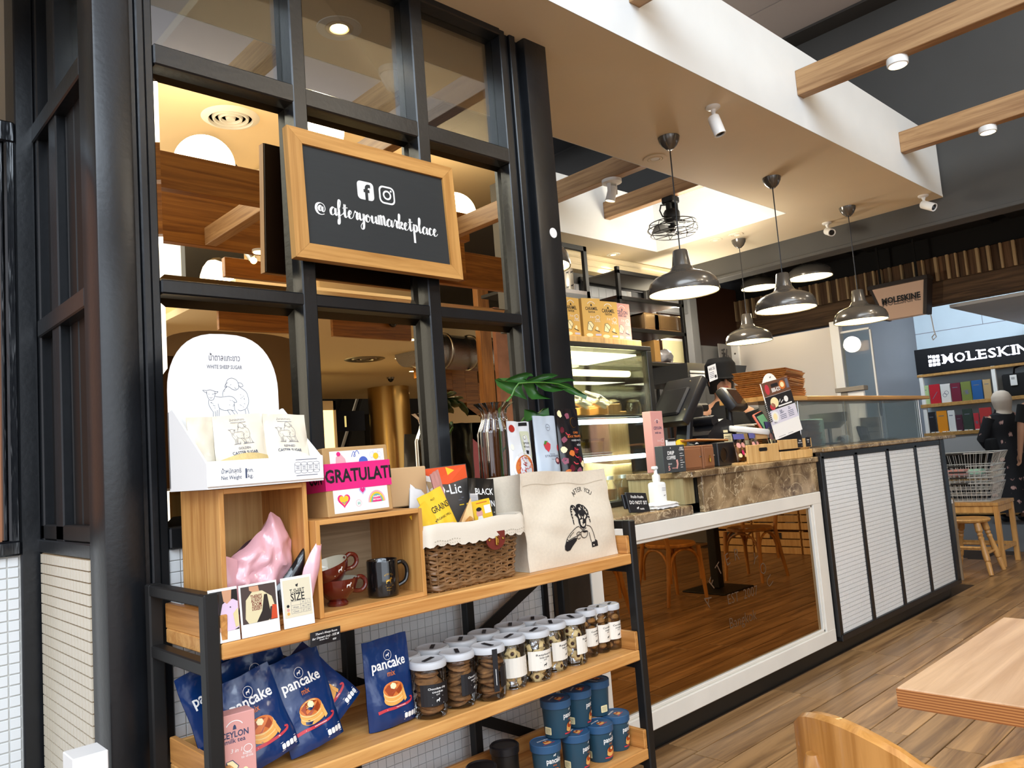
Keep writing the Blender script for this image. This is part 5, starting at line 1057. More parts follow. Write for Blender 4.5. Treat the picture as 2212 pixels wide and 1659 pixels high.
# ---------------------------------------------------------------- fluted vase with a monstera leaf
t = thing('glass_vase', 'tall fluted smoked glass vase against the mirror behind the tote', 'vase', (1.782, 1.975, Z1+.012+.0)); H = .527
b = B(); n_ = 24
def vs_(u, v):
    z = .0+v*H; r = .060 if v < .82 else .060-.022*math.sin((v-.82)/.13*PI/2) if v < .95 else .038+.030*((v-.95)/.05)
    fl_ = 1+.06*math.cos(u*2*PI*14)*(1 if v < .98 else .6); return V((r*fl_*math.cos(u*2*PI), r*fl_*math.sin(u*2*PI), z))
b.grid(vs_, 112, 26, 0, True); ob('glass', b, m_smoke, t); ob('base', B().lathe([(0, 0), (.06, 0), (.06, .02), (0, .02)], 28), m_smoke, t)
ob('riser', B().lathe([(0, -.012), (.055, -.012), (.055, 0), (0, 0)], 24), m_blackflat, t)
t = thing('monstera_leaf', 'large green split leaf rising from the smoked glass vase', 'leaf', (1.80, 1.965, 1.02))
def leafpt(zx, zy, dy=0):
    px, py = 1030+zx*260/1269, 780+zy*195/952; Y = 1.935-.11*(zx-430)/730+dy; return at(px, py, Y=Y)-V((1.80, 1.965, 1.02))
def lobe(P, par, bow=.012):
    n_ = len(P); c = (sum(p[0] for p in P)/n_, sum(p[1] for p in P)/n_); b = B(); rings = []
    for q, w_ in ((1, 0), (.72, .55), (.4, .9), (0, 1)):
        rings.append([leafpt(c[0]+(x-c[0])*q, c[1]+(y-c[1])*q, bow*w_) for x, y in P] if q else [leafpt(c[0], c[1], bow)])
    vs2 = [[b.bm.verts.new(p) for p in r] for r in rings]
    for a, d in zip(vs2, vs2[1:]):
        for k in range(n_):
            k2 = (k+1) % n_
            if len(d) == 1: b.bm.faces.new((a[k], a[k2], d[0]))
            else: b.bm.faces.new((a[k], a[k2], d[k2], d[k]))
    ob('leaf_lobe', b, m_leaf, par)
for P in ([(190, 195), (230, 180), (290, 215), (340, 175), (430, 137), (520, 118), (575, 130), (598, 158), (550, 160), (520, 190), (540, 210), (480, 240)], [(190, 195), (300, 215), (430, 225), (480, 240), (475, 290), (500, 350), (535, 410), (480, 390), (400, 365), (330, 340), (260, 295), (215, 260)],
          [(480, 238), (520, 205), (600, 170), (700, 135), (790, 128), (858, 148), (800, 175), (700, 205), (600, 228)], [(600, 225), (690, 215), (760, 195), (860, 180), (980, 178), (1045, 208), (950, 215), (850, 232), (740, 236)],
          [(740, 228), (850, 225), (960, 235), (1060, 300), (1165, 365), (1150, 408), (1080, 370), (990, 345), (920, 310), (850, 265)], [(600, 228), (700, 222), (760, 245), (850, 275), (965, 290), (900, 310), (800, 328), (720, 315), (650, 275)], [(480, 240), (600, 235), (620, 290), (670, 350), (785, 400), (700, 398), (580, 405), (540, 370), (515, 310)]): lobe(P, t)
ob('stem', B().tube([(-.01, .0, .03), (-.005, .0, .25), (-.01, -.01, .40), leafpt(365, 372)], [.005, .005, .0045, .0042], 8), m_stem, t); ob('midrib', B().tube([leafpt(x, y, -.003) for x, y in ((365, 372), (400, 290), (440, 236), (540, 226), (700, 224), (860, 240), (1000, 290), (1150, 390))], [.0036, .0034, .003, .0026, .002, .0016, .001, .0006], 6), m_stem, t)
t2 = thing('monstera_leaf', 'lower green leaf half hidden behind the snack pouches', 'leaf', (1.80, 1.965, 1.02))
ob('stem', B().tube([(-.01, .005, .03), (0, .01, .25), leafpt(500, 600, .03)], .004, 6), m_stem, t2); lobe([(500, 510), (580, 515), (660, 555), (700, 500), (755, 492), (765, 570), (660, 590), (580, 620), (520, 640), (498, 590)], t2)
# ---------------------------------------------------------------- pancake mix pouches on the middle tier
def pancake(f, x, y, s, l=0, a=0, b_=1, c=2, d=3):
    f.ell(x, y-.30*s, .52*s, .26*s, a, l, 26); f.ell(x, y-.16*s, .50*s, .28*s, 4, l+1, 26); f.ell(x+.01*s, y-.10*s, .52*s, .28*s, a, l+2, 26); f.ell(x, y+.02*s, .50*s, .30*s, 4, l+3, 26); f.ell(x, y+.06*s, .48*s, .28*s, b_, l+4, 26)
    f.poly([(x-.42*s, y+.1*s), (x-.2*s, y+.26*s), (x+.1*s, y+.28*s), (x+.36*s, y+.16*s), (x+.40*s, y-.06*s), (x+.2*s, y-.18*s), (x+.08*s, y-.05*s), (x-.1*s, y-.2*s), (x-.28*s, y-.14*s)], c, l+5)
    f.poly([(x-.12*s, y+.10*s), (x+.02*s, y+.04*s), (x+.14*s, y+.12*s), (x+.12*s, y+.24*s), (x-.02*s, y+.30*s), (x-.13*s, y+.22*s)], d, l+6)
    f.poly([(x+.38*s, y-.05*s), (x+.50*s, y-.05*s), (x+.56*s, y-.44*s), (x+.44*s, y-.52*s), (x+.40*s, y-.3*s)], a, l+5)
pm_mats = [m_amber, m_orange, m_syrup, m_butter, mat('print_pancake_side', 'e9c27c', .5), m_white, m_red]
def pr_pan(f, w_, h):
    f.ring(0, h*.80, w_*.085, w_*.085, .0011, 5); goat(f, 0, h*.775, .011, 5)
    f.text('pancake', .036, 0, h*.655, 5, bold=.02, fit=w_*.74); f.text('mix', .021, 0, h*.565, 1, bold=.008, fit=w_*.16); pancake(f, 0, h*.40, w_*.44)
    P = [(-w_*.36, h*.20), (-w_*.2, h*.215), (0, h*.21), (w_*.2, h*.215), (w_*.34, h*.235), (w_*.38, h*.265), (w_*.33, h*.275)]; f.line(P, .008, 6, 1, sm=4, w1=.004); f.line([(-w_*.2, h*.213), (w_*.2, h*.213)], .0012, 5, 2)
    for k in range(4): f.rr(w_*(.16+.075*k), h*.055, w_*(.225+.075*k), h*.115, .003, 5, 0)
    f.line([(w_*.15, h*.13), (w_*.45, h*.13)], .001, 5); f.line([(w_*.15, h*.042), (w_*.45, h*.042)], .001, 5)
kw = dict(group='blue pancake mix pouches', name='pancake_pouch', wr=.006, seal=.08)
stand_pouch('upright blue pancake mix pouch standing alone, left of the cookie jars', 1.178, 1.785, Z2+.001, .146, .222, .06, m_navy, (-.05, -.025, .0), 11, pr_pan, pm_mats, **kw)
stand_pouch('blue pancake mix pouch with full label, middle of the leaning heap', .962, 1.785, Z2+.004, .145, .222, .05, m_navy, (-.20, -.16, .03), 12, pr_pan, pm_mats, **kw)
stand_pouch('blue pancake mix pouch half covered by the pink milk tea carton', .838, 1.775, Z2+.004, .145, .205, .05, m_navy, (-.20, -.24, .0), 13, pr_pan, pm_mats, **kw)
stand_pouch('blue pancake mix pouch rear left of the heap, only its top showing', .80, 1.89, Z2+.004, .145, .225, .04, m_navy, (-.10, -.28, .1), 14, pr_pan, pm_mats, **kw)
stand_pouch('blue pancake mix pouch rear right of the heap, its shiny seal highest', .90, 1.875, Z2+.004, .165, .235, .04, m_navy, (-.08, -.22, .0), 15, pr_pan, pm_mats, **kw)
stand_pouch('blue pancake mix pouch slumped sideways at the right of the heap', 1.055, 1.825, Z2+.012, .145, .20, .04, m_navy, (-.45, -.62, .1), 16, pr_pan, pm_mats, **kw)
carton('pink milk tea carton standing at the front of the middle tier, lower left', 466, 556, 1541, 1700, 1.722, m_pinkbox, 'cey', .045, -.06, Z2+.001, 'tea carton on the middle tier')
# ---------------------------------------------------------------- cookie jars
def cookies_in(t, R, h, kind, seed):
    q = random.Random(seed); k = 0
    if kind == 'choc':
        for i in range(13):
            z = .014+i*.0082; M = Matrix.Translation((q.uniform(-.010, .010), q.uniform(-.010, .004), z)) @ Euler((q.uniform(-.35, .35), q.uniform(-.35, .35), 0)).to_matrix().to_4x4()
            ob('cookie', B().lathe([(0, -.005), (R*.62, -.004), (R*.70, 0), (R*.62, .005), (0, .007)], 12, M=M), m_cookied, t)
    elif kind == 'rasp':
        for i in range(13):
            a, z = i*2.4+seed, .012+i*.0078; M = Matrix.Translation((math.cos(a)*R*.58, math.sin(a)*R*.58, z)) @ Euler((PI/2, 0, a+PI/2)).to_matrix().to_4x4()
            b = B(); n_ = 12; b.grid(lambda u, v: M @ V(((.005+.014*v*(1+.16*math.cos(u*2*PI*6)))*math.cos(u*2*PI), (.005+.014*v*(1+.16*math.cos(u*2*PI*6)))*math.sin(u*2*PI), -.008*v+.007*math.sin(PI*v))), 24, 4, 0, True)
            b.lathe([(0, .001), (.006, .001), (.004, .005), (0, .006)], 10, mi=1, M=M); ob('cookie', b, [m_cookiey, m_jam], t)
        ob('foil_liner', B().lathe([(0, .004), (R*.56, .005), (R*.5, h*.8), (R*.8, h*.93)], 16), m_foil, t)
    else:
        for i in range(12):
            a, z = i*2.1+seed, .014+i*.009; ob('cookie', B().ball((math.cos(a)*R*.5, math.sin(a)*R*.5, z), .016, 10, 0, (1, .8, .62)), m_cookie, t)
def jar(label, x, y, kind, R, H, rot, seed, lab='front'):
    t = thing('cookie_jar', label, 'jar', (x, y, Z2), 0, 'clear cookie jars on the middle tier')
    ob('jar', B().lathe([(0, .002), (R*.90, .002), (R*.97, .006), (R, .014), (R, H*.80), (R*.985, H*.84), (R*.93, H*.87), (R*.95, H*.90)], 32), m_clear, t)
    li = ob('lid', B().lathe([(R*.97, H*.875), (R*1.05, H*.875), (R*1.06, H*.89), (R*1.06, H*.955), (R*1.03, H*.985), (R*.92, H), (R*.86, H*.988), (0, H*.985)], 36), m_lid, t)
    M = Euler((0, 0, rot+.5)).to_matrix().to_4x4()
    ob('lid_tab', B().box((0, -.002, H*.992+.001), (R*.95, R*.24, .0012), 0, 0, None, M), m_ink, li)
    cookies_in(t, R, H, kind, seed)
    wh = kind != 'choc'; f = Fl(); W = R*2.25 if wh else R*2.0; z0, z1 = H*.24, H*.62
    K = 10
    for k in range(K): f.rect(-W/2+W*k/K, z0, -W/2+W*(k+1)/K, z1, 0)
    T = dict(choc=('Chocolate chip', 'cookie'), rasp=('Raspberry', 'butter cookie'), corn=('Cornflake', 'cookie'))[kind]
    if lab == 'front':
        f.text(T[0], .0078, 0, z1-.014, 1, 1, bold=.01, fit=W*.56); f.text(T[1], .0078, 0, z1-.0225, 1, 1, bold=.01, fit=W*.34); f.text('คุกกี้', .006, 0, z1-.029, 1, 1); goat(f, 0, z0+.009, .0105, 1, 1); f.line([(-.016, z1-.033), (.016, z1-.033)], .0008, 1, 1); f.line([(-.018, z0+.004), (.018, z0+.004)], .0008, 1, 1)
    elif lab == 'back':
        for k in range(11): f.line([(-W*.36, z1-.006-k*.004), (W*(.20+.14*((k*7) % 3)/2), z1-.006-k*.004)], .001, 1, 1)
    else:
        f.rr(-W*.08, z0+.006, W*.3, z1-.006, .001, 2, 1)
        for k in range(9): f.line([(-W*.05, z1-.010-k*.004), (W*.26, z1-.010-k*.004)], .001, 1, 2)
    cm = [m_ink, m_white, m_lid] if not wh else [mat('label_cream', 'e4ddd0', .6) if 'label_cream' not in bpy.data.materials else bpy.data.materials['label_cream'], m_ink, m_white]
    f.build('label', cm, t, around(R+.0004, 0, rot))
    if lab == 'strip':
        g = Fl(); g.rect(-.008, H*.18, .008, H*.97, 0); g.line([(0, H*.3), (0, H*.6)], .0016, 1, 1); g.build('seal_strip', [m_ink, m_white], t, around(R*1.065, 0, -.30))
    return t
J = [(1.288, 1.768, 'choc', 'chocolate chip cookie jar with black label, leftmost of the front row', -.15, 'front'), (1.389, 1.770, 'choc', 'chocolate chip cookie jar second from left, label turned to the right', .5, 'front'),
     (1.482, 1.745, 'choc', 'cookie jar with a black seal strip down its front, third in the front row', 1.0, 'strip'), (1.588, 1.770, 'rasp', 'raspberry cookie jar showing its back label text, fourth in the front row', -.1, 'back'),
     (1.684, 1.762, 'rasp', 'raspberry butter cookie jar with its label square on, fifth in the front row', -.1, 'front'), (1.786, 1.79, 'rasp', 'raspberry butter cookie jar sixth in the front row, label turned right', .35, 'front'),
     (1.875, 1.785, 'rasp', 'raspberry cookie jar at the right end of the large jars', .6, 'front')]
for i, (x, y, k, lb, rot, lab) in enumerate(J): jar(lb, x, y, k, .0475, .146, rot, i, lab)
for i, (x, y, lb, rot) in enumerate(((1.967, 1.80, 'slim cornflake cookie jar, left of the three small jars', .2), (2.028, 1.80, 'slim cornflake cookie jar, middle of the three small jars', .15), (2.087, 1.795, 'slim cornflake cookie jar, nearest the right end of the rack', .0))):
    jar(lb, min(x, 2.082), y, 'corn', .0335, .15, rot, i+20)
for i, (x, k, lb) in enumerate(((1.283, 'choc', 'rear cookie jar, leftmost lid of the back row'), (1.385, 'choc', 'rear cookie jar, second lid of the back row'), (1.49, 'choc', 'rear cookie jar, third lid of the back row'), (1.59, 'rasp', 'rear cookie jar, fourth lid of the back row'), (1.70, 'rasp', 'rear cookie jar, fifth lid of the back row'), (1.80, 'rasp', 'rear cookie jar, rightmost lid of the back row'))):
    jar(lb, x, 1.872+(.012 if i > 2 else .004), k, .0475, .146, .3, i+30)
# ---------------------------------------------------------------- teal tubs on the bottom tier
def tub(label, x, y, z, rot, face=True):
    t = thing('pancake_tub', label, 'tub', (x, y, z), rot, 'teal pancake mix tubs'); R, H = .046, .112
    ob('cup', B().lathe([(0, .002), (R*.84, 0), (R*.86, .002), (R*.97, H*.88), (0, H*.88)], 34), m_teal, t)
    li = ob('lid', B().lathe([(R*1.03, H*.80), (R*1.05, H*.80), (R*1.06, H*.985), (R*1.03, H), (R*1.0, H*.98), (0, H*.975)], 36), m_teallid, t)
    f = Fl(); f.text('pancake', .011, 0, .012, 5, 0, bold=.02, fit=.042); pancake(f, 0, -.006, .024); f.line([(-.022, -.022), (.022, -.020)], .003, 6, 1); f.build('print', pm_mats, li, plane((0, 0, H*.975), (1, 0, 0), (0, 1, 0)))
    f = Fl(); f.text('pancake', .022, 0, .060, 5, 0, bold=.025, fit=.058); f.text('mix', .010, 0, .050, 1, 0); goat(f, 0, .078, .009, 5); pancake(f, 0, .034, .034); f.line([(-.026, .013), (0, .012), (.026, .016)], .004, 6, 1, sm=3); f.build('print', pm_mats, t, lambda x_, y_, h: V(((R*(.86+.12*y_/.1)+h+.0006)*math.sin(x_/R), -(R*(.86+.12*y_/.1)+h+.0006)*math.cos(x_/R), y_)))
    f = Fl(); f.rr(-.014, .012, .014, .034, .003, 0); [f.line([(-.010, .016+.004*k), (.010, .016+.004*k)], .0008, 1, 1) for k in range(4)]; f.build('label', [m_butter, m_ink], t, lambda x_, y_, h: V(((R*.90+h+.001)*math.sin(x_/R-1.9), -(R*.90+h+.001)*math.cos(x_/R-1.9), y_)))
    return t
zt = Z3; zt2 = Z3+.1125
tub('teal pancake tub at the front left of the bottom row, label square on', 1.735, 1.80, zt, -.15); tub('teal pancake tub, second in the bottom row', 1.852, 1.785, zt, .35); tub('teal pancake tub, third in the bottom row, full label', 1.955, 1.775, zt, .1); tub('teal pancake tub at the right end of the bottom row', 2.058, 1.79, zt, .3)
tub('teal pancake tub, left one of the three stacked on top', 1.798, 1.805, zt2, .35); tub('teal pancake tub, middle one of the three stacked on top', 1.908, 1.815, zt2, .5); tub('teal pancake tub turned with its label away, right one stacked on top', 2.022, 1.835, zt2, 1.7)
for x, y, lb in ((1.50, 1.83, 'dark round tin on the bottom tier, left of the tubs'), (1.655, 1.90, 'dark round tin on the bottom tier, half behind the front left tub')):
    t = thing('round_tin', lb, 'tin', (x, y, zt), 0, 'dark tins on the bottom tier'); ob('can', B().lathe([(0, 0), (.04, 0), (.042, .004), (.042, .088), (0, .088)], 28), m_blackflat, t); ob('lid', B().lathe([(.044, .082), (.046, .084), (.046, .104), (.042, .108), (.038, .104), (0, .104)], 28), m_blackplastic, t)
# white carton poking up at the bottom left edge
p = at(188, 1650, Y=1.95); t = thing('white_carton', 'white carton corner poking up at the bottom edge beside the corner post', 'carton', (p.x, 1.95, 0)); ob('box', B().span((-.035, -.03, 0), (.035, .05, .69), 0, .002), m_white, t)
# ---------------------------------------------------------------- things on the low marble slab
ZL, ZR, ZT = .9725, 1.1285, 1.1765
p = at(1431, 1098, Y=2.23); t = thing('pump_bottle', 'square white pump bottle of hand gel on the low marble slab', 'bottle', (p.x, 2.25, ZL), -.25)
b = B(); b.span((-.036, -.030, 0), (.036, .030, .118), 0, .014, None, 3); ob('bottle', b, m_whitep, t)
ob('collar', B().lathe([(0, .118), (.016, .118), (.019, .128), (.019, .15), (.012, .153), (.008, .16), (.008, .178), (0, .178)], 20), m_white, t)
ob('pump_head', B().span((-.018, -.012, .176), (.016, .012, .192), 0, .004).tube([(.01, 0, .186), (.04, 0, .187), (.058, 0, .178), (.062, 0, .168)], [.007, .006, .005, .004], 8), m_white, t)
f = Fl()
for k in range(3): f.line([(.004, .09-.006*k), (.026, .09-.006*k)], .0016, 0)
goat(f, .016, .05, .009, 1); f.build('print', [m_inkg, m_ink], t, plane((0, -.0302, 0)))
t = thing('desk_sign', 'black DO NOT SIT sign propped on the marble slab edge', 'sign', at(1385, 1117, Y=2.165).to_tuple()[:2]+(ZL,), 0, None, rot=(-.28, .10, -.02)); b = B().span((-.072, 0, 0), (.072, .008, .092), 0, .002); ob('board', b, m_ink, t)
ob('foot', B().span((-.085, .009, .02), (-.02, .02, .085), 0, .002), m_blackplastic, t)
f = Fl(); f.text('ห้ามนั่ง ห้ามพิง', .015, 0, .066, bold=.02, fit=.088); f.text('DO NOT SIT', .023, 0, .038, bold=.012, fit=.122); goat(f, -.012, .014, .014); f.text('ขออภัย', .010, .016, .014, bold=.02); f.build('lettering', [m_white], t, plane((0, -.0004, 0)))
p = at(1470, 1098, Y=2.20); t = thing('folded_towel', 'folded white towel lying on the low marble slab', 'towel', (2.98, 2.20, ZL))
b = B()
for k in range(2): b.grid(lambda u, v, k=k: V((.17*(u-.5)*1.0+.006*noise.noise(V((v*4, k, u*3))), -.045+.09*v, .003+k*.014+.013*(math.sin(PI*u)**.3)*(math.sin(PI*v)**.3)+.004*noise.noise(V((u*7, v*7, k))))), 18, 10)
b.span((-.082, -.04, 0), (.082, .042, .018), 0, .008, None, 2); ob('cloth', b, mat('towel', 'e4e2e0', .95, bump=.5, bscale=300), t)
# ---------------------------------------------------------------- on the register block
t = thing('coffee_carton', 'black drip coffee carton standing on the counter end', 'carton', (3.10, 2.19, ZR), -.10, 'black drip coffee cartons'); W, H = .155, .128
ob('carton', B().span((-.075, 0, 0), (.08, .05, H), 0, .0015), mat('coffee_black', '3a3e40', .5), t)
f = Fl(); x0 = -.02; f.line([(x0, H*.88), (x0, H*.93)], .004, 0); f.text('DRIP', .024, x0, H*.66, 0, bold=.03, fit=.048); f.text('COFFEE', .022, x0, H*.49, 0, bold=.03, fit=.062); f.text('Quick', .011, x0-.012, H*.30, 0, shear=.3); f.text('5', .030, x0-.020, H*.09, 1, bold=.03); f.text('minutes', .010, x0+.016, H*.14, 1, bold=.02); f.poly([(.012, H*.45), (.024, H*.47), (.028, H*.3), (.018, H*.12), (.010, H*.14), (.016, H*.3)], 1)
f.text('DRIP', .011, .056, H*.86, 0, bold=.02); f.text('COFFEE', .010, .056, H*.79, 0, bold=.02, fit=.034)
for k in range(7): f.line([(.042, H*(.68-.085*k)), (.042+.03*(.7+.3*math.sin(k*2)), H*(.68-.085*k))], .0022, 1 if k == 2 else 0)
f.build('print', [m_white, m_pinkbox], t, plane((0, 0, 0)))
t = thing('label_stand', 'clear acrylic stand with a white edge behind the coffee carton', 'stand', (3.19, 2.26, ZR)); ob('sheet', B().span((-.04, 0, 0), (.035, .006, .155), 0, .001), m_white, t); ob('clip', B().span((-.03, -.004, .148), (.03, .01, .162), 0, .002), m_blackplastic, t)
carton('tall pink tea carton beside the fridge post on the register counter', 1412, 1438, 888, 975, 2.34, m_pinkbox, 'cey', .05, 0, ZR+.0005, 'tea cartons by the fridge')
for i, (px0, px1) in enumerate(((1480, 1516), (1518, 1551))):
    a, b_ = at(px0, 1012, Y=2.235), at(px1, 1012, Y=2.235); t = thing('cash_locker', ('left' if i == 0 else 'right')+' small brown wooden locker box with a tiny door on the counter', 'locker', ((a.x+b_.x)/2, 2.235, ZR), -.12+.3*i, 'brown wooden locker boxes'); w2 = (b_.x-a.x)/2
    ob('body', B().span((-w2, .004, 0), (w2, .075, .118), 0, .003), mat('mdf_brown', '8a5a3a', .55) if i == 0 else bpy.data.materials['mdf_brown'], t); dr = ob('door', B().span((-w2+.012, -.001, .01), (w2-.010, .005, .104), 0, .001), bpy.data.materials['mdf_brown'], t)
    ob('hasp', B().box((w2-.014, -.003, .062), (.014, .004, .006), 0, .001), m_chrome, dr)
    if i == 1: ob('padlock', B().span((-.022, -.014, .03), (-.006, -.004, .05), 0, .002).tube([(-.020, -.009, .05), (-.019, -.009, .064), (-.009, -.009, .064), (-.008, -.009, .05)], .0018, 6), m_brass, dr)
a = at(1555, 1000, Y=2.26); t = thing('speaker_box', 'black square speaker with a round port between the lockers and crate', 'speaker', (a.x+.10, 2.27, ZR), .05); ob('cabinet', B().span((-.10, 0, 0), (.11, .14, .125), 0, .004), m_blackplastic, t); ob('port_ring', B().lathe([(.034, 0), (.04, 0), (.04, .004), (.034, .004), (.034, 0)], 26, M=Matrix.Translation((-.045, -.0, .06)) @ Matrix.Rotation(PI/2, 4, 'X')), m_black, t); ob('port', B().lathe([(0, .001), (.034, .001), (.034, .002), (0, .002)], 24, M=Matrix.Translation((-.045, .001, .06)) @ Matrix.Rotation(PI/2, 4, 'X')), m_dark, t)
t = thing('pine_crate', 'open pine crate of snack bags at the counter corner', 'crate', (3.735, 2.17, ZR)); 
ob('end_panel', B().span((0, 0, 0), (.33, .012, .098), 0, .002), m_pale, t); f = Fl(); f.rr(.115, .060, .205, .080, .0099, 0); f.build('hand_slot', [m_dark], t, plane((0, 0, 0)))
for z0, z1 in ((.0, .047), (.058, .112)): ob('slat', B().span((.338, -.004, z0), (.72, .010, z1), 0, .002), m_pale, t)
ob('back_panel', B().span((0, .20, 0), (.72, .212, .098), 0, .002), m_pale, t); ob('side_panel', B().span((.708, .01, 0), (.72, .20, .1), 0, .002), m_pale, t); ob('bottom', B().span((.0, .012, 0), (.708, .2, .01)), m_pale, t)
for k, x in enumerate((.575, .675)):
    g = Fl(); g.rect(-.03, 0, .03, .055, 0); g.text('Salted', .011, 0, .036, 1, 1, bold=.02); g.text('Brownie Thin', .009, 0, .024, 1, 1, bold=.02, fit=.05) if k == 0 else g.text('bites', .010, 0, .024, 1, 1); g.text('6', .008, .02, .008, 1, 1); g.build('price_card', [m_ink, m_white], t, plane((x, -.005, .062)))
def mini(lb, x, y, z, wd, h, cols, rz):
    g = thing('snack_bag', lb, 'bag', (3.735+x, 2.17+y, ZR+z), rz, 'clear snack bags in the pine crate', rot=(-.15, .02, rz)); b = B(); f0 = bag(b, wd, h, .03, .12, .003, x*40, .05, .5, 10, 12); ob('film', b, m_film, g, weld=.0002); ob('fill', B().box((0, .0, h*.30), (wd*.8, .018, h*.48), 0, .006), cols[0], g)
    f = Fl(); f.rect(-wd*.46, h*.80, wd*.46, h*.99, 0); f.ell(-wd*.1, h*.58, wd*.24, wd*.2, 1, 1); f.ell(wd*.18, h*.32, wd*.2, wd*.18, 2, 1); f.ell(-wd*.22, h*.22, wd*.16, wd*.15, 3, 1); f.build('print', [mat('bag_violet', '5c5c9c', .5) if 'bag_violet' not in bpy.data.materials else bpy.data.materials['bag_violet'], m_pinkbox, m_hot, m_butter], g, onbag(f0, wd, h))
for k in range(4): mini(['leftmost', 'second', 'third', 'fourth'][k]+' of the low clear snack bags in the pine crate', .05+.078*k, .07+.02*(k % 2), .011, .075, .155, (m_cookied, m_cookied, m_cookie, m_cookied)[k:], .1*(k-1))
for k in range(3): mini(['left', 'middle', 'right'][k]+' of the taller printed snack bags at the crate corner', .42+.1*k, .07+.02*(k % 2), .011, .10, (.215, .195, .16)[k], (m_butter, m_cookiey, m_foil)[k:], .12*(1-k))
# point of sale terminals
t = thing('pos_terminal', 'large black point of sale monitor seen from behind, tilted back', 'monitor', (3.62, 2.50, ZR), 0)
M = Matrix.Translation((0, 0, .36)) @ Euler((0, 0, -.25)).to_matrix().to_4x4() @ Euler((0, .62, 0)).to_matrix().to_4x4()
ob('monitor', B().box((0, 0, 0), (.055, .30, .30), 0, .012, None, M, 2).box((-.03, 0, -.02), (.03, .2, .18), 0, .01, None, M), m_blackplastic, t)
ob('stand', B().span((-.03, -.05, .0), (.06, .07, .02), 0, .006).box((.03, 0, .16), (.05, .09, .30), 0, .012, (0, .25, 0)), m_blackplastic, t); ob('bolt', B().ball((-.085, -.152, .46), .006, 8).ball((-.16, -.150, .31), .006, 8), m_chrome, t)
f = Fl(); f.rect(0, 0, .075, .085, 0); f.text('WS 32', .02, .035, .058, 1, 1, bold=.02); [f.line([(.008, .046-.009*k), (.05, .046-.009*k)], .003, 2, 1) for k in range(4)]; f.rect(.052, .01, .068, .026, 1, 1); f.build('sticker', [m_white, m_ink, m_inkg], t, plane((.08, -.165, .455), (1, -.1, .25), (-.1, 0, 1)))
t = thing('pos_pedestal', 'second black point of sale unit with wide upright back panel', 'monitor', (3.92, 2.64, ZR)); ob('panel', B().box((0, 0, .34), (.42, .05, .05), 0, .012, (0, -.02, .04)).box((.02, 0, .22), (.20, .06, .30), 0, .03, (.08, .05, 0), None, 3), m_blackplastic, t); ob('foot', B().span((-.12, -.08, 0), (.14, .1, .03), 0, .01), m_blackplastic, t)
t = thing('customer_display', 'small black customer display tilted outwards above the printer', 'display', (4.12, 2.46, ZR), 0); M = Matrix.Translation((0, 0, .37)) @ Euler((-.55, .0, .25)).to_matrix().to_4x4()
ob('body', B().box((0, 0, 0), (.27, .06, .15), 0, .018, None, M, 2), m_blackplastic, t); ob('screen', B().box((.01, -.031, 0), (.20, .002, .105), 0, 0, None, M), m_screen, t); ob('stem', B().cyl((0, .03, 0), (0, .03, .33), .02).lathe([(0, 0), (.08, 0), (.08, .012), (0, .012)], 20, (0, .03, 0)), m_blackplastic, t)
t = thing('receipt_printer', 'rounded black receipt printer on the register counter', 'printer', (3.87, 2.36, ZR+.0), -.1); ob('riser', B().span((-.15, .0, 0), (.15, .18, .12), 0, .004), m_blackplastic, t)
ob('body', B().prism([(-.17, 0), (.06, 0), (.07, .05), (.05, .12), (-.02, .135), (-.10, .11), (-.17, .05)], .17, Matrix(((1, 0, 0, 0), (0, 0, 1, 0), (0, 1, 0, .1205), (0, 0, 0, 1)))), m_blackplastic, t); ob('roll', B().cyl((-.10, .0, .245), (-.10, .14, .245), .03, n=16), m_blackplastic, t)
f = Fl(); f.rect(0, 0, .075, .045, 0); f.rect(.0, .052, .04, .066, 0); [f.line([(.008, .01+.01*k), (.06, .01+.01*k)], .003, 1, 1) for k in range(3)]; f.build('sticker', [m_butter, m_ink], t, plane((-.04, -.001, .125)))
t = thing('clipboard', 'orange brown wooden board sticking out beside the printer', 'board', (3.62, 2.30, ZR+.135), -.15, None, rot=(0, .05, -.12)); ob('board', B().span((-.13, 0, 0), (.13, .12, .012), 0, .003), m_tray, t)
t2 = thing('paper_heap', 'crumpled paper slips and a small yellow bag behind the pink carton', 'papers', (3.58, 2.42, ZR)); ob('tray', B().span((-.1, 0, 0), (.14, .1, .10), 0, .004), m_blackplastic, t2); ob('slips', B().grid(lambda u, v: V((-.06+.18*u, .1*v, .12+.03*noise.noise(V((u*5, v*4, 2))))), 8, 5), m_white, t2); ob('bag', B().ball((-.05, .02, .135), .035, 10, 0, (1.2, .8, .7)), m_yellow, t2)
t = thing('card_reader_box', 'white payment device lying on a kraft box beside the menu stand', 'device', (4.02, 2.28, ZR+.126), -.25); ob('box', B().span((-.10, 0, -.0), (.11, .10, .036), 0, .002), m_cardboard, t); ob('device', B().box((-.02, .03, .055), (.26, .09, .035), 0, .01, (.12, .12, 0), None, 2), m_whitep, t); ob('screen', B().box((-.08, .03, .079), (.08, .06, .002), 0, 0, (.12, .12, 0)), m_screen, t)
t = thing('payment_handset', 'handheld payment terminal with a coral rim and lit screen', 'device', (4.22, 2.27, ZR+.10), 0, None, rot=(-.35, -.28, -.2)); ob('body', B().box((0, 0, .10), (.085, .02, .20), 0, .016, None, None, 3), mat('coral_rim', 'd7705c', .4), t); ob('face', B().box((0, -.0085, .10), (.074, .006, .19), 0, .003), m_blackplastic, t)
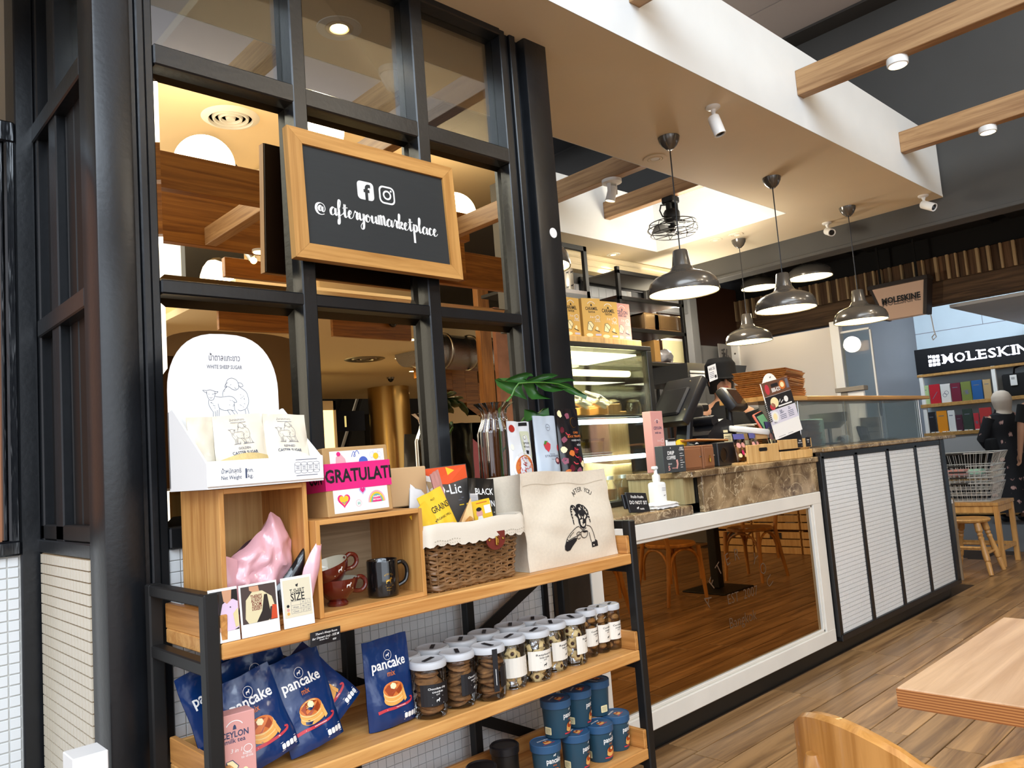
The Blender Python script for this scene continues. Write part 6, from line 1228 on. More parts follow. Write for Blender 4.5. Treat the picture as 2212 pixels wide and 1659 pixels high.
ob('screen', B().box((0, -.012, .135), (.058, .002, .085)), mat('lit_screen', '5f8f6a', .3, emit=.4), t); ob('sticker', B().box((.006, -.012, .065), (.03, .002, .03)), m_pinkbox, t); ob('cradle', B().span((-.05, -.02, -.005), (.05, .04, .02), 0, .006), m_blackplastic, t)
# menu stand: four printed strips (the square codes are left off)
t = thing('menu_stand', 'tilted promotional menu stand of four printed panels beside the crate', 'sign', (4.09, 2.19, ZR+.115), 0, None, rot=(-.10, -.16, -.02)); W, H = .31, .325
ob('board', B().span((0, 0, 0), (W, .006, H), 0, .001), m_white, t); ob('coil', B().tube([(-.004+.012*math.cos(k*1.57), .012*math.sin(k*1.57), .10+k*.0026) for k in range(44)], .0022, 5), m_blackplastic, t); ob('prop', B().span((.02, .006, -.10), (W-.02, .02, .02), 0, .002), m_blackplastic, t)
f = Fl(); f.rect(0, H*.75, W, H, 0); f.rect(0, H*.50, W, H*.745, 1); f.rect(0, H*.255, W, H*.495, 2); f.rect(0, 0, W, H*.25, 3)
f.rr(.10, H*.885, .18, H*.945, .006, 1, 1); f.text('BBB-ICO', .032, .145, H*.80, 3, 1, bold=.03, fit=.1); f.ell(.225, H*.88, .036, .026, 4, 1); f.ell(.225, H*.885, .022, .016, 5, 2); f.ell(.05, H*.87, .025, .03, 7, 1); f.rect(.27, H*.80, .30, H*.97, 6, 1)
f.ell(.09, H*.62, .045, .03, 5, 1); f.ell(.06, H*.56, .03, .02, 7, 1); f.line([(.14, H*.60), (.16, H*.65), (.16, H*.58), (.19, H*.62)], .005, 3, 1); f.ell(.225, H*.62, .024, .018, 3, 1); f.line([(.12, H*.535), (.28, H*.535)], .008, 3, 1)
f.ell(.055, H*.38, .04, .032, 3, 1); f.ell(.055, H*.38, .022, .02, 5, 2); f.text('50.-', .03, .14, H*.40, 8, 1, bold=.02); f.text('25.-', .022, .235, H*.43, 8, 1, bold=.02); [f.line([(.11, H*(.37-.03*k)), (.18, H*(.37-.03*k))], .003, 8, 1) for k in range(3)]; [f.line([(.205, H*(.40-.03*k)), (.27, H*(.40-.03*k))], .003, 8, 1) for k in range(4)]; f.text('mini', .018, .045, H*.275, 1, 1, bold=.03)
f.line([(.03, H*.03), (.11, H*.03)], .002, 6, 1); f.line([(.14, H*.03), (.2, H*.03)], .002, 6, 1)
f.build('print', [mat('menu_brown', '6d4a38', .4), mat('menu_black', '262325', .4), mat('menu_lilac', 'd5d2e0', .45), m_white, m_orange, m_butter, m_inkg, m_red, m_inkb], t, plane((0, 0, 0)))
t = thing('round_tag', 'oval white and orange hanging drink promotion tag on the shelf corner', 'tag', at(1665, 843, Y=2.29).to_tuple(), -.1); ob('card', B().lathe([(0, 0), (.085, 0), (.085, .003), (0, .003)], 36, M=Matrix.Diagonal((1, 1, 1.18, 1)) @ Matrix.Rotation(PI/2, 4, 'X')), m_white, t)
f = Fl(); f.ell(0, -.062, .066, .036, 0); f.rect(-.06, -.062, .06, -.045, 1, 1); f.ell(-.032, .028, .032, .022, 0); f.text('GET 1', .014, -.032, .023, 1, 2, bold=.03); f.rect(.016, -.030, .052, .056, 2, 1); f.rect(.018, -.028, .050, .0, 0, 2); [f.line([(-.062, .0-.014*k), (-.006, .0-.014*k)], .005, 3, 1) for k in range(3)]; goat(f, 0, .07, .014, 4, 1); f.build('print', [m_orange, m_white, m_butter, m_inkg, m_ink], t, plane((0, -.004, 0)))
# ---------------------------------------------------------------- wooden trays
def trays(x, y, z, n, w_, d, rz, where, dz=.0125):
    base = None
    for k in range(n):
        lb = ('bottom' if k == 0 else 'topmost' if k == n-1 else ['', 'second', 'third', 'fourth', 'fifth', 'sixth', 'seventh', 'eighth', 'ninth', 'tenth', 'eleventh', 'twelfth', 'thirteenth', 'fourteenth', 'fifteenth'][k]+' from bottom')+' brown wooden tray of the stack '+where
        loc = (x+random.uniform(-.008, .008), y+random.uniform(-.008, .008), z+k*dz)
        if base is None:
            t = thing('serving_tray', lb, 'tray', loc, rz, 'wooden trays stacked '+where); b = B(); q = .020
            O = [(-w_/2, -d/2), (w_/2, -d/2), (w_/2, d/2), (-w_/2, d/2)]; I = [(x_*(1-2*q/w_), y_*(1-2*q/d)) for x_, y_ in O]
            for s in range(4):
                a, c = O[s], O[(s+1) % 4]; e, g = I[(s+1) % 4], I[s]
                b.face([(g[0], g[1], 0), (e[0], e[1], 0), (c[0], c[1], .020), (a[0], a[1], .020)]); b.face([(a[0], a[1], .022), (c[0], c[1], .022), (e[0], e[1], .004), (g[0], g[1], .004)]); b.face([(a[0], a[1], .020), (c[0], c[1], .020), (c[0], c[1], .022), (a[0], a[1], .022)])
            ob('rim', b, m_tray, t); ob('base', B().span((I[0][0], I[0][1], 0), (I[2][0], I[2][1], .003)), m_tray, t); base = t
        else: dup(base, lb, loc, rz+random.uniform(-.03, .03))
trays(4.66, 2.50, 1.5055, 13, .46, .33, .25, 'on the glass guard shelf')
trays(5.08, 2.62, ZT+.0005, 14, .46, .33, .25, 'behind the glass on the counter', .0122)
for k in range(2):
    t = thing('cup_stack', ('left' if k == 0 else 'right')+' white stack of paper cups behind the glass guard', 'cups', (4.83 if k == 0 else 5.50, 2.56 if k == 0 else 2.66, ZT), 0, 'paper cup stacks'); ob('cups', B().lathe([(0, 0), (.03, 0)]+[q for j in range(9) for q in ((.040, .02+j*.018), (.044, .022+j*.018), (.044, .026+j*.018), (.04, .028+j*.018))]+[(0, .19)], 20), m_white, t)
p = at(1925, 935, Y=2.55); t = thing('card_terminal', 'black payment terminal leaning behind the glass at the right counter', 'device', (6.30, 2.60, ZT), -.2, None, rot=(-.3, .1, -.2)); ob('body', B().span((-.06, 0, 0), (.06, .03, .13), 0, .01), m_blackplastic, t); ob('screen', B().span((-.045, -.001, .05), (.04, .001, .115)), m_inkg, t)
t = thing('paper_stand', 'grey paper stand with Thai lettering at the end of the right counter', 'stand', (6.55, 2.66, ZT), -.1); ob('sheet', B().span((-.16, 0, 0), (.16, .01, .19), 0, .002), mat('paper_grey', 'aaa9a8', .6), t); f = Fl(); f.text('โปรโมชั่น', .05, .02, .11, bold=.02, fit=.2); f.line([(-.1, .07), (.1, .07)], .006); f.build('lettering', [m_inkg], t, plane((0, -.001, 0)))
t = thing('spoon_rack', 'steel grill tray lying at the front edge of the right counter', 'rack', (6.10, 2.44, ZT)); b = B(); b.span((-.25, -.04, 0), (.28, .05, .006), 0, .002); [b.box((-.24+.02*k, 0, .010), (.006, .08, .008)) for k in range(26)]; ob('grill', b, m_steel, t)
t = thing('white_roll', 'white paper roll and bag lying behind the glass, mid counter', 'roll', (5.70, 2.50, ZT)); ob('roll', B().cyl((-.06, 0, .032), (.04, .02, .032), .032, n=18), m_white, t); ob('bag', lump([(-.18, .02), (-.12, .06), (-.06, .05)], [(-.18, .005), (-.12, .001), (-.06, .001)], .0, .05, .006, 3, 10, 6), m_film, t)
t = thing('ice_bin', 'pale teal plastic bins behind the glass of the right counter', 'bin', (5.75, 2.75, ZT)); ob('bin', B().span((-.12, -.03, 0), (.09, .12, .20), 0, .012), mat('teal_bin', '9fc4bd', .4), t)
t = thing('scale_pan', 'olive grey basin standing behind the right counter glass', 'basin', (6.0, 2.76, ZT)); ob('stand', B().cyl((0, 0, 0), (0, 0, .12), .015).lathe([(0, 0), (.06, 0), (.06, .01), (0, .01)], 18), m_blackplastic, t); ob('basin', B().lathe([(0, .12), (.08, .12), (.13, .17), (.14, .24), (.135, .24), (.12, .175), (0, .13)], 26), mat('basin_grey', '8b8672', .4), t)
t = thing('tape_ring', 'dark purple ring hanging under the guard shelf at the right', 'ring', (6.12, 2.40, 1.40)); ob('ring', B().tube([(.0+.012*math.cos(a*PI/12), .0, .052*math.sin(a*PI/12)+.02) for a in range(24)], .007, 8, True), mat('dark_purple', '3a3245', .4), t); ob('hook', B().cyl((0, 0, .072), (0, 0, .08), .003), m_chrome, t)
t = thing('sugar_dispenser', 'clear plastic tub behind the tray stack and the glass', 'tub', (5.0, 2.83, ZT)); ob('tub', B().span((-.11, 0, 0), (.11, .09, .17), 0, .01), mat('frost_plastic', 'ded9c4', .4), t); ob('lid', B().span((-.12, -.008, .17), (.12, .098, .19), 0, .005), m_white, t)
# ---------------------------------------------------------------- hanging shelves on the back wall
t = thing('hanging_shelves', 'black steel hanging shelves with brown boards on the back wall', 'shelves', (5.0, 3.92, 1.9))
P_ = lambda x, y, z: (x-5.0, y-3.92, z-1.9)
for x in (5.02, 5.90):
    for y in (3.93, 4.33): ob('post', B().span(P_(x, y, 1.93 if x > 5.5 else 2.3), P_(x+.035, y+.03, 2.76), 0, .002), m_blackflat, t)
for z in (2.72, 2.50, 2.24, 1.96):
    ob('bar', B().span(P_(5.02, 3.93, z-.02), P_(5.935, 3.955, z+.012), 0, .002).span(P_(5.02, 4.335, z-.02), P_(5.935, 4.36, z+.012), 0, .002), m_blackflat, t)
    if z < 2.7: ob('shelf', B().span(P_(5.03, 3.956, z), P_(5.93, 4.334, z+.022)), m_brownwood, t)
    else: ob('panel', B().span(P_(5.03, 3.956, z), P_(5.93, 4.334, z+.012)), mat('dusty_grey_panel', '77746c', .7), t)
wt = struct('wall_back_tiles', B().span((4.75, 4.362, 2.40), (5.75, 4.369, 2.70)), m_grout)
tb = B().box((0, 0, 0), (.094, .006, .094), 0, .002).mesh('tile', m_tile)
for i in range(9):
    for k in range(3): ob('tile', tb, parent=wt, loc=(4.83+i*.1, 4.36, 2.45+k*.1))
t = thing('small_hanging_shelf', 'black framed hanging shelf beside the column, holding two white packs', 'shelf', (4.30, 4.0, 2.50)); ob('shelf', B().span((-.2, 0, 0), (.44, .30, .03)), m_brownwood, t); ob('frame', B().span((.40, 0, -.06), (.44, .03, .40), 0, .002).span((-.2, 0, .36), (.44, .03, .40), 0, .002).span((-.2, 0, -.06), (.44, .03, -.0)), m_blackflat, t); ob('hanger', B().span((.40, .27, -.06), (.44, .30, .40)), m_blackflat, t)
for k, x in enumerate((4.50, 4.62)):
    g = thing('white_pack', ('left' if k == 0 else 'right')+' white pack with black specks on the small hanging shelf', 'pack', (x, 4.10, 2.5305), .0, 'white packs on the hanging shelf'); ob('pack', B().span((-.055, 0, 0), (.055, .12, .21), 0, .012, None, 2), m_bagfilm, g); f = Fl(); [goat(f, a, b_, .03) for a, b_ in ((-.03, .03), (.025, .05), (-.02, .15), (.03, .16))]; f.build('print', [m_ink], g, plane((0, 0, 0)))
for k, (x, w_, m) in enumerate(((5.52, .10, m_cardboard), (5.75, .20, m_cardboard))):
    g = thing('wrapped_parcel', ('smaller left' if k == 0 else 'larger right')+' kraft parcel in clear film on the hanging shelves', 'parcel', (x, 3.99, 2.2625), 0, 'film wrapped parcels'); ob('parcel', B().span((-w_, 0, 0), (w_, .22, .145 if k else .15), 0, .006), m, g); ob('film', B().span((-w_-.01, -.006, -.0), (w_+.03, .226, .155), 0, .02), m_film, g)
g = thing('napkin_bag', 'clear bag with grey contents on the lowest hanging shelf', 'bag', (5.70, 4.02, 1.9825)); ob('bag', lump([(-.09, .10), (0, .13), (.09, .10)], [(-.1, .0), (0, .0), (.1, .0)], 0, .12, .012, 3), mat('grey_film', '8e8a8a', .2, coat=.6, bump=.4, bscale=30), g)
g = thing('yellow_board', 'tall narrow yellow carton end on the lowest hanging shelf', 'carton', (5.53, 3.97, 1.9825)); ob('board', B().span((-.04, 0, 0), (.04, .2, .19), 0, .003), mat('ochre_carton', 'b98c4c', .6), g)
t = thing('extractor_hood', 'stainless hood edge with white lamps under the hanging shelves', 'hood', (5.4, 3.6, 1.78)); ob('canopy', B().prism([(0, 0), (.85, 0), (.93, .14), (0, .14)], .65, Matrix(((1, 0, 0, 0), (0, 0, 1, 0), (0, 1, 0, 0), (0, 0, 0, 1)))), m_steel, t); ob('lamp_strip', B().span((.02, -.012, .02), (.60, -.001, .045), 0, .004).span((.02, -.012, .055), (.64, -.001, .075), 0, .004), m_white, t)
# pass to the kitchen: brown wooden interior, lit window
struct('wall_kitchen', B().span((5.9, 5.2, 0), (9.5, 5.3, 3.2)), mat('kitchen_brown', '50301c', .6))
t = thing('kitchen_boards', 'brown timber boards with vertical slats seen through the kitchen doorway', 'boards', (6.9, 5.1, 0)); [ob('slat', B().span((-.6+.08*k, 0, 2.45), (-.6+.08*k+.05, .03, 3.0), 0, .003), m_slat, t) for k in range(12)]; ob('board', B().span((-.62, .0, 2.12), (.5, .04, 2.44), 0, .004), wood('kitchen_board', '6b3d20', '4e2a14', 'X', .6, .5), t)
t = thing('lit_window', 'pale yellow lit panel behind the staff member', 'panel', (6.55, 4.62, 1.98)); ob('panel', B().span((0, 0, 0), (.55, .02, .36), 0, .003), mat('pale_yellow_panel', 'd9d2a4', .6), t); ob('stand', B().span((.02, .022, -1.98), (.06, .04, .2)).span((.5, .022, -1.98), (.54, .04, .2)), m_blackflat, t); ob('tape', B().span((-.01, -.003, .35), (.56, .023, .375)), m_white, t)
lamp('kitchen_light', 'POINT', (6.2, 4.1, 2.35), 26, WARM2, .1)
lamp('bar_light', 'POINT', (5.2, 3.3, 2.75), 26, WARM2, .15)
# grey door frame pillar and the hanging note
t = thing('kanji_plate', 'grey plate with one brushed black character on the pillar', 'sign', at(1570, 770, Y=4.33).to_tuple()); ob('plate', B().span((-.14, 0, -.13), (.10, .01, .13)), m_ceilgrey, t); f = Fl(); f.text('私', .17, -.02, -.06, bold=.02); f.build('lettering', [m_ink], t, plane((0, 0, 0)))
# white partition, its posts and the acrylic screen
XW = 8.0; struct('wall_partition', B().span((XW, 3.50, 0), (XW+.06, 4.66, 2.362)), mat('partition_white', 'cfc8c0', .7))
t = thing('partition_post', 'white post with a screw cap at the near end of the partition', 'post', (XW-.02, 3.50, 0)); ob('post', B().span((-.01, -.05, 0), (.08, .045, 2.41), 0, .003), m_whitep, t); ob('cap', B().ball((-.012, .0, 1.70), .012, 8), m_steel, t)
t = thing('partition_post', 'white post with a screw cap at the far left end of the partition', 'post', (XW-.02, 4.66, 0)); ob('post', B().span((-.01, -.045, 0), (.08, .05, 2.40), 0, .003), m_whitep, t); ob('cap', B().ball((-.012, .0, 2.25), .012, 8), m_steel, t)
t = thing('acrylic_screen', 'clear acrylic screen standing right of the white partition', 'screen', (XW, 3.16, 1.0)); ob('pane', B().span((0, 0, .0), (.008, .29, 1.28)), m_case, t); ob('edge', B().span((-.006, -.016, 0), (.014, 0, 1.27)).span((-.004, 0, 1.275), (.012, .29, 1.295)), m_whitep, t); ob('foot', B().span((-.03, -.02, -.999), (.04, .30, 0)), m_whitep, t)
t = thing('grey_box_frame', 'grey timber box frame behind the tray stack on the guard shelf', 'frame', (7.0, 3.02, 1.0)); ob('upright', B().span((0, 0, -.999), (.05, .06, .62), 0, .003), mat('grey_timber', '857d72', .7), t); ob('cap', B().span((-.02, -.16, .62), (.07, .1, .66), 0, .003).span((0, .06, .54), (.05, .45, .58)), bpy.data.materials['grey_timber'], t); ob('panel', B().span((.01, -.14, -.2), (.04, 0, .615)), m_white, t)
# ---------------------------------------------------------------- stationery store across the passage
XH = 9.0
hd = thing('store_header', 'weathered timber header of slats over a heavy beam above the store front', 'header', (XH, 0, 2.53))
ob('beam', B().span((0, .6, .01), (.16, 3.2, .255), 0, .01), m_reclaimed, hd); ob('beam', B().span((.0, 3.205, .0), (.16, 5.6, .25), 0, .01), m_reclaimed, hd); ob('backing', B().span((.06, .6, .255), (.12, 5.6, .77)), m_void, hd)
y = .7; k = 0; q = random.Random(4); m_slatp = mat('pale_slat', 'c8ab7e', .7)
while y < 5.4:
    w_ = q.choice((.05, .065, .08, .10)); ob('slat', B().span((.02+q.uniform(0, .02), y, .256), (.06, y+w_, .52), 0, .003), m_slat, hd); y += w_+.004
    w_ = q.choice((.018, .022, .028)); ob('slat', B().span((-.012, y, .256), (.06, y+w_, .515), 0, .002), m_slatp, hd); y += w_+.004
struct('trim_2', B().span((9.16, -.5, 2.50), (12.4, 2.75, 2.535)), m_whitepaint)
struct('wall_store', B().span((12.3, -1.5, 0), (12.4, 4.20, 3.2)), mat('store_blue_white', 'c6d6e2', .7, var=.04, nscale=3))
struct('wall_store_left', B().span((12.62, 4.2, 0), (12.7, 6.2, 3.3)).span((9.1, 5.6, 0), (12.7, 5.7, 3.3)), mat('store_grey', 'a9adb4', .75, var=.04, nscale=3))
ws = bpy.data.objects['wall_store']; o = ob('block_joint', B().span((12.298, 1, 2.62), (12.3005, 4.2, 2.628)).span((12.298, 3.3, 2.62), (12.3005, 3.306, 3.0)).span((12.298, 2.6, 2.30), (12.3005, 2.606, 2.62)), m_inkg, ws)
t = thing('hanging_sign', 'hanging peach sign box with black raised MOLESKINE letters below the timber header', 'sign', (8.80, 3.12, 2.44))
MT = Matrix(((0, 0, 1, 0), (-1, 0, 0, 0), (0, 1, 0, 0), (0, 0, 0, 1)))                       # sign face looks along -X; x runs to the right as seen
pr = lambda P, h, x: B().prism(P, h, Matrix.Translation((x, 0, 0)) @ MT)
ob('hood', pr([(-.31, .36), (.31, .36), (.31, .40), (-.31, .40)], .20, -.03), mat('sign_brown', '39302c', .5), t); ob('side', pr([(-.30, .36), (-.19, 0), (-.165, 0), (-.275, .36)], .16, 0), bpy.data.materials['sign_brown'], t); ob('side', pr([(.30, .36), (.25, 0), (.215, 0), (.265, .36)], .16, 0), bpy.data.materials['sign_brown'], t)
ob('panel', pr([(-.275, .36), (-.165, .004), (.215, .004), (.265, .36)], .12, .012), mat('sign_peach', 'd8b294', .6, emit=.12), t); ob('hanger', B().span((.03, -.2, .40), (.05, -.18, .86)).span((.03, .18, .40), (.05, .2, .86)), m_void, t)
fm = lambda f, nm, m, off: f.build(nm, m, t, lambda x, y, h: V((.012-h-off, -x-.015, y)))
f = Fl(); f.text('MOLESKINE', .085, 0, .18, bold=.04, fit=.40); fm(f, 'lettering', [m_ink], .012); f = Fl(); f.text('MOLESKINE', .085, -.005, .155, bold=.04, fit=.40); fm(f, 'lettering_painted_shadow', [mat('letter_shadow_tone', 'a08878', .6)], .001)  # the raised letters' cast shadow, drawn as an offset darker copy
t = thing('cable', 'pale cable with a loop hanging from the header beside the store wall', 'cable', (9.08, 2.93, 2.538)); ob('wire', B().tube([(0, 0, 0), (.01, -.01, -.12), (.0, -.02, -.25), (.02, -.03, -.33), (0, .0, -.36), (-.02, .0, -.33), (0, -.02, -.30)], .006, 6), m_whitep, t)
XS = 11.9; a = at(1974, 757, X=XS); c = at(1983, 810, X=XS); zs0, zs1, ys = c.z, a.z, a.y
t = thing('store_sign', 'long black fascia sign reading MOLESKINE in white lit letters', 'sign', (XS, ys, zs0)); H = zs1-zs0
ob('board', B().span((0, -2.6, 0), (.12, 0, H), 0, .004), mat('sign_black', '16171c', .4), t)
f = Fl(); x0, cell = .175, H*.125
f.text('M', H*.17, x0+cell*.5, H*.60, 0, bold=.02)
for i in range(3):
    for k in range(3):
        if i or k: f.rr(x0+i*cell*1.18, H*.57-k*cell*1.22, x0+i*cell*1.18+cell, H*.57-k*cell*1.22+cell, cell*.2, 0)
x = x0+cell*3.9; LH = H*.36; zb = H*.32
W_ = dict(M=1.15, O=1.15, L=.95, E=.95, S=.85, K=1.15, I=.45, N=1.15)
def serif(f, x, z, w_, th): f.rect(x-w_/2, z, x+w_/2, z+th, 0)
for ch in 'MOLESKINE':
    wd = W_[ch]*LH; f.text(ch, LH*1.37, x+wd/2, zb, 0, bold=.018, fit=wd*.92); th = LH*.10; L_, R_ = x+wd*.12, x+wd*.88
    if ch in 'MKN': [serif(f, q_, zb, LH*.34, th) for q_ in (L_, R_)]; [serif(f, q_, zb+LH-th, LH*.30, th) for q_ in (L_, R_)]
    elif ch in 'LE': serif(f, L_, zb, LH*.34, th); serif(f, L_, zb+LH-th, LH*.34, th); f.rect(R_, zb, R_+th*.9, zb+LH*.28, 0)
    elif ch == 'I': serif(f, x+wd/2, zb, LH*.38, th); serif(f, x+wd/2, zb+LH-th, LH*.38, th)
    x += wd*1.06
f.build('lettering', [mat('sign_white', 'eef0ff', .5, emit=1.6)], t, lambda x_, y_, h: V((-h*3, -x_, y_)))
t = thing('book_shelving', 'white and birch shelving of notebooks under the long black sign', 'shelving', (XS, ys, 0)); yb = at(2140, 800, X=XS).y-ys
mwh = m_whitep
for y0 in (-.02, yb, yb*2+.02): ob('post', B().span((.0, y0-.05, 0), (.05, y0, zs0), 0, .003), mwh, t)
z1 = at(2080, 866, X=XS).z; z2 = at(2090, 930, X=XS).z
for z in (z1, z2): ob('shelf', B().span((-.02, -2.5, z-.05), (.36, .0, z), 0, .004), m_shelfpale, t)
ob('top_strip', B().span((-.01, -2.55, zs0-.04), (.3, 0, zs0-.004), 0, .003), m_shelfpale, t)
ob('drawer_unit', B().span((.0, -2.5, z2-.30), (.36, -.05, z2-.052), 0, .004), mat('drawer_grey', 'a4a3a2', .6), t); ob('base_shelf', B().span((.0, -2.5, .45), (.36, -.05, .49)).span((.0, -2.5, .02), (.36, -.05, .10)), m_shelfpale, t); ob('back_panel', B().span((.34, -2.5, .1), (.355, -.05, z2-.3)), m_ceildark, t)
def book(label, px0, px1, py0, py1, col, grp, deco=0):
    a = at(px0, py1, X=XS+.03); b_ = at(px1, py1, X=XS+.03); h = at((px0+px1)/2, py0, X=XS+.03).z; zz = z1 if py1 < 880 else z2
    g = thing('notebook', label, 'notebook', (XS+.03, (a.y+b_.y)/2, zz+.0005), 0, grp); w_ = abs(a.y-b_.y)/2*.97; hh = max(.1, h-zz)
    mm = mat('cover_'+col, col, .5) if 'cover_'+col not in bpy.data.materials else bpy.data.materials['cover_'+col]
    ob('cover', B().span((0, -w_, 0), (.004, w_, hh), 0, .001).span((.022, -w_, 0), (.026, w_, hh), 0, .001), mm, g); ob('pages', B().span((.004, -w_+.006, .006), (.022, w_-.002, hh-.006)), m_white, g)
    f = Fl()
    if deco == 1: f.ring(-w_*.2, hh*.40, w_*.42, w_*.42, w_*.1); f.ring(w_*.22, hh*.52, w_*.42, w_*.42, w_*.1)
    elif deco == 2: f.ring(0, hh*.45, w_*.7, w_*.5, w_*.08); f.poly([(-w_*.4, hh*.5), (w_*.3, hh*.55), (w_*.45, hh*.35), (-w_*.1, hh*.36)])
    elif deco == 3: f.line([(-w_*.5, hh*.25), (w_*.5, hh*.6)], w_*.12)
    else: f.rect(-w_*.6, hh*.74, w_*.5, hh*.78)
    f.build('cover_print', [m_inkg], g, lambda x_, y_, h_: V((-h_*2, -x_, y_)))
U = 'notebooks on the upper store shelf'; L2 = 'notebooks on the lower store shelf'
for lb, a, b_, c, d, col, dc in (('pale green notebook at the left end of the upper store shelf', 1992, 2009, 833, 868, 'a9bd8a', 0), ('red notebook on the upper store shelf', 2010, 2033, 830, 866, 'b4202e', 3), ('white notebook with two rings on the upper store shelf', 2034, 2055, 829, 864, 'd6d3ce', 1),
        ('maroon notebook on the upper store shelf', 2056, 2077, 827, 861, '6b1e33', 0), ('olive notebook with an oval emblem on the upper store shelf', 2078, 2100, 824, 858, '6f7a3c', 2), ('blue notebook on the upper store shelf', 2101, 2124, 821, 855, '1f5590', 0), ('kraft notebook at the right of the upper store shelf', 2126, 2143, 819, 853, 'b4976a', 0)): book(lb, a, b_, c, d, col, U, dc)
for lb, a, b_, c, d, col, dc in (('black notebook at the left of the lower store shelf', 2008, 2024, 890, 931, '1f1f25', 0), ('orange notebook on the lower store shelf', 2027, 2049, 887, 930, 'd98a1e', 0), ('white notebook on the lower store shelf', 2051, 2066, 886, 928, 'd9d8d6', 0), ('plum notebook on the lower store shelf', 2067, 2081, 896, 927, '4a2636', 0),
        ('dark green notebook on the lower store shelf', 2083, 2104, 883, 926, '2f3d35', 0), ('small red notebook with a white print on the lower store shelf', 2106, 2117, 892, 924, 'b0303a', 2), ('larger red notebook with an orange print on the lower store shelf', 2119, 2146, 880, 922, 'b23434', 2)): book(lb, a, b_, c, d, col, L2, dc)
for k in range(5):
    p = at(2020+k*24, 931-k*2, X=XS+.0); g = thing('booklet', ('first', 'second', 'third', 'fourth', 'fifth')[k]+' from left of the white booklets lying at the lower shelf edge', 'booklet', (XS+.0, p.y, z2+.0005), 0, 'flat booklets on the lower store shelf'); ob('pages', B().span((-.01, -.05, 0), (.028, .05, .012), 0, .002), m_white, g); ob('band', B().span((-.012, -.01, .0), (.029, .0, .0135)), m_cardboard, g)
a = at(2160, 850, X=XS-.02); t = thing('black_bag', 'black leather briefcase with a white tag on the store shelf at the right edge', 'bag', (XS+.02, a.y-.30, z1+.0005)); ob('body', B().box((.1, 0, .15), (.10, .56, .30), 0, .02, None, None, 2), m_blackcloth, t); ob('handle', B().tube([(.08, .14, .29), (.06, .12, .37), (.06, .0, .41), (.06, -.12, .37), (.08, -.14, .29)], .013, 8), m_blackplastic, t); ob('tag', B().span((.03, .10, .14), (.036, .18, .28), 0, .004), m_white, t); f = Fl(); [f.line([(-.02+.008*k, .22), (-.02+.008*k, .25)], .004, 0) for k in range(5)]; f.build('barcode', [m_ink], t, lambda x_, y_, h: V((.029-h, -x_+.14, y_)))
# sundries at the counter end
t = thing('upright_boards', 'pale upright timber boards beside the end of the tiled counter', 'boards', (6.95, 2.34, 0)); ob('board', B().span((0, 0, 0), (.03, .09, .62), 0, .003), m_slatp, t); ob('board', B().span((.035, -.08, 0), (.065, -.01, .66), 0, .003), wood('boards_grey', 'a08c74', '7c6a54', 'Z', 1, .6), t); ob('cap', B().span((-.005, -.08, .62), (.03, .1, .65)), m_white, t)
zst = at(2096, 1118, X=7.45).z; t = thing('wooden_stool', 'round seated beech stool with turned legs beside the tiled counter', 'stool', (7.43, 2.30, 0)); ob('seat', B().lathe([(0, zst-.035), (.13, zst-.035), (.155, zst-.028), (.165, zst-.012), (.155, zst), (0, zst-.002)], 30), m_stool, t)
for sx in (-1, 1):
    for sy in (-1, 1):
        M = Matrix.Translation((sx*.075, sy*.075, zst-.03)) @ Euler((PI+sy*.20*-1, sx*-.20*-1, 0)).to_matrix().to_4x4(); M = Matrix.Translation((sx*.085, sy*.085, zst-.034)) @ V((sx*.085, sy*.085, -(zst-.034))).to_track_quat('Z', 'Y').to_matrix().to_4x4(); Ln = math.sqrt(2*.085**2+(zst-.034)**2)
        ob('leg', B().lathe([(0, 0), (.026, 0), (.028, .07), (.018, .085), (.024, .10), (.017, .115), (.024, .13), (.018, .15), (.026, Ln*.6), (.024, Ln*.72), (.017, Ln*.74), (.022, Ln*.76), (.018, Ln-.004), (0, Ln-.004)], 14, M=M), m_stool, t)
for s in (-1, 1): ob('stretcher', B().cyl((-.13, s*.13, .17), (.13, s*.13, .17), .011).cyl((s*.125, -.13, .22), (s*.125, .13, .22), .011), m_stool, t)
ztb = at(2185, 1080, X=7.95).z; t = thing('basket_bench', 'plain wooden bench carrying the stack of wire baskets', 'bench', (7.95, 2.42, 0)); ob('top', B().span((-.24, -.28, ztb-.03), (-.09, .28, ztb), 0, .003).span((-.085, -.28, ztb-.03), (.08, .28, ztb), 0, .003).span((.085, -.28, ztb-.03), (.24, .28, ztb), 0, .003), m_stool, t)
for sx in (-1, 1):
    for sy in (-1, 1): ob('leg', B().span((sx*.215-.02, sy*.255-.02, 0), (sx*.215+.02, sy*.255+.02, ztb-.03), 0, .003), m_stool, t)
    ob('rail', B().span((sx*.215-.012, -.235, ztb-.09), (sx*.215+.012, .235, ztb-.03)).span((sx*.215-.012, -.235, .14), (sx*.215+.012, .235, .17)), m_stool, t)
ob('rail', B().span((-.2, -.267, .14), (.2, -.243, .17)).span((-.2, .243, .14), (.2, .267, .17)).span((-.2, -.267, ztb-.09), (.2, -.243, ztb-.03)), m_stool, t)
m_wire = mat('bright_wire', 'e2e2de', .3, .55)
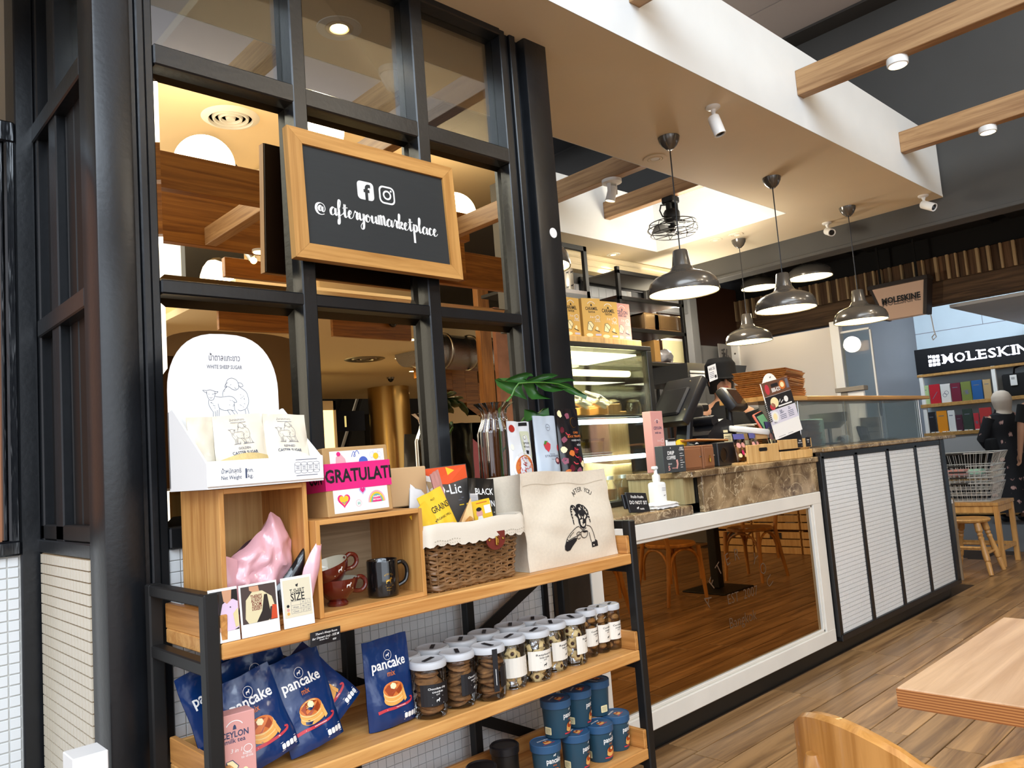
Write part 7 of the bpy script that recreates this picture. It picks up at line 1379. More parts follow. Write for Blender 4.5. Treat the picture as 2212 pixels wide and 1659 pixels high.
def wire_basket(label, z, h, fl_, base=None):
    t = thing('wire_basket', label, 'basket', (7.95, 2.44, z), 0, 'nested chrome shopping baskets'); b = B(); w0, d0 = .15, .22
    def P(k, u): q = 1+fl_*k; return u[0]*w0*q, u[1]*d0*q
    for k in (0, .5, 1):
        c = [(*P(k, u), h*k) for u in ((-1, -1), (1, -1), (1, 1), (-1, 1))]; b.tube(c+[c[0]], .003 if k < 1 else .005, 5)
    for i in range(13):
        s = -1+2*i/12
        for e in (-1, 1): b.tube([(*P(0, (s, e)), 0), (*P(1, (s, e)), h)], .0018, 4); b.tube([(*P(0, (e, s)), 0), (*P(1, (e, s)), h)], .0018, 4)
        b.tube([(*P(0, (s, -1)), 0), (*P(0, (s, 1)), 0)], .0018, 4); b.tube([(*P(0, (-1, s)), 0), (*P(0, (1, s)), 0)], .0018, 4)
    ob('wire', b, m_wire, t); ob('grip', B().cyl((-w0*(1+fl_)-.012, -.07, h), (-w0*(1+fl_)-.012, .07, h), .008), m_blackplastic, t)
for k in range(5): wire_basket(('lowest', 'second', 'third', 'fourth', 'topmost, deepest')[k]+' chrome wire basket of the nested stack', ztb+.004+k*.052, .16 if k < 4 else .22, .22+.02*k+(.1 if k == 4 else 0))
t = thing('folded_goods', 'coral and mint folded goods inside the wire baskets', 'goods', (7.95, 2.46, ztb+.235)); ob('coral_pack', B().box((-.02, .03, .02), (.18, .16, .06), 0, .01), m_pinkbox, t); ob('mint_pack', B().box((.05, -.10, .02), (.14, .12, .05), 0, .01), mat('mint_pack', '9fc8b4', .6), t)
# ---------------------------------------------------------------- people
def skin_body(parent, J, E_, m=m_skin, name='body', root=0, sub=2):
    me = bpy.data.meshes.new(name); me.from_pydata([j[:3] for j in J], E_, []); o = bpy.data.objects.new(name, me); C.objects.link(o); o.parent = parent; me.materials.append(m)
    o.modifiers.new('skin', 'SKIN'); o.modifiers['skin'].use_smooth_shade = True; s = o.modifiers.new('sub', 'SUBSURF'); s.levels = sub; s.render_levels = sub
    for i, j in enumerate(J):
        v = me.skin_vertices[0].data[i]; v.radius = (j[3], j[4] if len(j) > 4 else j[3]); v.use_root = (i == root)
    return o
def hand(J, E_, wrist, d, side):
    """palm and five fingers grown from a wrist joint index, pointing along d, thumb towards side"""
    w0 = V(J[wrist][:3]); d, side = V(d).normalized(), V(side).normalized(); pi = len(J); pc = w0+d*.06; J.append((*pc, .024, .014)); E_.append((wrist, pi))
    for k, (o_, Ln) in enumerate(((-.026, .055), (-.009, .068), (.009, .072), (.026, .064))):
        i = len(J); a = pc+d*.035+side*o_; curl = V((0, 0, 0)); J += [(*a, .0085), (*(a+d*Ln*.55), .008), (*(a+d*Ln+side.cross(d)*.016), .007)]; E_ += [(pi, i), (i, i+1), (i+1, i+2)]
    i = len(J); a = w0+d*.035+side*.034; J += [(*a, .0095), (*(a+d*.030+side*.014), .008), (*(a+d*.055+side*.012), .007)]; E_ += [(pi, i), (i, i+1), (i+1, i+2)]
def figure(name, label, loc, rz, h=1.65, arms=None, legs=.09, stride=0, head_pitch=0):
    t = thing(name, label, 'person', loc, rz); s = h/1.70
    J = [(0, 0, .95, .13, .10), (0, 0, 1.12, .115, .085), (0, 0, 1.30, .14, .095), (0, .01, 1.42, .085, .07), (0, 0, 1.48, .046), (0, -.012, 1.54, .068, .072), (0, -.015, 1.61, .078, .092), (0, -.008, 1.67, .062, .075)]
    E_ = [(0, 1), (1, 2), (2, 3), (3, 4), (4, 5), (5, 6), (6, 7)]
    for sd in (-1, 1):
        i = len(J); J += [(sd*.09, 0, .86, .085), (sd*legs, -stride*sd*.10-.01, .49, .058), (sd*legs, -stride*sd*.12+.02*abs(stride), .09, .036), (sd*(legs+.01), -stride*sd*.12-.13, .03, .032, .026)]; E_ += [(0, i), (i, i+1), (i+1, i+2), (i+2, i+3)]
        A = arms[sd] if arms else [(sd*.20, .01, 1.38), (sd*.24, .03, 1.11), (sd*.23, -.05, .86)]
        i = len(J); J += [(*A[0], .052), (*A[1], .040), (*A[2], .028)]; E_ += [(3, i), (i, i+1), (i+1, i+2)]
        d = (V(A[2])-V(A[1])).normalized(); hand(J, E_, i+2, d, (0, -1, 0) if abs(d.y) < .7 else (-sd, 0, 0))
    J = [tuple(q*s for q in j) for j in J]; skin_body(t, J, E_)
    hy, hz = -.015*s, 1.61*s
    fc = B()
    fc.ball((0, hy-.098*s, hz-.012*s), .014*s, 10, 0, (.8, 1.1, 1.5)); [fc.ball((sd*.082*s, hy+.01*s, hz-.005*s), .024*s, 10, 0, (.4, .8, 1.2)) for sd in (-1, 1)]; ob('nose_and_ears', fc, m_skin, t)
    ey = B(); [ey.ball((sd*.030*s, hy-.084*s, hz+.008*s), .011*s, 8, 0, (1.2, .7, .8)) for sd in (-1, 1)]; ob('eyes', ey, m_ink, t); ob('mouth', B().ball((0, hy-.088*s, hz-.048*s), .018*s, 8, 0, (1.2, .4, .4)), mat('lips', '8f4a40', .5) if 'lips' not in bpy.data.materials else bpy.data.materials['lips'], t)
    return t, s
def loft(rings, n=28, wob=0, seed=0):                 # rings: (cx, cy, z, rx, ry)
    b = B()
    def f(u, v):
        k = min(len(rings)-2, int(v*(len(rings)-1))); q = v*(len(rings)-1)-k; a, c = rings[k], rings[k+1]; r = [a[j]*(1-q)+c[j]*q for j in range(5)]; w_ = 1+wob*noise.noise(V((math.cos(u*2*PI)*2, math.sin(u*2*PI)*2, r[2]*3+seed)))+wob*.6*math.cos(u*2*PI*9)*(1-v if wob > .05 else .3)
        return V((r[0]+r[3]*w_*math.cos(u*2*PI), r[1]+r[4]*w_*math.sin(u*2*PI), r[2]))
    b.grid(f, n, max(8, (len(rings)-1)*3), 0, True); return b
def sleeve(A, r0, r1, n=12): return B().tube([A[0], tuple((A[0][i]+A[1][i])/2 for i in range(3)), A[1]] if len(A) == 2 else A, [r0]+[(r0+r1)/2]*(1 if len(A) == 2 else len(A)-2)+[r1], n)
# staff behind the register: black cap, black clothes, bending over the till
t, s = figure('person', 'staff person in a black cap and black clothes behind the register monitors', (5.13, 3.14, 0), -.75, 1.80, {1: [(.20, .0, 1.37), (.25, .03, 1.10), (.23, -.05, .86)], -1: [(-.20, .0, 1.37), (-.25, .03, 1.10), (-.23, -.05, .86)]})
ob('cap', loft([(0, -.015*s, 1.625*s, .105*s, .118*s), (0, -.013*s, 1.66*s, .108*s, .120*s), (0, -.01*s, 1.73*s, .105*s, .112*s), (0, -.01*s, 1.77*s, .08*s, .085*s), (0, -.01*s, 1.775*s, .01, .01)], 26, .02), m_blackcloth, t); ob('cap_peak', B().prism([(-.085, -.09), (.085, -.09), (.075, -.16), (.03, -.19), (-.03, -.19), (-.075, -.16)], .008, Matrix.Translation((0, 0, 1.64*s)) @ Euler((.15, 0, 0)).to_matrix().to_4x4()), m_blackcloth, t)
ob('shirt', loft([(0, 0, .88*s, .185, .13), (0, 0, 1.10*s, .165, .115), (0, 0, 1.30*s, .205, .13), (0, .01, 1.42*s, .15, .105), (0, 0, 1.47*s, .065, .065)], 28, .03), m_blackcloth, t)
for sd in (-1, 1): ob('sleeve', sleeve([(sd*.17*s, 0, 1.39*s), (sd*.25*s, .03*s, 1.10*s), (sd*.235*s, -.03*s, .93*s)], .08, .05), m_blackcloth, t); ob('trouser_leg', B().tube([(sd*.09*s, 0, .92*s), (sd*.09*s, -.01, .49*s), (sd*.09*s, .0, .06)], [.115, .085, .065], 14), m_blackcloth, t)
ob('hair', loft([(0, .02, 1.53*s, .08*s, .085*s), (0, .01, 1.60*s, .092*s, .10*s), (0, 0, 1.66*s, .093*s, .105*s)], 20, .03), m_hair, t)
# woman in the store
m_floral = bpy.data.materials.new('floral_cloth'); m_floral.use_nodes = True; nt = m_floral.node_tree; bs = nt.nodes['Principled BSDF']; bs.inputs['Roughness'].default_value = .8
tc = nt.nodes.new('ShaderNodeTexCoord'); vo = nt.nodes.new('ShaderNodeTexVoronoi'); vo.inputs['Scale'].default_value = 9.5; nz = nt.nodes.new('ShaderNodeTexNoise'); nz.inputs['Scale'].default_value = 30; mxv = nt.nodes.new('ShaderNodeMixRGB'); mxv.inputs[0].default_value = .05
rp = nt.nodes.new('ShaderNodeValToRGB'); e = rp.color_ramp.elements; e[0].position = .20; e[0].color = (*lin('c79a90'), 1); e[1].position = .27; e[1].color = (*lin('17161a'), 1); e.new(.10).color = (*lin('d8b6a8'), 1)
nt.links.new(tc.outputs['Object'], mxv.inputs[1]); nt.links.new(nz.outputs['Color'], mxv.inputs[2]); nt.links.new(mxv.outputs[0], vo.inputs['Vector']); nt.links.new(vo.outputs['Distance'], rp.inputs[0]); nt.links.new(rp.outputs[0], bs.inputs['Base Color'])
t, s = figure('person', 'woman in a beige head scarf and long black floral dress standing in the store', (11.2, 2.92, 0), 2.2, 1.60, {1: [(.19, .01, 1.36), (.25, -.05, 1.10), (.14, -.22, 1.0)], -1: [(-.19, .01, 1.36), (-.25, -.05, 1.10), (-.14, -.22, 1.0)]})
ob('dress', loft([(0, 0, .14, .30, .26), (0, 0, .50, .27, .23), (0, 0, .90*s, .22, .18), (0, 0, 1.10*s, .185, .14), (0, 0, 1.30*s, .20, .145), (0, .01, 1.42*s, .16, .12), (0, 0, 1.46*s, .08, .08)], 36, .06, 3), m_floral, t)
for sd in (-1, 1): ob('sleeve', sleeve([(sd*.15*s, .01, 1.38*s), (sd*.26*s, -.05*s, 1.10*s), (sd*.17*s, -.18*s, 1.02*s)], .09, .06), m_floral, t); ob('shoe', B().ball((sd*.10, -.08, .05), .06, 12, 0, (.8, 1.9, .8)), m_blackplastic, t)
ob('head_scarf', loft([(0, .03, 1.42*s, .10, .10), (0, .025, 1.47*s, .085, .095), (0, .02, 1.53*s, .098, .112), (0, .015, 1.60*s, .112, .128), (0, .012, 1.66*s, .108, .122), (0, .012, 1.71*s, .082, .095), (0, .012, 1.735*s, .045, .05), (0, .012, 1.742*s, .003, .003)], 30, .025, 7), m_hijab, t)
ob('shoulder_bag', B().box((.20, .06, .98*s), (.10, .22, .26), 0, .03, (0, .1, 0), None, 2).tube([(.2, .02, 1.08), (.14, .05, 1.3), (.06, .0, 1.44)], .012, 6), m_blackcloth, t)
# second shopper cut by the right edge
t, s = figure('person', 'person in a black T-shirt with one bare arm, cut by the right picture edge', (10.75, 2.42, 0), 2.3, 1.72, {1: [(.20, .01, 1.38), (.25, .02, 1.11), (.24, -.08, .86)], -1: [(-.20, .01, 1.38), (-.25, .02, 1.11), (-.24, -.08, .86)]})
ob('shirt', loft([(0, 0, .88*s, .185, .13), (0, 0, 1.10*s, .165, .115), (0, 0, 1.30*s, .205, .13), (0, .01, 1.42*s, .15, .105), (0, 0, 1.47*s, .065, .065)], 28, .03), m_blackcloth, t)
for sd in (-1, 1): ob('sleeve', sleeve([(sd*.16*s, .01, 1.39*s), (sd*.235*s, .015*s, 1.20*s)], .085, .065), m_blackcloth, t); ob('trouser_leg', B().tube([(sd*.09*s, 0, .92*s), (sd*.09*s, -.01, .49*s), (sd*.09*s, .0, .06)], [.115, .085, .065], 14), m_blackcloth, t); ob('shoe', B().ball((sd*.10, -.07, .045), .055, 12, 0, (.8, 1.9, .8)), m_blackplastic, t)
ob('hair', loft([(0, .02, 1.53*s, .084*s, .09*s), (0, .015, 1.60*s, .094*s, .102*s), (0, .01, 1.68*s, .09*s, .10*s), (0, .01, 1.72*s, .05, .055), (0, .01, 1.73*s, .004, .004)], 20, .04), m_hair, t)
# ---------------------------------------------------------------- cafe tables and bentwood chairs
def table(label, x0, x1, y0, y1, bx=None):
    t = thing('cafe_table', label, 'table', ((x0+x1)/2, (y0+y1)/2, 0), 0, 'cafe tables'); w2, d2 = (x1-x0)/2, (y1-y0)/2
    ob('top', B().span((-w2, -d2, .712), (w2, d2, .75), 0, .0015), m_table, t)
    ob('ply_edge', B().span((-w2-.0015, -d2-.0015, .7135), (w2+.0015, d2+.0015, .747)), m_plyedge, t)
    ob('column', B().span((-.04, -.04, .02), (.04, .04, .70), 0, .004), m_blackflat, t); ob('base_plate', B().span((-.23, -.21, .001), (.23, .21, .014), 0, .003), m_blackflat, t); ob('spider', B().span((-.2, -.03, .695), (.2, .03, .711)).span((-.03, -.2, .695), (.03, .2, .711)), m_blackflat, t)
m_plyedge = bpy.data.materials.new('ply_layers'); m_plyedge.use_nodes = True; nt = m_plyedge.node_tree; bs = nt.nodes['Principled BSDF']; bs.inputs['Roughness'].default_value = .5
tc = nt.nodes.new('ShaderNodeTexCoord'); wv = nt.nodes.new('ShaderNodeTexWave'); wv.bands_direction = 'Z'; wv.inputs['Scale'].default_value = 62; wv.inputs['Distortion'].default_value = .4
rp = nt.nodes.new('ShaderNodeValToRGB'); rp.color_ramp.elements[0].color = (*lin('8a4f24'), 1); rp.color_ramp.elements[1].color = (*lin('c08348'), 1); nt.links.new(tc.outputs['Object'], wv.inputs[0]); nt.links.new(wv.outputs[0], rp.inputs[0]); nt.links.new(rp.outputs[0], bs.inputs['Base Color'])
table('wooden cafe table with ply edge at the lower right corner', 1.602, 2.305, -.06, .662)
table('cafe table on a black base whose legs show in the mirror panel', 5.55, 6.30, .08, .80)
def chair(label, x, y, rz):
    t = thing('bentwood_chair', label, 'chair', (x, y, 0), rz, 'bentwood cafe chairs')            # faces local -Y
    ob('seat', B().lathe([(0, .438), (.19, .438), (.205, .446), (.205, .462), (.195, .470), (0, .464)], 36), m_chair, t)
    for sx in (-1, 1):
        ob('leg', B().tube([(sx*.165, -.15, .44), (sx*.172, -.165, .22), (sx*.18, -.18, .0)], [.019, .018, .014], 12), m_chair, t)
        ob('leg', B().tube([(sx*.20, .24, .0), (sx*.18, .195, .22), (sx*.165, .16, .44), (sx*.175, .195, .62), (sx*.185, .225, .775), (sx*.186, .226, .79)], [.014, .018, .019, .018, .017, .010], 12), m_chair, t)
    def arc(p, q, top): return [tuple(p[i]+(q[i]-p[i])*(.5-.5*math.cos(PI*k/12)) if i < 2 else (.17+(top-.17)*math.sin(PI*k/12)**.55) for i in range(3)) for k in range(13)]
    for p, q in (((-.16, -.155), (.16, -.155)), ((-.16, .17), (.16, .17)), ((-.168, -.15), (-.168, .165)), ((.168, -.15), (.168, .165))): ob('arch_brace', B().tube(arc(p, q, .425), .0105, 8), m_chair, t)
    def crest(u, v):
        a = (u-.5)*1.9; r = .262; return r, a
    b = B(); O = []; n_ = 20
    for k in range(n_+1):
        a = (k/n_-.5)*2.0; e = 1-abs(k/n_-.5)*2; hgt = .055+.035*math.sin(PI*min(1, max(0, e*1.1)))**.7; x_, y_ = .262*math.sin(a), .02+.262*math.cos(a)
        nx, ny = math.sin(a), math.cos(a); th = .0125; zc = .775
        O.append([(x_+nx*s_*th, y_+ny*s_*th, zc+hz) for s_, hz in ((-1, -.045), (1, -.045), (1, hgt-.02), (.4, hgt-.014), (-.4, hgt-.014), (-1, hgt-.02))])
    R_ = [[b.bm.verts.new(p) for p in ring] for ring in O]
    for k in range(n_):
        for j in range(6): b.bm.faces.new((R_[k][j], R_[k][(j+1) % 6], R_[k+1][(j+1) % 6], R_[k+1][j]))
    b.bm.faces.new(R_[0]); b.bm.faces.new(R_[-1][::-1]); ob('crest_rail', b, m_chair, t)
    return t
c0 = chair('bentwood chair whose curved back rail shows at the bottom edge', 1.36, .44, -PI/2)
c0.rotation_euler.z = PI/2+.15
dup(c0, 'bentwood chair left of the table in the mirror panel', (5.38, .38, 0), .25+PI/2); dup(c0, 'bentwood chair right of the table in the mirror panel', (6.50, .46, 0), -PI/2)
dup(c0, 'bentwood chair far left in the mirror panel, behind the rack post', (4.42, .30, 0), -PI/2+.2)
table('cafe table at the left of the mirror panel, only its black base seen', 3.9, 4.6, -.75, -.05)
# crates of goods against the far side, seen in the mirror panel
for k, (y, z) in enumerate(((-.95, 0), (-.38, 0), (.19, 0), (-.95, .26), (-.38, .26), (.19, .26))):
    t = thing('display_crate', ('left', 'middle', 'right')[k % 3]+(' lower' if k < 3 else ' upper')+' slatted pine crate of the pair of rows seen in the mirror panel', 'crate', (8.0, y, z), 0, 'slatted pine crates')
    for s_ in range(3): ob('slat', B().span((-.01, 0, .004+s_*.082), (.004, .55, .074+s_*.082), 0, .002), m_pale, t)
    ob('side', B().span((0.004, 0, .0), (.36, .012, .25)).span((.004, .538, 0), (.36, .55, .25)), m_pale, t); ob('back', B().span((.35, .012, 0), (.36, .538, .25)), m_pale, t); ob('floor_board', B().span((.004, .012, 0), (.35, .538, .01)), m_pale, t); ob('label_plate', B().span((-.014, .2, .17), (-.0101, .34, .23)), m_ink, t)
    if k > 2:
        for j in range(3): ob('goods', B().span((.03, .05+.16*j, .012), (.2, .17+.16*j, .30+.03*j), 0, .006), (m_teal, m_cardboard, m_whitep)[j], t)
# ---------------------------------------------------------------- the rest of the cafe and mall, behind the viewer (shown by the mirrors)
def mv(px, py, Yv):                                   # a point of the room behind the viewer, as the wall mirror shows it
    p = at(px, py, Y=Yv); return V((p.x, 2*YM-Yv, p.z))
for nm, lb, x0, x1, y0, y1, z0, z1 in (('ceiling_board_beam', 'deep oak board over the seats, topmost one reflected in the left mirror', -1, 4.3, -.68, -.60, 3.12, 3.36), ('ceiling_board_beam', 'second deep oak board reflected below the first in the left mirror', -1, 5.2, -1.80, -1.72, 3.12, 3.62),
        ('ceiling_board_beam', 'short oak board lit from below low in the left mirror', 3.0, 3.75, -2.62, -2.55, 3.12, 3.30), ('ceiling_board_beam', 'long oak board reflected above the sugar display', 4.0, 5.12, -5.14, -5.08, 3.12, 3.62), ('ceiling_board_beam', 'long oak board reflected at the top of the middle mirror', 5.60, 6.93, -5.14, -5.08, 3.12, 3.62),
        ('ceiling_board_beam', 'oak board crossing the right mirror behind the chalk sign', 4.6, 6.9, -2.0, -1.93, 3.12, 3.5)):
    o = ob(nm, B().span((x0, y0, z0), (x1, y1, z1), 0, .003), m_beamx); tag(o, lb, 'beam', 'deep oak boards behind the viewer')
for x, lb in ((2.48, 'oak cross beam joining the two deep boards in the left mirror'), (1.13, 'oak cross beam over the viewer, nearest the left mirror')):
    o = ob('ceiling_beam', B().span((x, -1.72, 3.125), (x+.09, -.68, 3.268), 0, .003), m_beam); tag(o, lb, 'beam', 'oak ceiling beams')
p = mv(558, 520, 5.95); q = p
t = thing('ceiling_lamp', 'round lamp glowing under the deep board in the left mirror', 'lamp', (p.x, p.y, 3.119)); ob('housing', B().lathe([(0, 0), (.06, 0), (.06, -.02), (0, -.02)], 24), m_whitep, t); ob('diffuser', B().lathe([(0, -.0205), (.05, -.0205), (.05, -.026), (0, -.028)], 24), m_led, t); ob('bracket', B().span((-.02, .02, -.002), (.02, .16 if p.y > -1.72 else .1, .0)), m_whitep, t)
lamp('ceiling_lamp_light', 'SPOT', (p.x, p.y, 3.06), 30, WARM2, .05, aim=(p.x, p.y, 0), spot=140)
t = thing('track_spot', 'small black spot lamp glowing on an arm in the lower left mirror', 'lamp', (3.05, -2.2, 3.35)); ob('arm', B().tube([(0, 0, .06), (-.02, .0, -.02), (.0, 0, -.10)], .012, 8), m_steel, t); ob('head', B().cyl((0, 0, -.08), (.03, .05, -.16), .03, .036), m_steel, t); ob('bulb', B().ball((.035, .058, -.175), .03, 12), m_bulb, t)
lamp('track_spot_light', 'SPOT', (3.09, -2.13, 3.16), 14, WARM, .03, aim=(3.3, -1.8, 2.0), spot=110)
# atrium: high cream ceiling, round vents, painted column, gable kiosk
struct('ceiling_atrium', B().span((2.7, -8.5, 5.5), (16, .92, 5.6)), m_cream)
struct('wall_atrium', B().span((3.7, -8.6, 3.51), (16, -8.5, 5.5)), m_cream)
struct('ceiling_edge', B().span((2.7, .87, 4.645), (16, .90, 5.5)), m_cream)
p = mv(497, 255, 8.55); t = thing('round_vent', 'round ring vent on the cream ceiling in the top left mirror', 'vent', (p.x, p.y, 5.4995)); ob('rings', B().lathe([(0, -.03), (.05, -.03), (.06, 0), (.10, 0), (.11, -.03), (.13, -.03), (.14, 0), (.17, 0), (.18, -.03), (.20, -.03), (.21, 0), (.24, 0), (.25, -.035), (.30, -.02), (.33, 0), (0, 0)], 36), m_whitepaint, t)
a = mv(545, 330, 10.0); t = thing('painted_column', 'cream column painted with a flag and castle arches in the top left mirror', 'column', (a.x+.42, a.y, 3.5005)); ob('shaft', B().lathe([(0, .0), (.45, 0), (.45, 1.998), (0, 1.998)], 48), m_cream, t)
fz = mv(600, 330, 9.3).z; f = Fl(); W, H = .34, .22
f.rect(-W/2, -H/2, W/2, H/2, 0)
for s_ in (-1, 1): f.line([(-W/2, -s_*H/2), (W/2, s_*H/2)], .06, 1, 1); f.line([(-W/2, -s_*H/2), (W/2, s_*H/2)], .022, 2, 2)
f.rect(-.055, -H/2, .055, H/2, 1, 3); f.rect(-W/2, -.055, W/2, .055, 1, 3); f.rect(-.033, -H/2, .033, H/2, 2, 4); f.rect(-W/2, -.033, W/2, .033, 2, 4)
f.ring(.0, -.62, .30, .34, .012, 3, 0, 30, 0, PI); f.ring(0, -.62, .23, .26, .009, 3, 0, 30, 0, PI); [f.ring(.34*math.cos(k*PI/8), -.62+.38*math.sin(k*PI/8), .028, .028, .008, 3) for k in range(1, 8)]; [f.rect(-.23+.08*k, -.70, -.19+.08*k, -.64, 4) for k in range(6)]; f.rect(-.25, -.82, .3, -.70, 4)
f.build('mural', [mat('flag_blue', '232a52', .6), m_white, mat('flag_red', 'a3242c', .6), mat('mural_line', '7a6a50', .7), mat('mural_olive', '8f8256', .7)], t, lambda x, y, h: V(((.45+h*4)*math.sin(-x/.45+.1), (.45+h*4)*math.cos(-x/.45+.1), fz+y-3.5)))
g0, g1, gt, gb = mv(372, 345, 8.8), mv(535, 375, 8.8), mv(455, 297, 8.8), mv(400, 420, 8.8)
t = thing('gable_kiosk', 'black gabled kiosk front with an arched opening in the top left mirror', 'kiosk', (g0.x, g0.y, 3.5005)); w_ = g1.x-g0.x; e0, e1, ap = g0.z-3.5, g1.z-3.5, gt.z-3.5; xa = gt.x-g0.x
out = [(.1, 0), (.1, e0-.02), (0, e0-.04), (xa, ap), (w_, e0-.04), (w_-.1, e0-.02), (w_-.1, 0), (w_*.82, 0)]+[(w_*.55+w_*.27*math.cos(a_), .02+.34*math.sin(a_)) for a_ in [PI*k/10 for k in range(11)]]+[(w_*.28, 0)]
ob('front', B().prism(out, .12, Matrix(((1, 0, 0, 0), (0, 0, -1, 0), (0, 1, 0, 0), (0, 0, 0, 1)))), m_dark, t); ob('side', B().span((.1, -1.2, 0), (.16, -.125, e0-.1)), m_whitepaint, t)
# mall ceiling and floor lights
struct('ceiling_mall', B().prism([(3.75, -4.0), (3.75, -16), (15.6, -16), (6.4, -4.0)], .09, Matrix.Translation((0, 0, 3.41))), m_cream)
struct('wall_mall_end', B().span((2.5, -24, 0), (26, -23.9, 7)), mat('mall_end_dark', '3b3029', .7)); struct('wall_mall_side', B().span((23.5, -24, 0), (23.6, 3, 7)), mat('mall_side_tan', 'a3855f', .7)); struct('wall_mall_left', B().span((2.5, -24, 0), (2.6, -10, 6)), m_cream)
struct('ceiling_mall_far', B().span((2.6, -24, 6.8), (26, -16, 6.9)), m_cream)
names = ('nearest', 'second', 'third', 'fourth', 'fifth')
for k, (px, py) in enumerate(((889, 734), (864, 774), (893, 802), (918, 819), (910, 847))):
    p = at(px, py, Z=3.41); p = V((p.x, 2*YM-p.y, 3.409)); t = thing('mall_downlight', names[k]+' glowing round downlight of the mall ceiling in the middle mirror', 'downlight', tuple(p), 0, 'mall ceiling downlights'); ob('rim', B().lathe([(.10, 0), (.125, -.006), (.13, 0), (.1, .0)], 24), m_whitepaint, t); ob('glow', B().lathe([(0, -.004), (.10, -.004), (.10, 0), (0, 0)], 24), m_led, t)
for x, y, e in ((6.2, -6.5, 60), (9.4, -9, 60), (12.5, -12, 70), (5.5, -10, 60), (15, -15, 60), (9, -4, 40), (13, -6, 60), (18, -10, 60)): lamp('mall_light', 'SPOT', (x, y, 3.36), e, WARM2, .12, aim=(x, y, 0), spot=160)
for x, y, e in ((3.2, -3.4, 90), (6.5, -3.4, 60), (5, -7.4, 60)): lamp('atrium_light', 'POINT', (x, y, 4.5), e, WARM2, .3)
for px, py, lb in ((787, 776, 'flat round vent of the mall ceiling in the middle mirror'),):
    p = at(px, py, Z=3.41); t = thing('mall_vent', lb, 'vent', (p.x, 2*YM-p.y, 3.4095)); ob('rings', B().lathe([(0, -.02), (.08, -.02), (.10, 0), (.16, 0), (.18, -.02), (.24, -.02), (.26, 0), (.36, -.015), (.4, 0), (0, 0)], 28), m_steel, t)
for px, py, lb in ((847, 690, 'upper dark dome camera in the middle mirror'), (843, 815, 'lower dark dome camera in the middle mirror')):
    p = at(px, py, Z=3.41); t = thing('dome_camera', lb, 'camera', (p.x, 2*YM-p.y, 3.4095), 0, 'mall dome cameras'); ob('base', B().lathe([(0, 0), (.09, 0), (.09, -.04), (0, -.04)], 20), m_steel, t); ob('dome', B().lathe([(.07, -.04), (.06, -.08), (.03, -.11), (0, -.12)], 20), m_screen, t)
a, b_ = mv(810, 880, 17.5), mv(870, 880, 17.5); t = thing('gilt_column', 'polished gold column of the mall in the middle mirror', 'column', ((a.x+b_.x)/2, a.y, 0)); ob('shaft', B().lathe([(0, 0), ((b_.x-a.x)*.62, 0), ((b_.x-a.x)*.62, 3.409), (0, 3.409)], 36), mat('gilt_metal', 'c9a76a', .25, 1), t)
# escalator with floor sign and a man riding it
e0 = mv(735, 900, 22); t = thing('escalator', 'dark escalator with pale handrail panels in the middle mirror', 'escalator', (e0.x, e0.y, 0))
for k in range(3): ob('balustrade', B().box((.9*k, 0, 2.6), (.12, .9, 5.4), 0, .02, (0, .40, 0)), (m_steel, m_ceilgrey, m_steel)[k], t)
ob('steps', B().box((.45, .3, 2.4), (.8, .6, 5.2), 0, .02, (0, .40, 0)), m_void, t); ob('hall', B().span((-4, -.9, 0), (6, -.8, 6.5)), m_void, t)
s0, s1 = mv(722, 888, 19), mv(789, 930, 19); t = thing('floor_sign', 'dark blue hanging sign with a pale number 1 in the middle mirror', 'sign', (s0.x, s0.y, s1.z)); w_, h_ = s1.x-s0.x, s0.z-s1.z; ob('board', B().span((0, -.05, 0), (w_, 0, h_), 0, .006), mat('sign_navy', '1c2a4a', .5), t); f = Fl(); f.text('1', h_*.75, w_*.62, h_*.22, bold=.02); f.build('numeral', [mat('numeral_pale', 'e6e2a8', .5, emit=.8)], t, lambda x, y, h: V((w_-x, .002+h, y))); ob('post', B().span((w_, -.05, -s1.z), (w_+.18, .0, h_-.1)), m_void, t)
m0, m1 = mv(795, 860, 24.5), mv(806, 946, 24.5); hm = 1.72
t, s = figure('person', 'grey haired man in a black T-shirt leaning on the escalator rail in the middle mirror', (m0.x, m0.y, m0.z-hm), PI-.2, hm, {1: [(.20, .0, 1.36), (.28, -.10, 1.12), (.06, -.24, 1.12)], -1: [(-.20, .0, 1.36), (-.28, -.10, 1.12), (-.06, -.24, 1.10)]})
ob('shirt', loft([(0, 0, .92*s, .19, .13), (0, 0, 1.12*s, .18, .12), (0, 0, 1.32*s, .21, .13), (0, .01, 1.43*s, .15, .10), (0, 0, 1.47*s, .06, .06)], 24, .02), m_blackcloth, t)
for sd in (-1, 1): ob('sleeve', sleeve([(sd*.15*s, 0, 1.38*s), (sd*.27*s, -.07*s, 1.18*s)], .085, .07), m_blackcloth, t); ob('trouser_leg', B().tube([(sd*.09*s, 0, .94*s), (sd*.09*s, -.01, .49*s), (sd*.09*s, .0, .06)], [.12, .09, .07], 12), m_blackcloth, t)
ob('hair', loft([(0, .02, 1.56*s, .084, .09), (0, .012, 1.64*s, .092, .10), (0, .008, 1.71*s, .07, .08), (0, .008, 1.74*s, .004, .004)], 18, .03), mat('grey_hair', 'b5b0a8', .7), t)
ob('platform', B().span((-.5, -.4, -.2), (.5, .5, -.0), 0, .01), m_void, t)
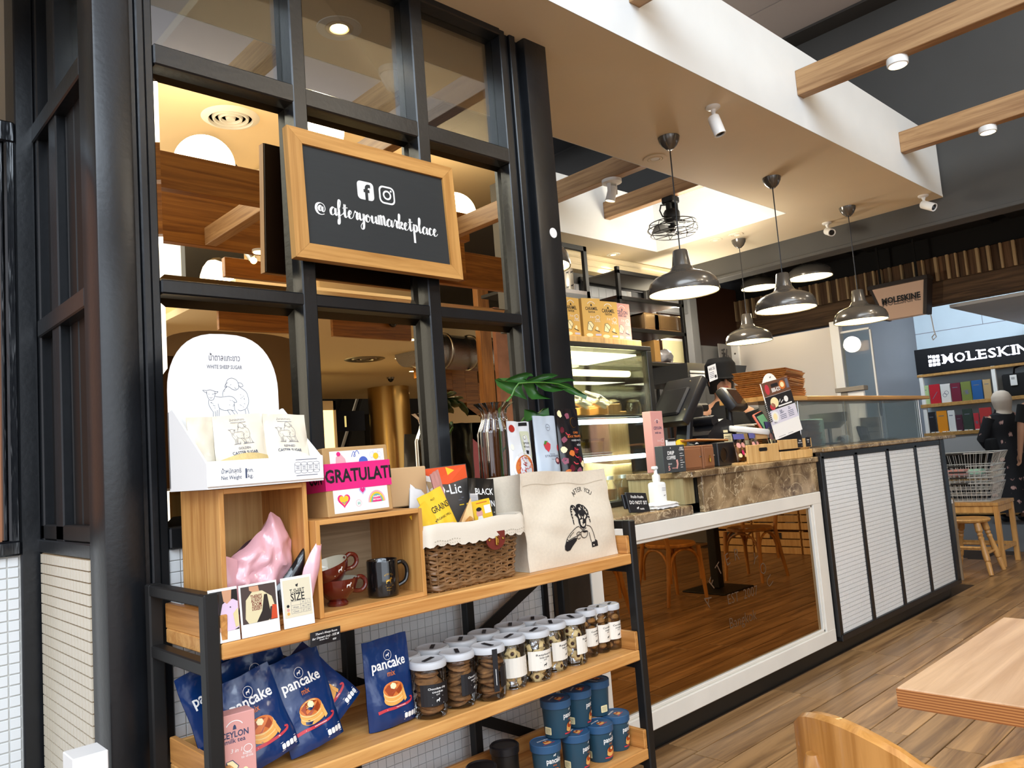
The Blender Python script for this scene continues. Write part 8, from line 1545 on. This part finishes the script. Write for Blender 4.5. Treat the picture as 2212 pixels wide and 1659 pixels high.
# open black ceiling with ducts, a timber post and marbled pink panels: right mirror
d0 = mv(1000, 760, 12); struct('ceiling_open', B().prism([(6.6, -3.8), (15.9, -16), (23, -16), (23, -1.1)], .1, Matrix.Translation((0, 0, 4.6))), m_void)
t = thing('air_duct', 'round silver air duct under the open black ceiling in the right mirror', 'duct', (d0.x, d0.y, d0.z)); ob('tube', B().cyl((-1.4, 0, 0), (1.0, -.3, .0), .35, n=24), m_foil, t); [ob('band', B().lathe([(.352, -.03), (.37, -.02), (.37, .02), (.352, .03)], 24, M=Matrix.Translation((x, -.12*(x+1.4)/2.4, 0)) @ Matrix.Rotation(PI/2, 4, 'Y')), m_steel, t) for x in (-1.1, -.5, .2, .7)]; ob('hanger', B().cyl((-.8, 0, .3), (-.8, 0, 4.6-d0.z), .012).cyl((.5, 0, .3), (.5, 0, 4.6-d0.z), .012), m_steel, t)
p0, p1 = mv(1042, 800, 9.5), mv(1066, 800, 9.5); t = thing('timber_post', 'tall square timber post reflected in the right mirror', 'post', (p0.x, p0.y, 0)); ob('post', B().span((0, -.12, 0), (p1.x-p0.x, 0, 4.6), 0, .004), wood('post_oak', '9c6a34', '774a1e', 'Z', .6, .4), t)
q0, q1 = mv(1078, 830, 11), mv(1125, 830, 11); t = thing('marbled_panel', 'pink and cream marbled wall panel reflected in the right mirror', 'panel', (q0.x, q0.y, 0)); ob('panel', B().span((0, -.1, .0), (1.4, 0, 4.2), 0, .004), mat('pink_marbling', 'c08a72', .5, var=.45, nscale=1.6), t)
t = thing('stair_soffit', 'stepped timber stair edge rising in the right mirror', 'stair', (mv(1000, 850, 13).x-1.0, mv(1000, 850, 13).y, 2.2)); [ob('step', B().span((.36*k, -.4, .9-.28*k), (.36*k+.36, 0, 1.9-.28*k), 0, .004), m_beamx, t) for k in range(5)]; ob('string', B().prism([(0, .4), (1.8, -.9), (1.8, -.2), (0, .9)], .3, Matrix(((1, 0, 0, 0), (0, 0, -1, 0), (0, 1, 0, 0), (0, 0, 0, 1)))), m_cream, t)
t = thing('pink_banner', 'pink round patterned shop banner low in the right mirror', 'banner', (mv(1030, 925, 13).x-.4, mv(1030, 925, 13).y, 0)); ob('board', B().span((0, -.1, .0), (1.3, 0, 2.1)), mat('banner_pink', 'c9728e', .5), t)
# lit shop window strip between sugar display and first mullion
p = mv(664, 880, 15); t = thing('lit_shop_window', 'bright pale shop window strip beside the first mullion', 'window', (p.x-.3, p.y, 0)); ob('panel', B().span((0, -.1, .4), (.9, 0, 2.6)), mat('shop_glow', 'fff0c0', .5, emit=1.8), t); ob('frame', B().span((-.06, -.12, 0), (0, .02, 2.8)).span((.9, -.12, 0), (.96, .02, 2.8)).span((-.06, -.12, 2.6), (.96, .02, 2.8)).span((0, -.12, 0), (.9, .02, .4)), m_cream, t)

a, b_ = mv(352, 730, 7.0), mv(652, 726, 7.0); w2 = (b_.x-a.x)/2; t = thing('arched_partition', 'dark brown round shouldered partition reflected behind the sugar display', 'partition', (a.x+w2, a.y, 0)); zt_ = b_.z
P = [(-w2, 0), (w2, 0), (w2, zt_-.12)]+[(w2-.5+.5*math.sin(PI/2*(1-k/8)), zt_-.12+.12*math.sin(PI/2*k/8)) for k in range(9)]+[(-w2+.5-.5*math.sin(PI/2*k/8), zt_-.12+.12*math.cos(PI/2*k/8)) for k in range(9)]
ob('panel', B().prism(P, .08, Matrix(((1, 0, 0, 0), (0, 0, -1, 0), (0, 1, 0, 0), (0, 0, 0, 1)))), mat('olive_brown_panel', '5a4526', .5), t)
lamp('mirror_room_fill', 'SPOT', (4.6, -3.4, 5.2), 120, WARM2, .25, aim=(4.6, -3.4, 0), spot=165)  # unseen lamp added to brighten the room the mirrors show
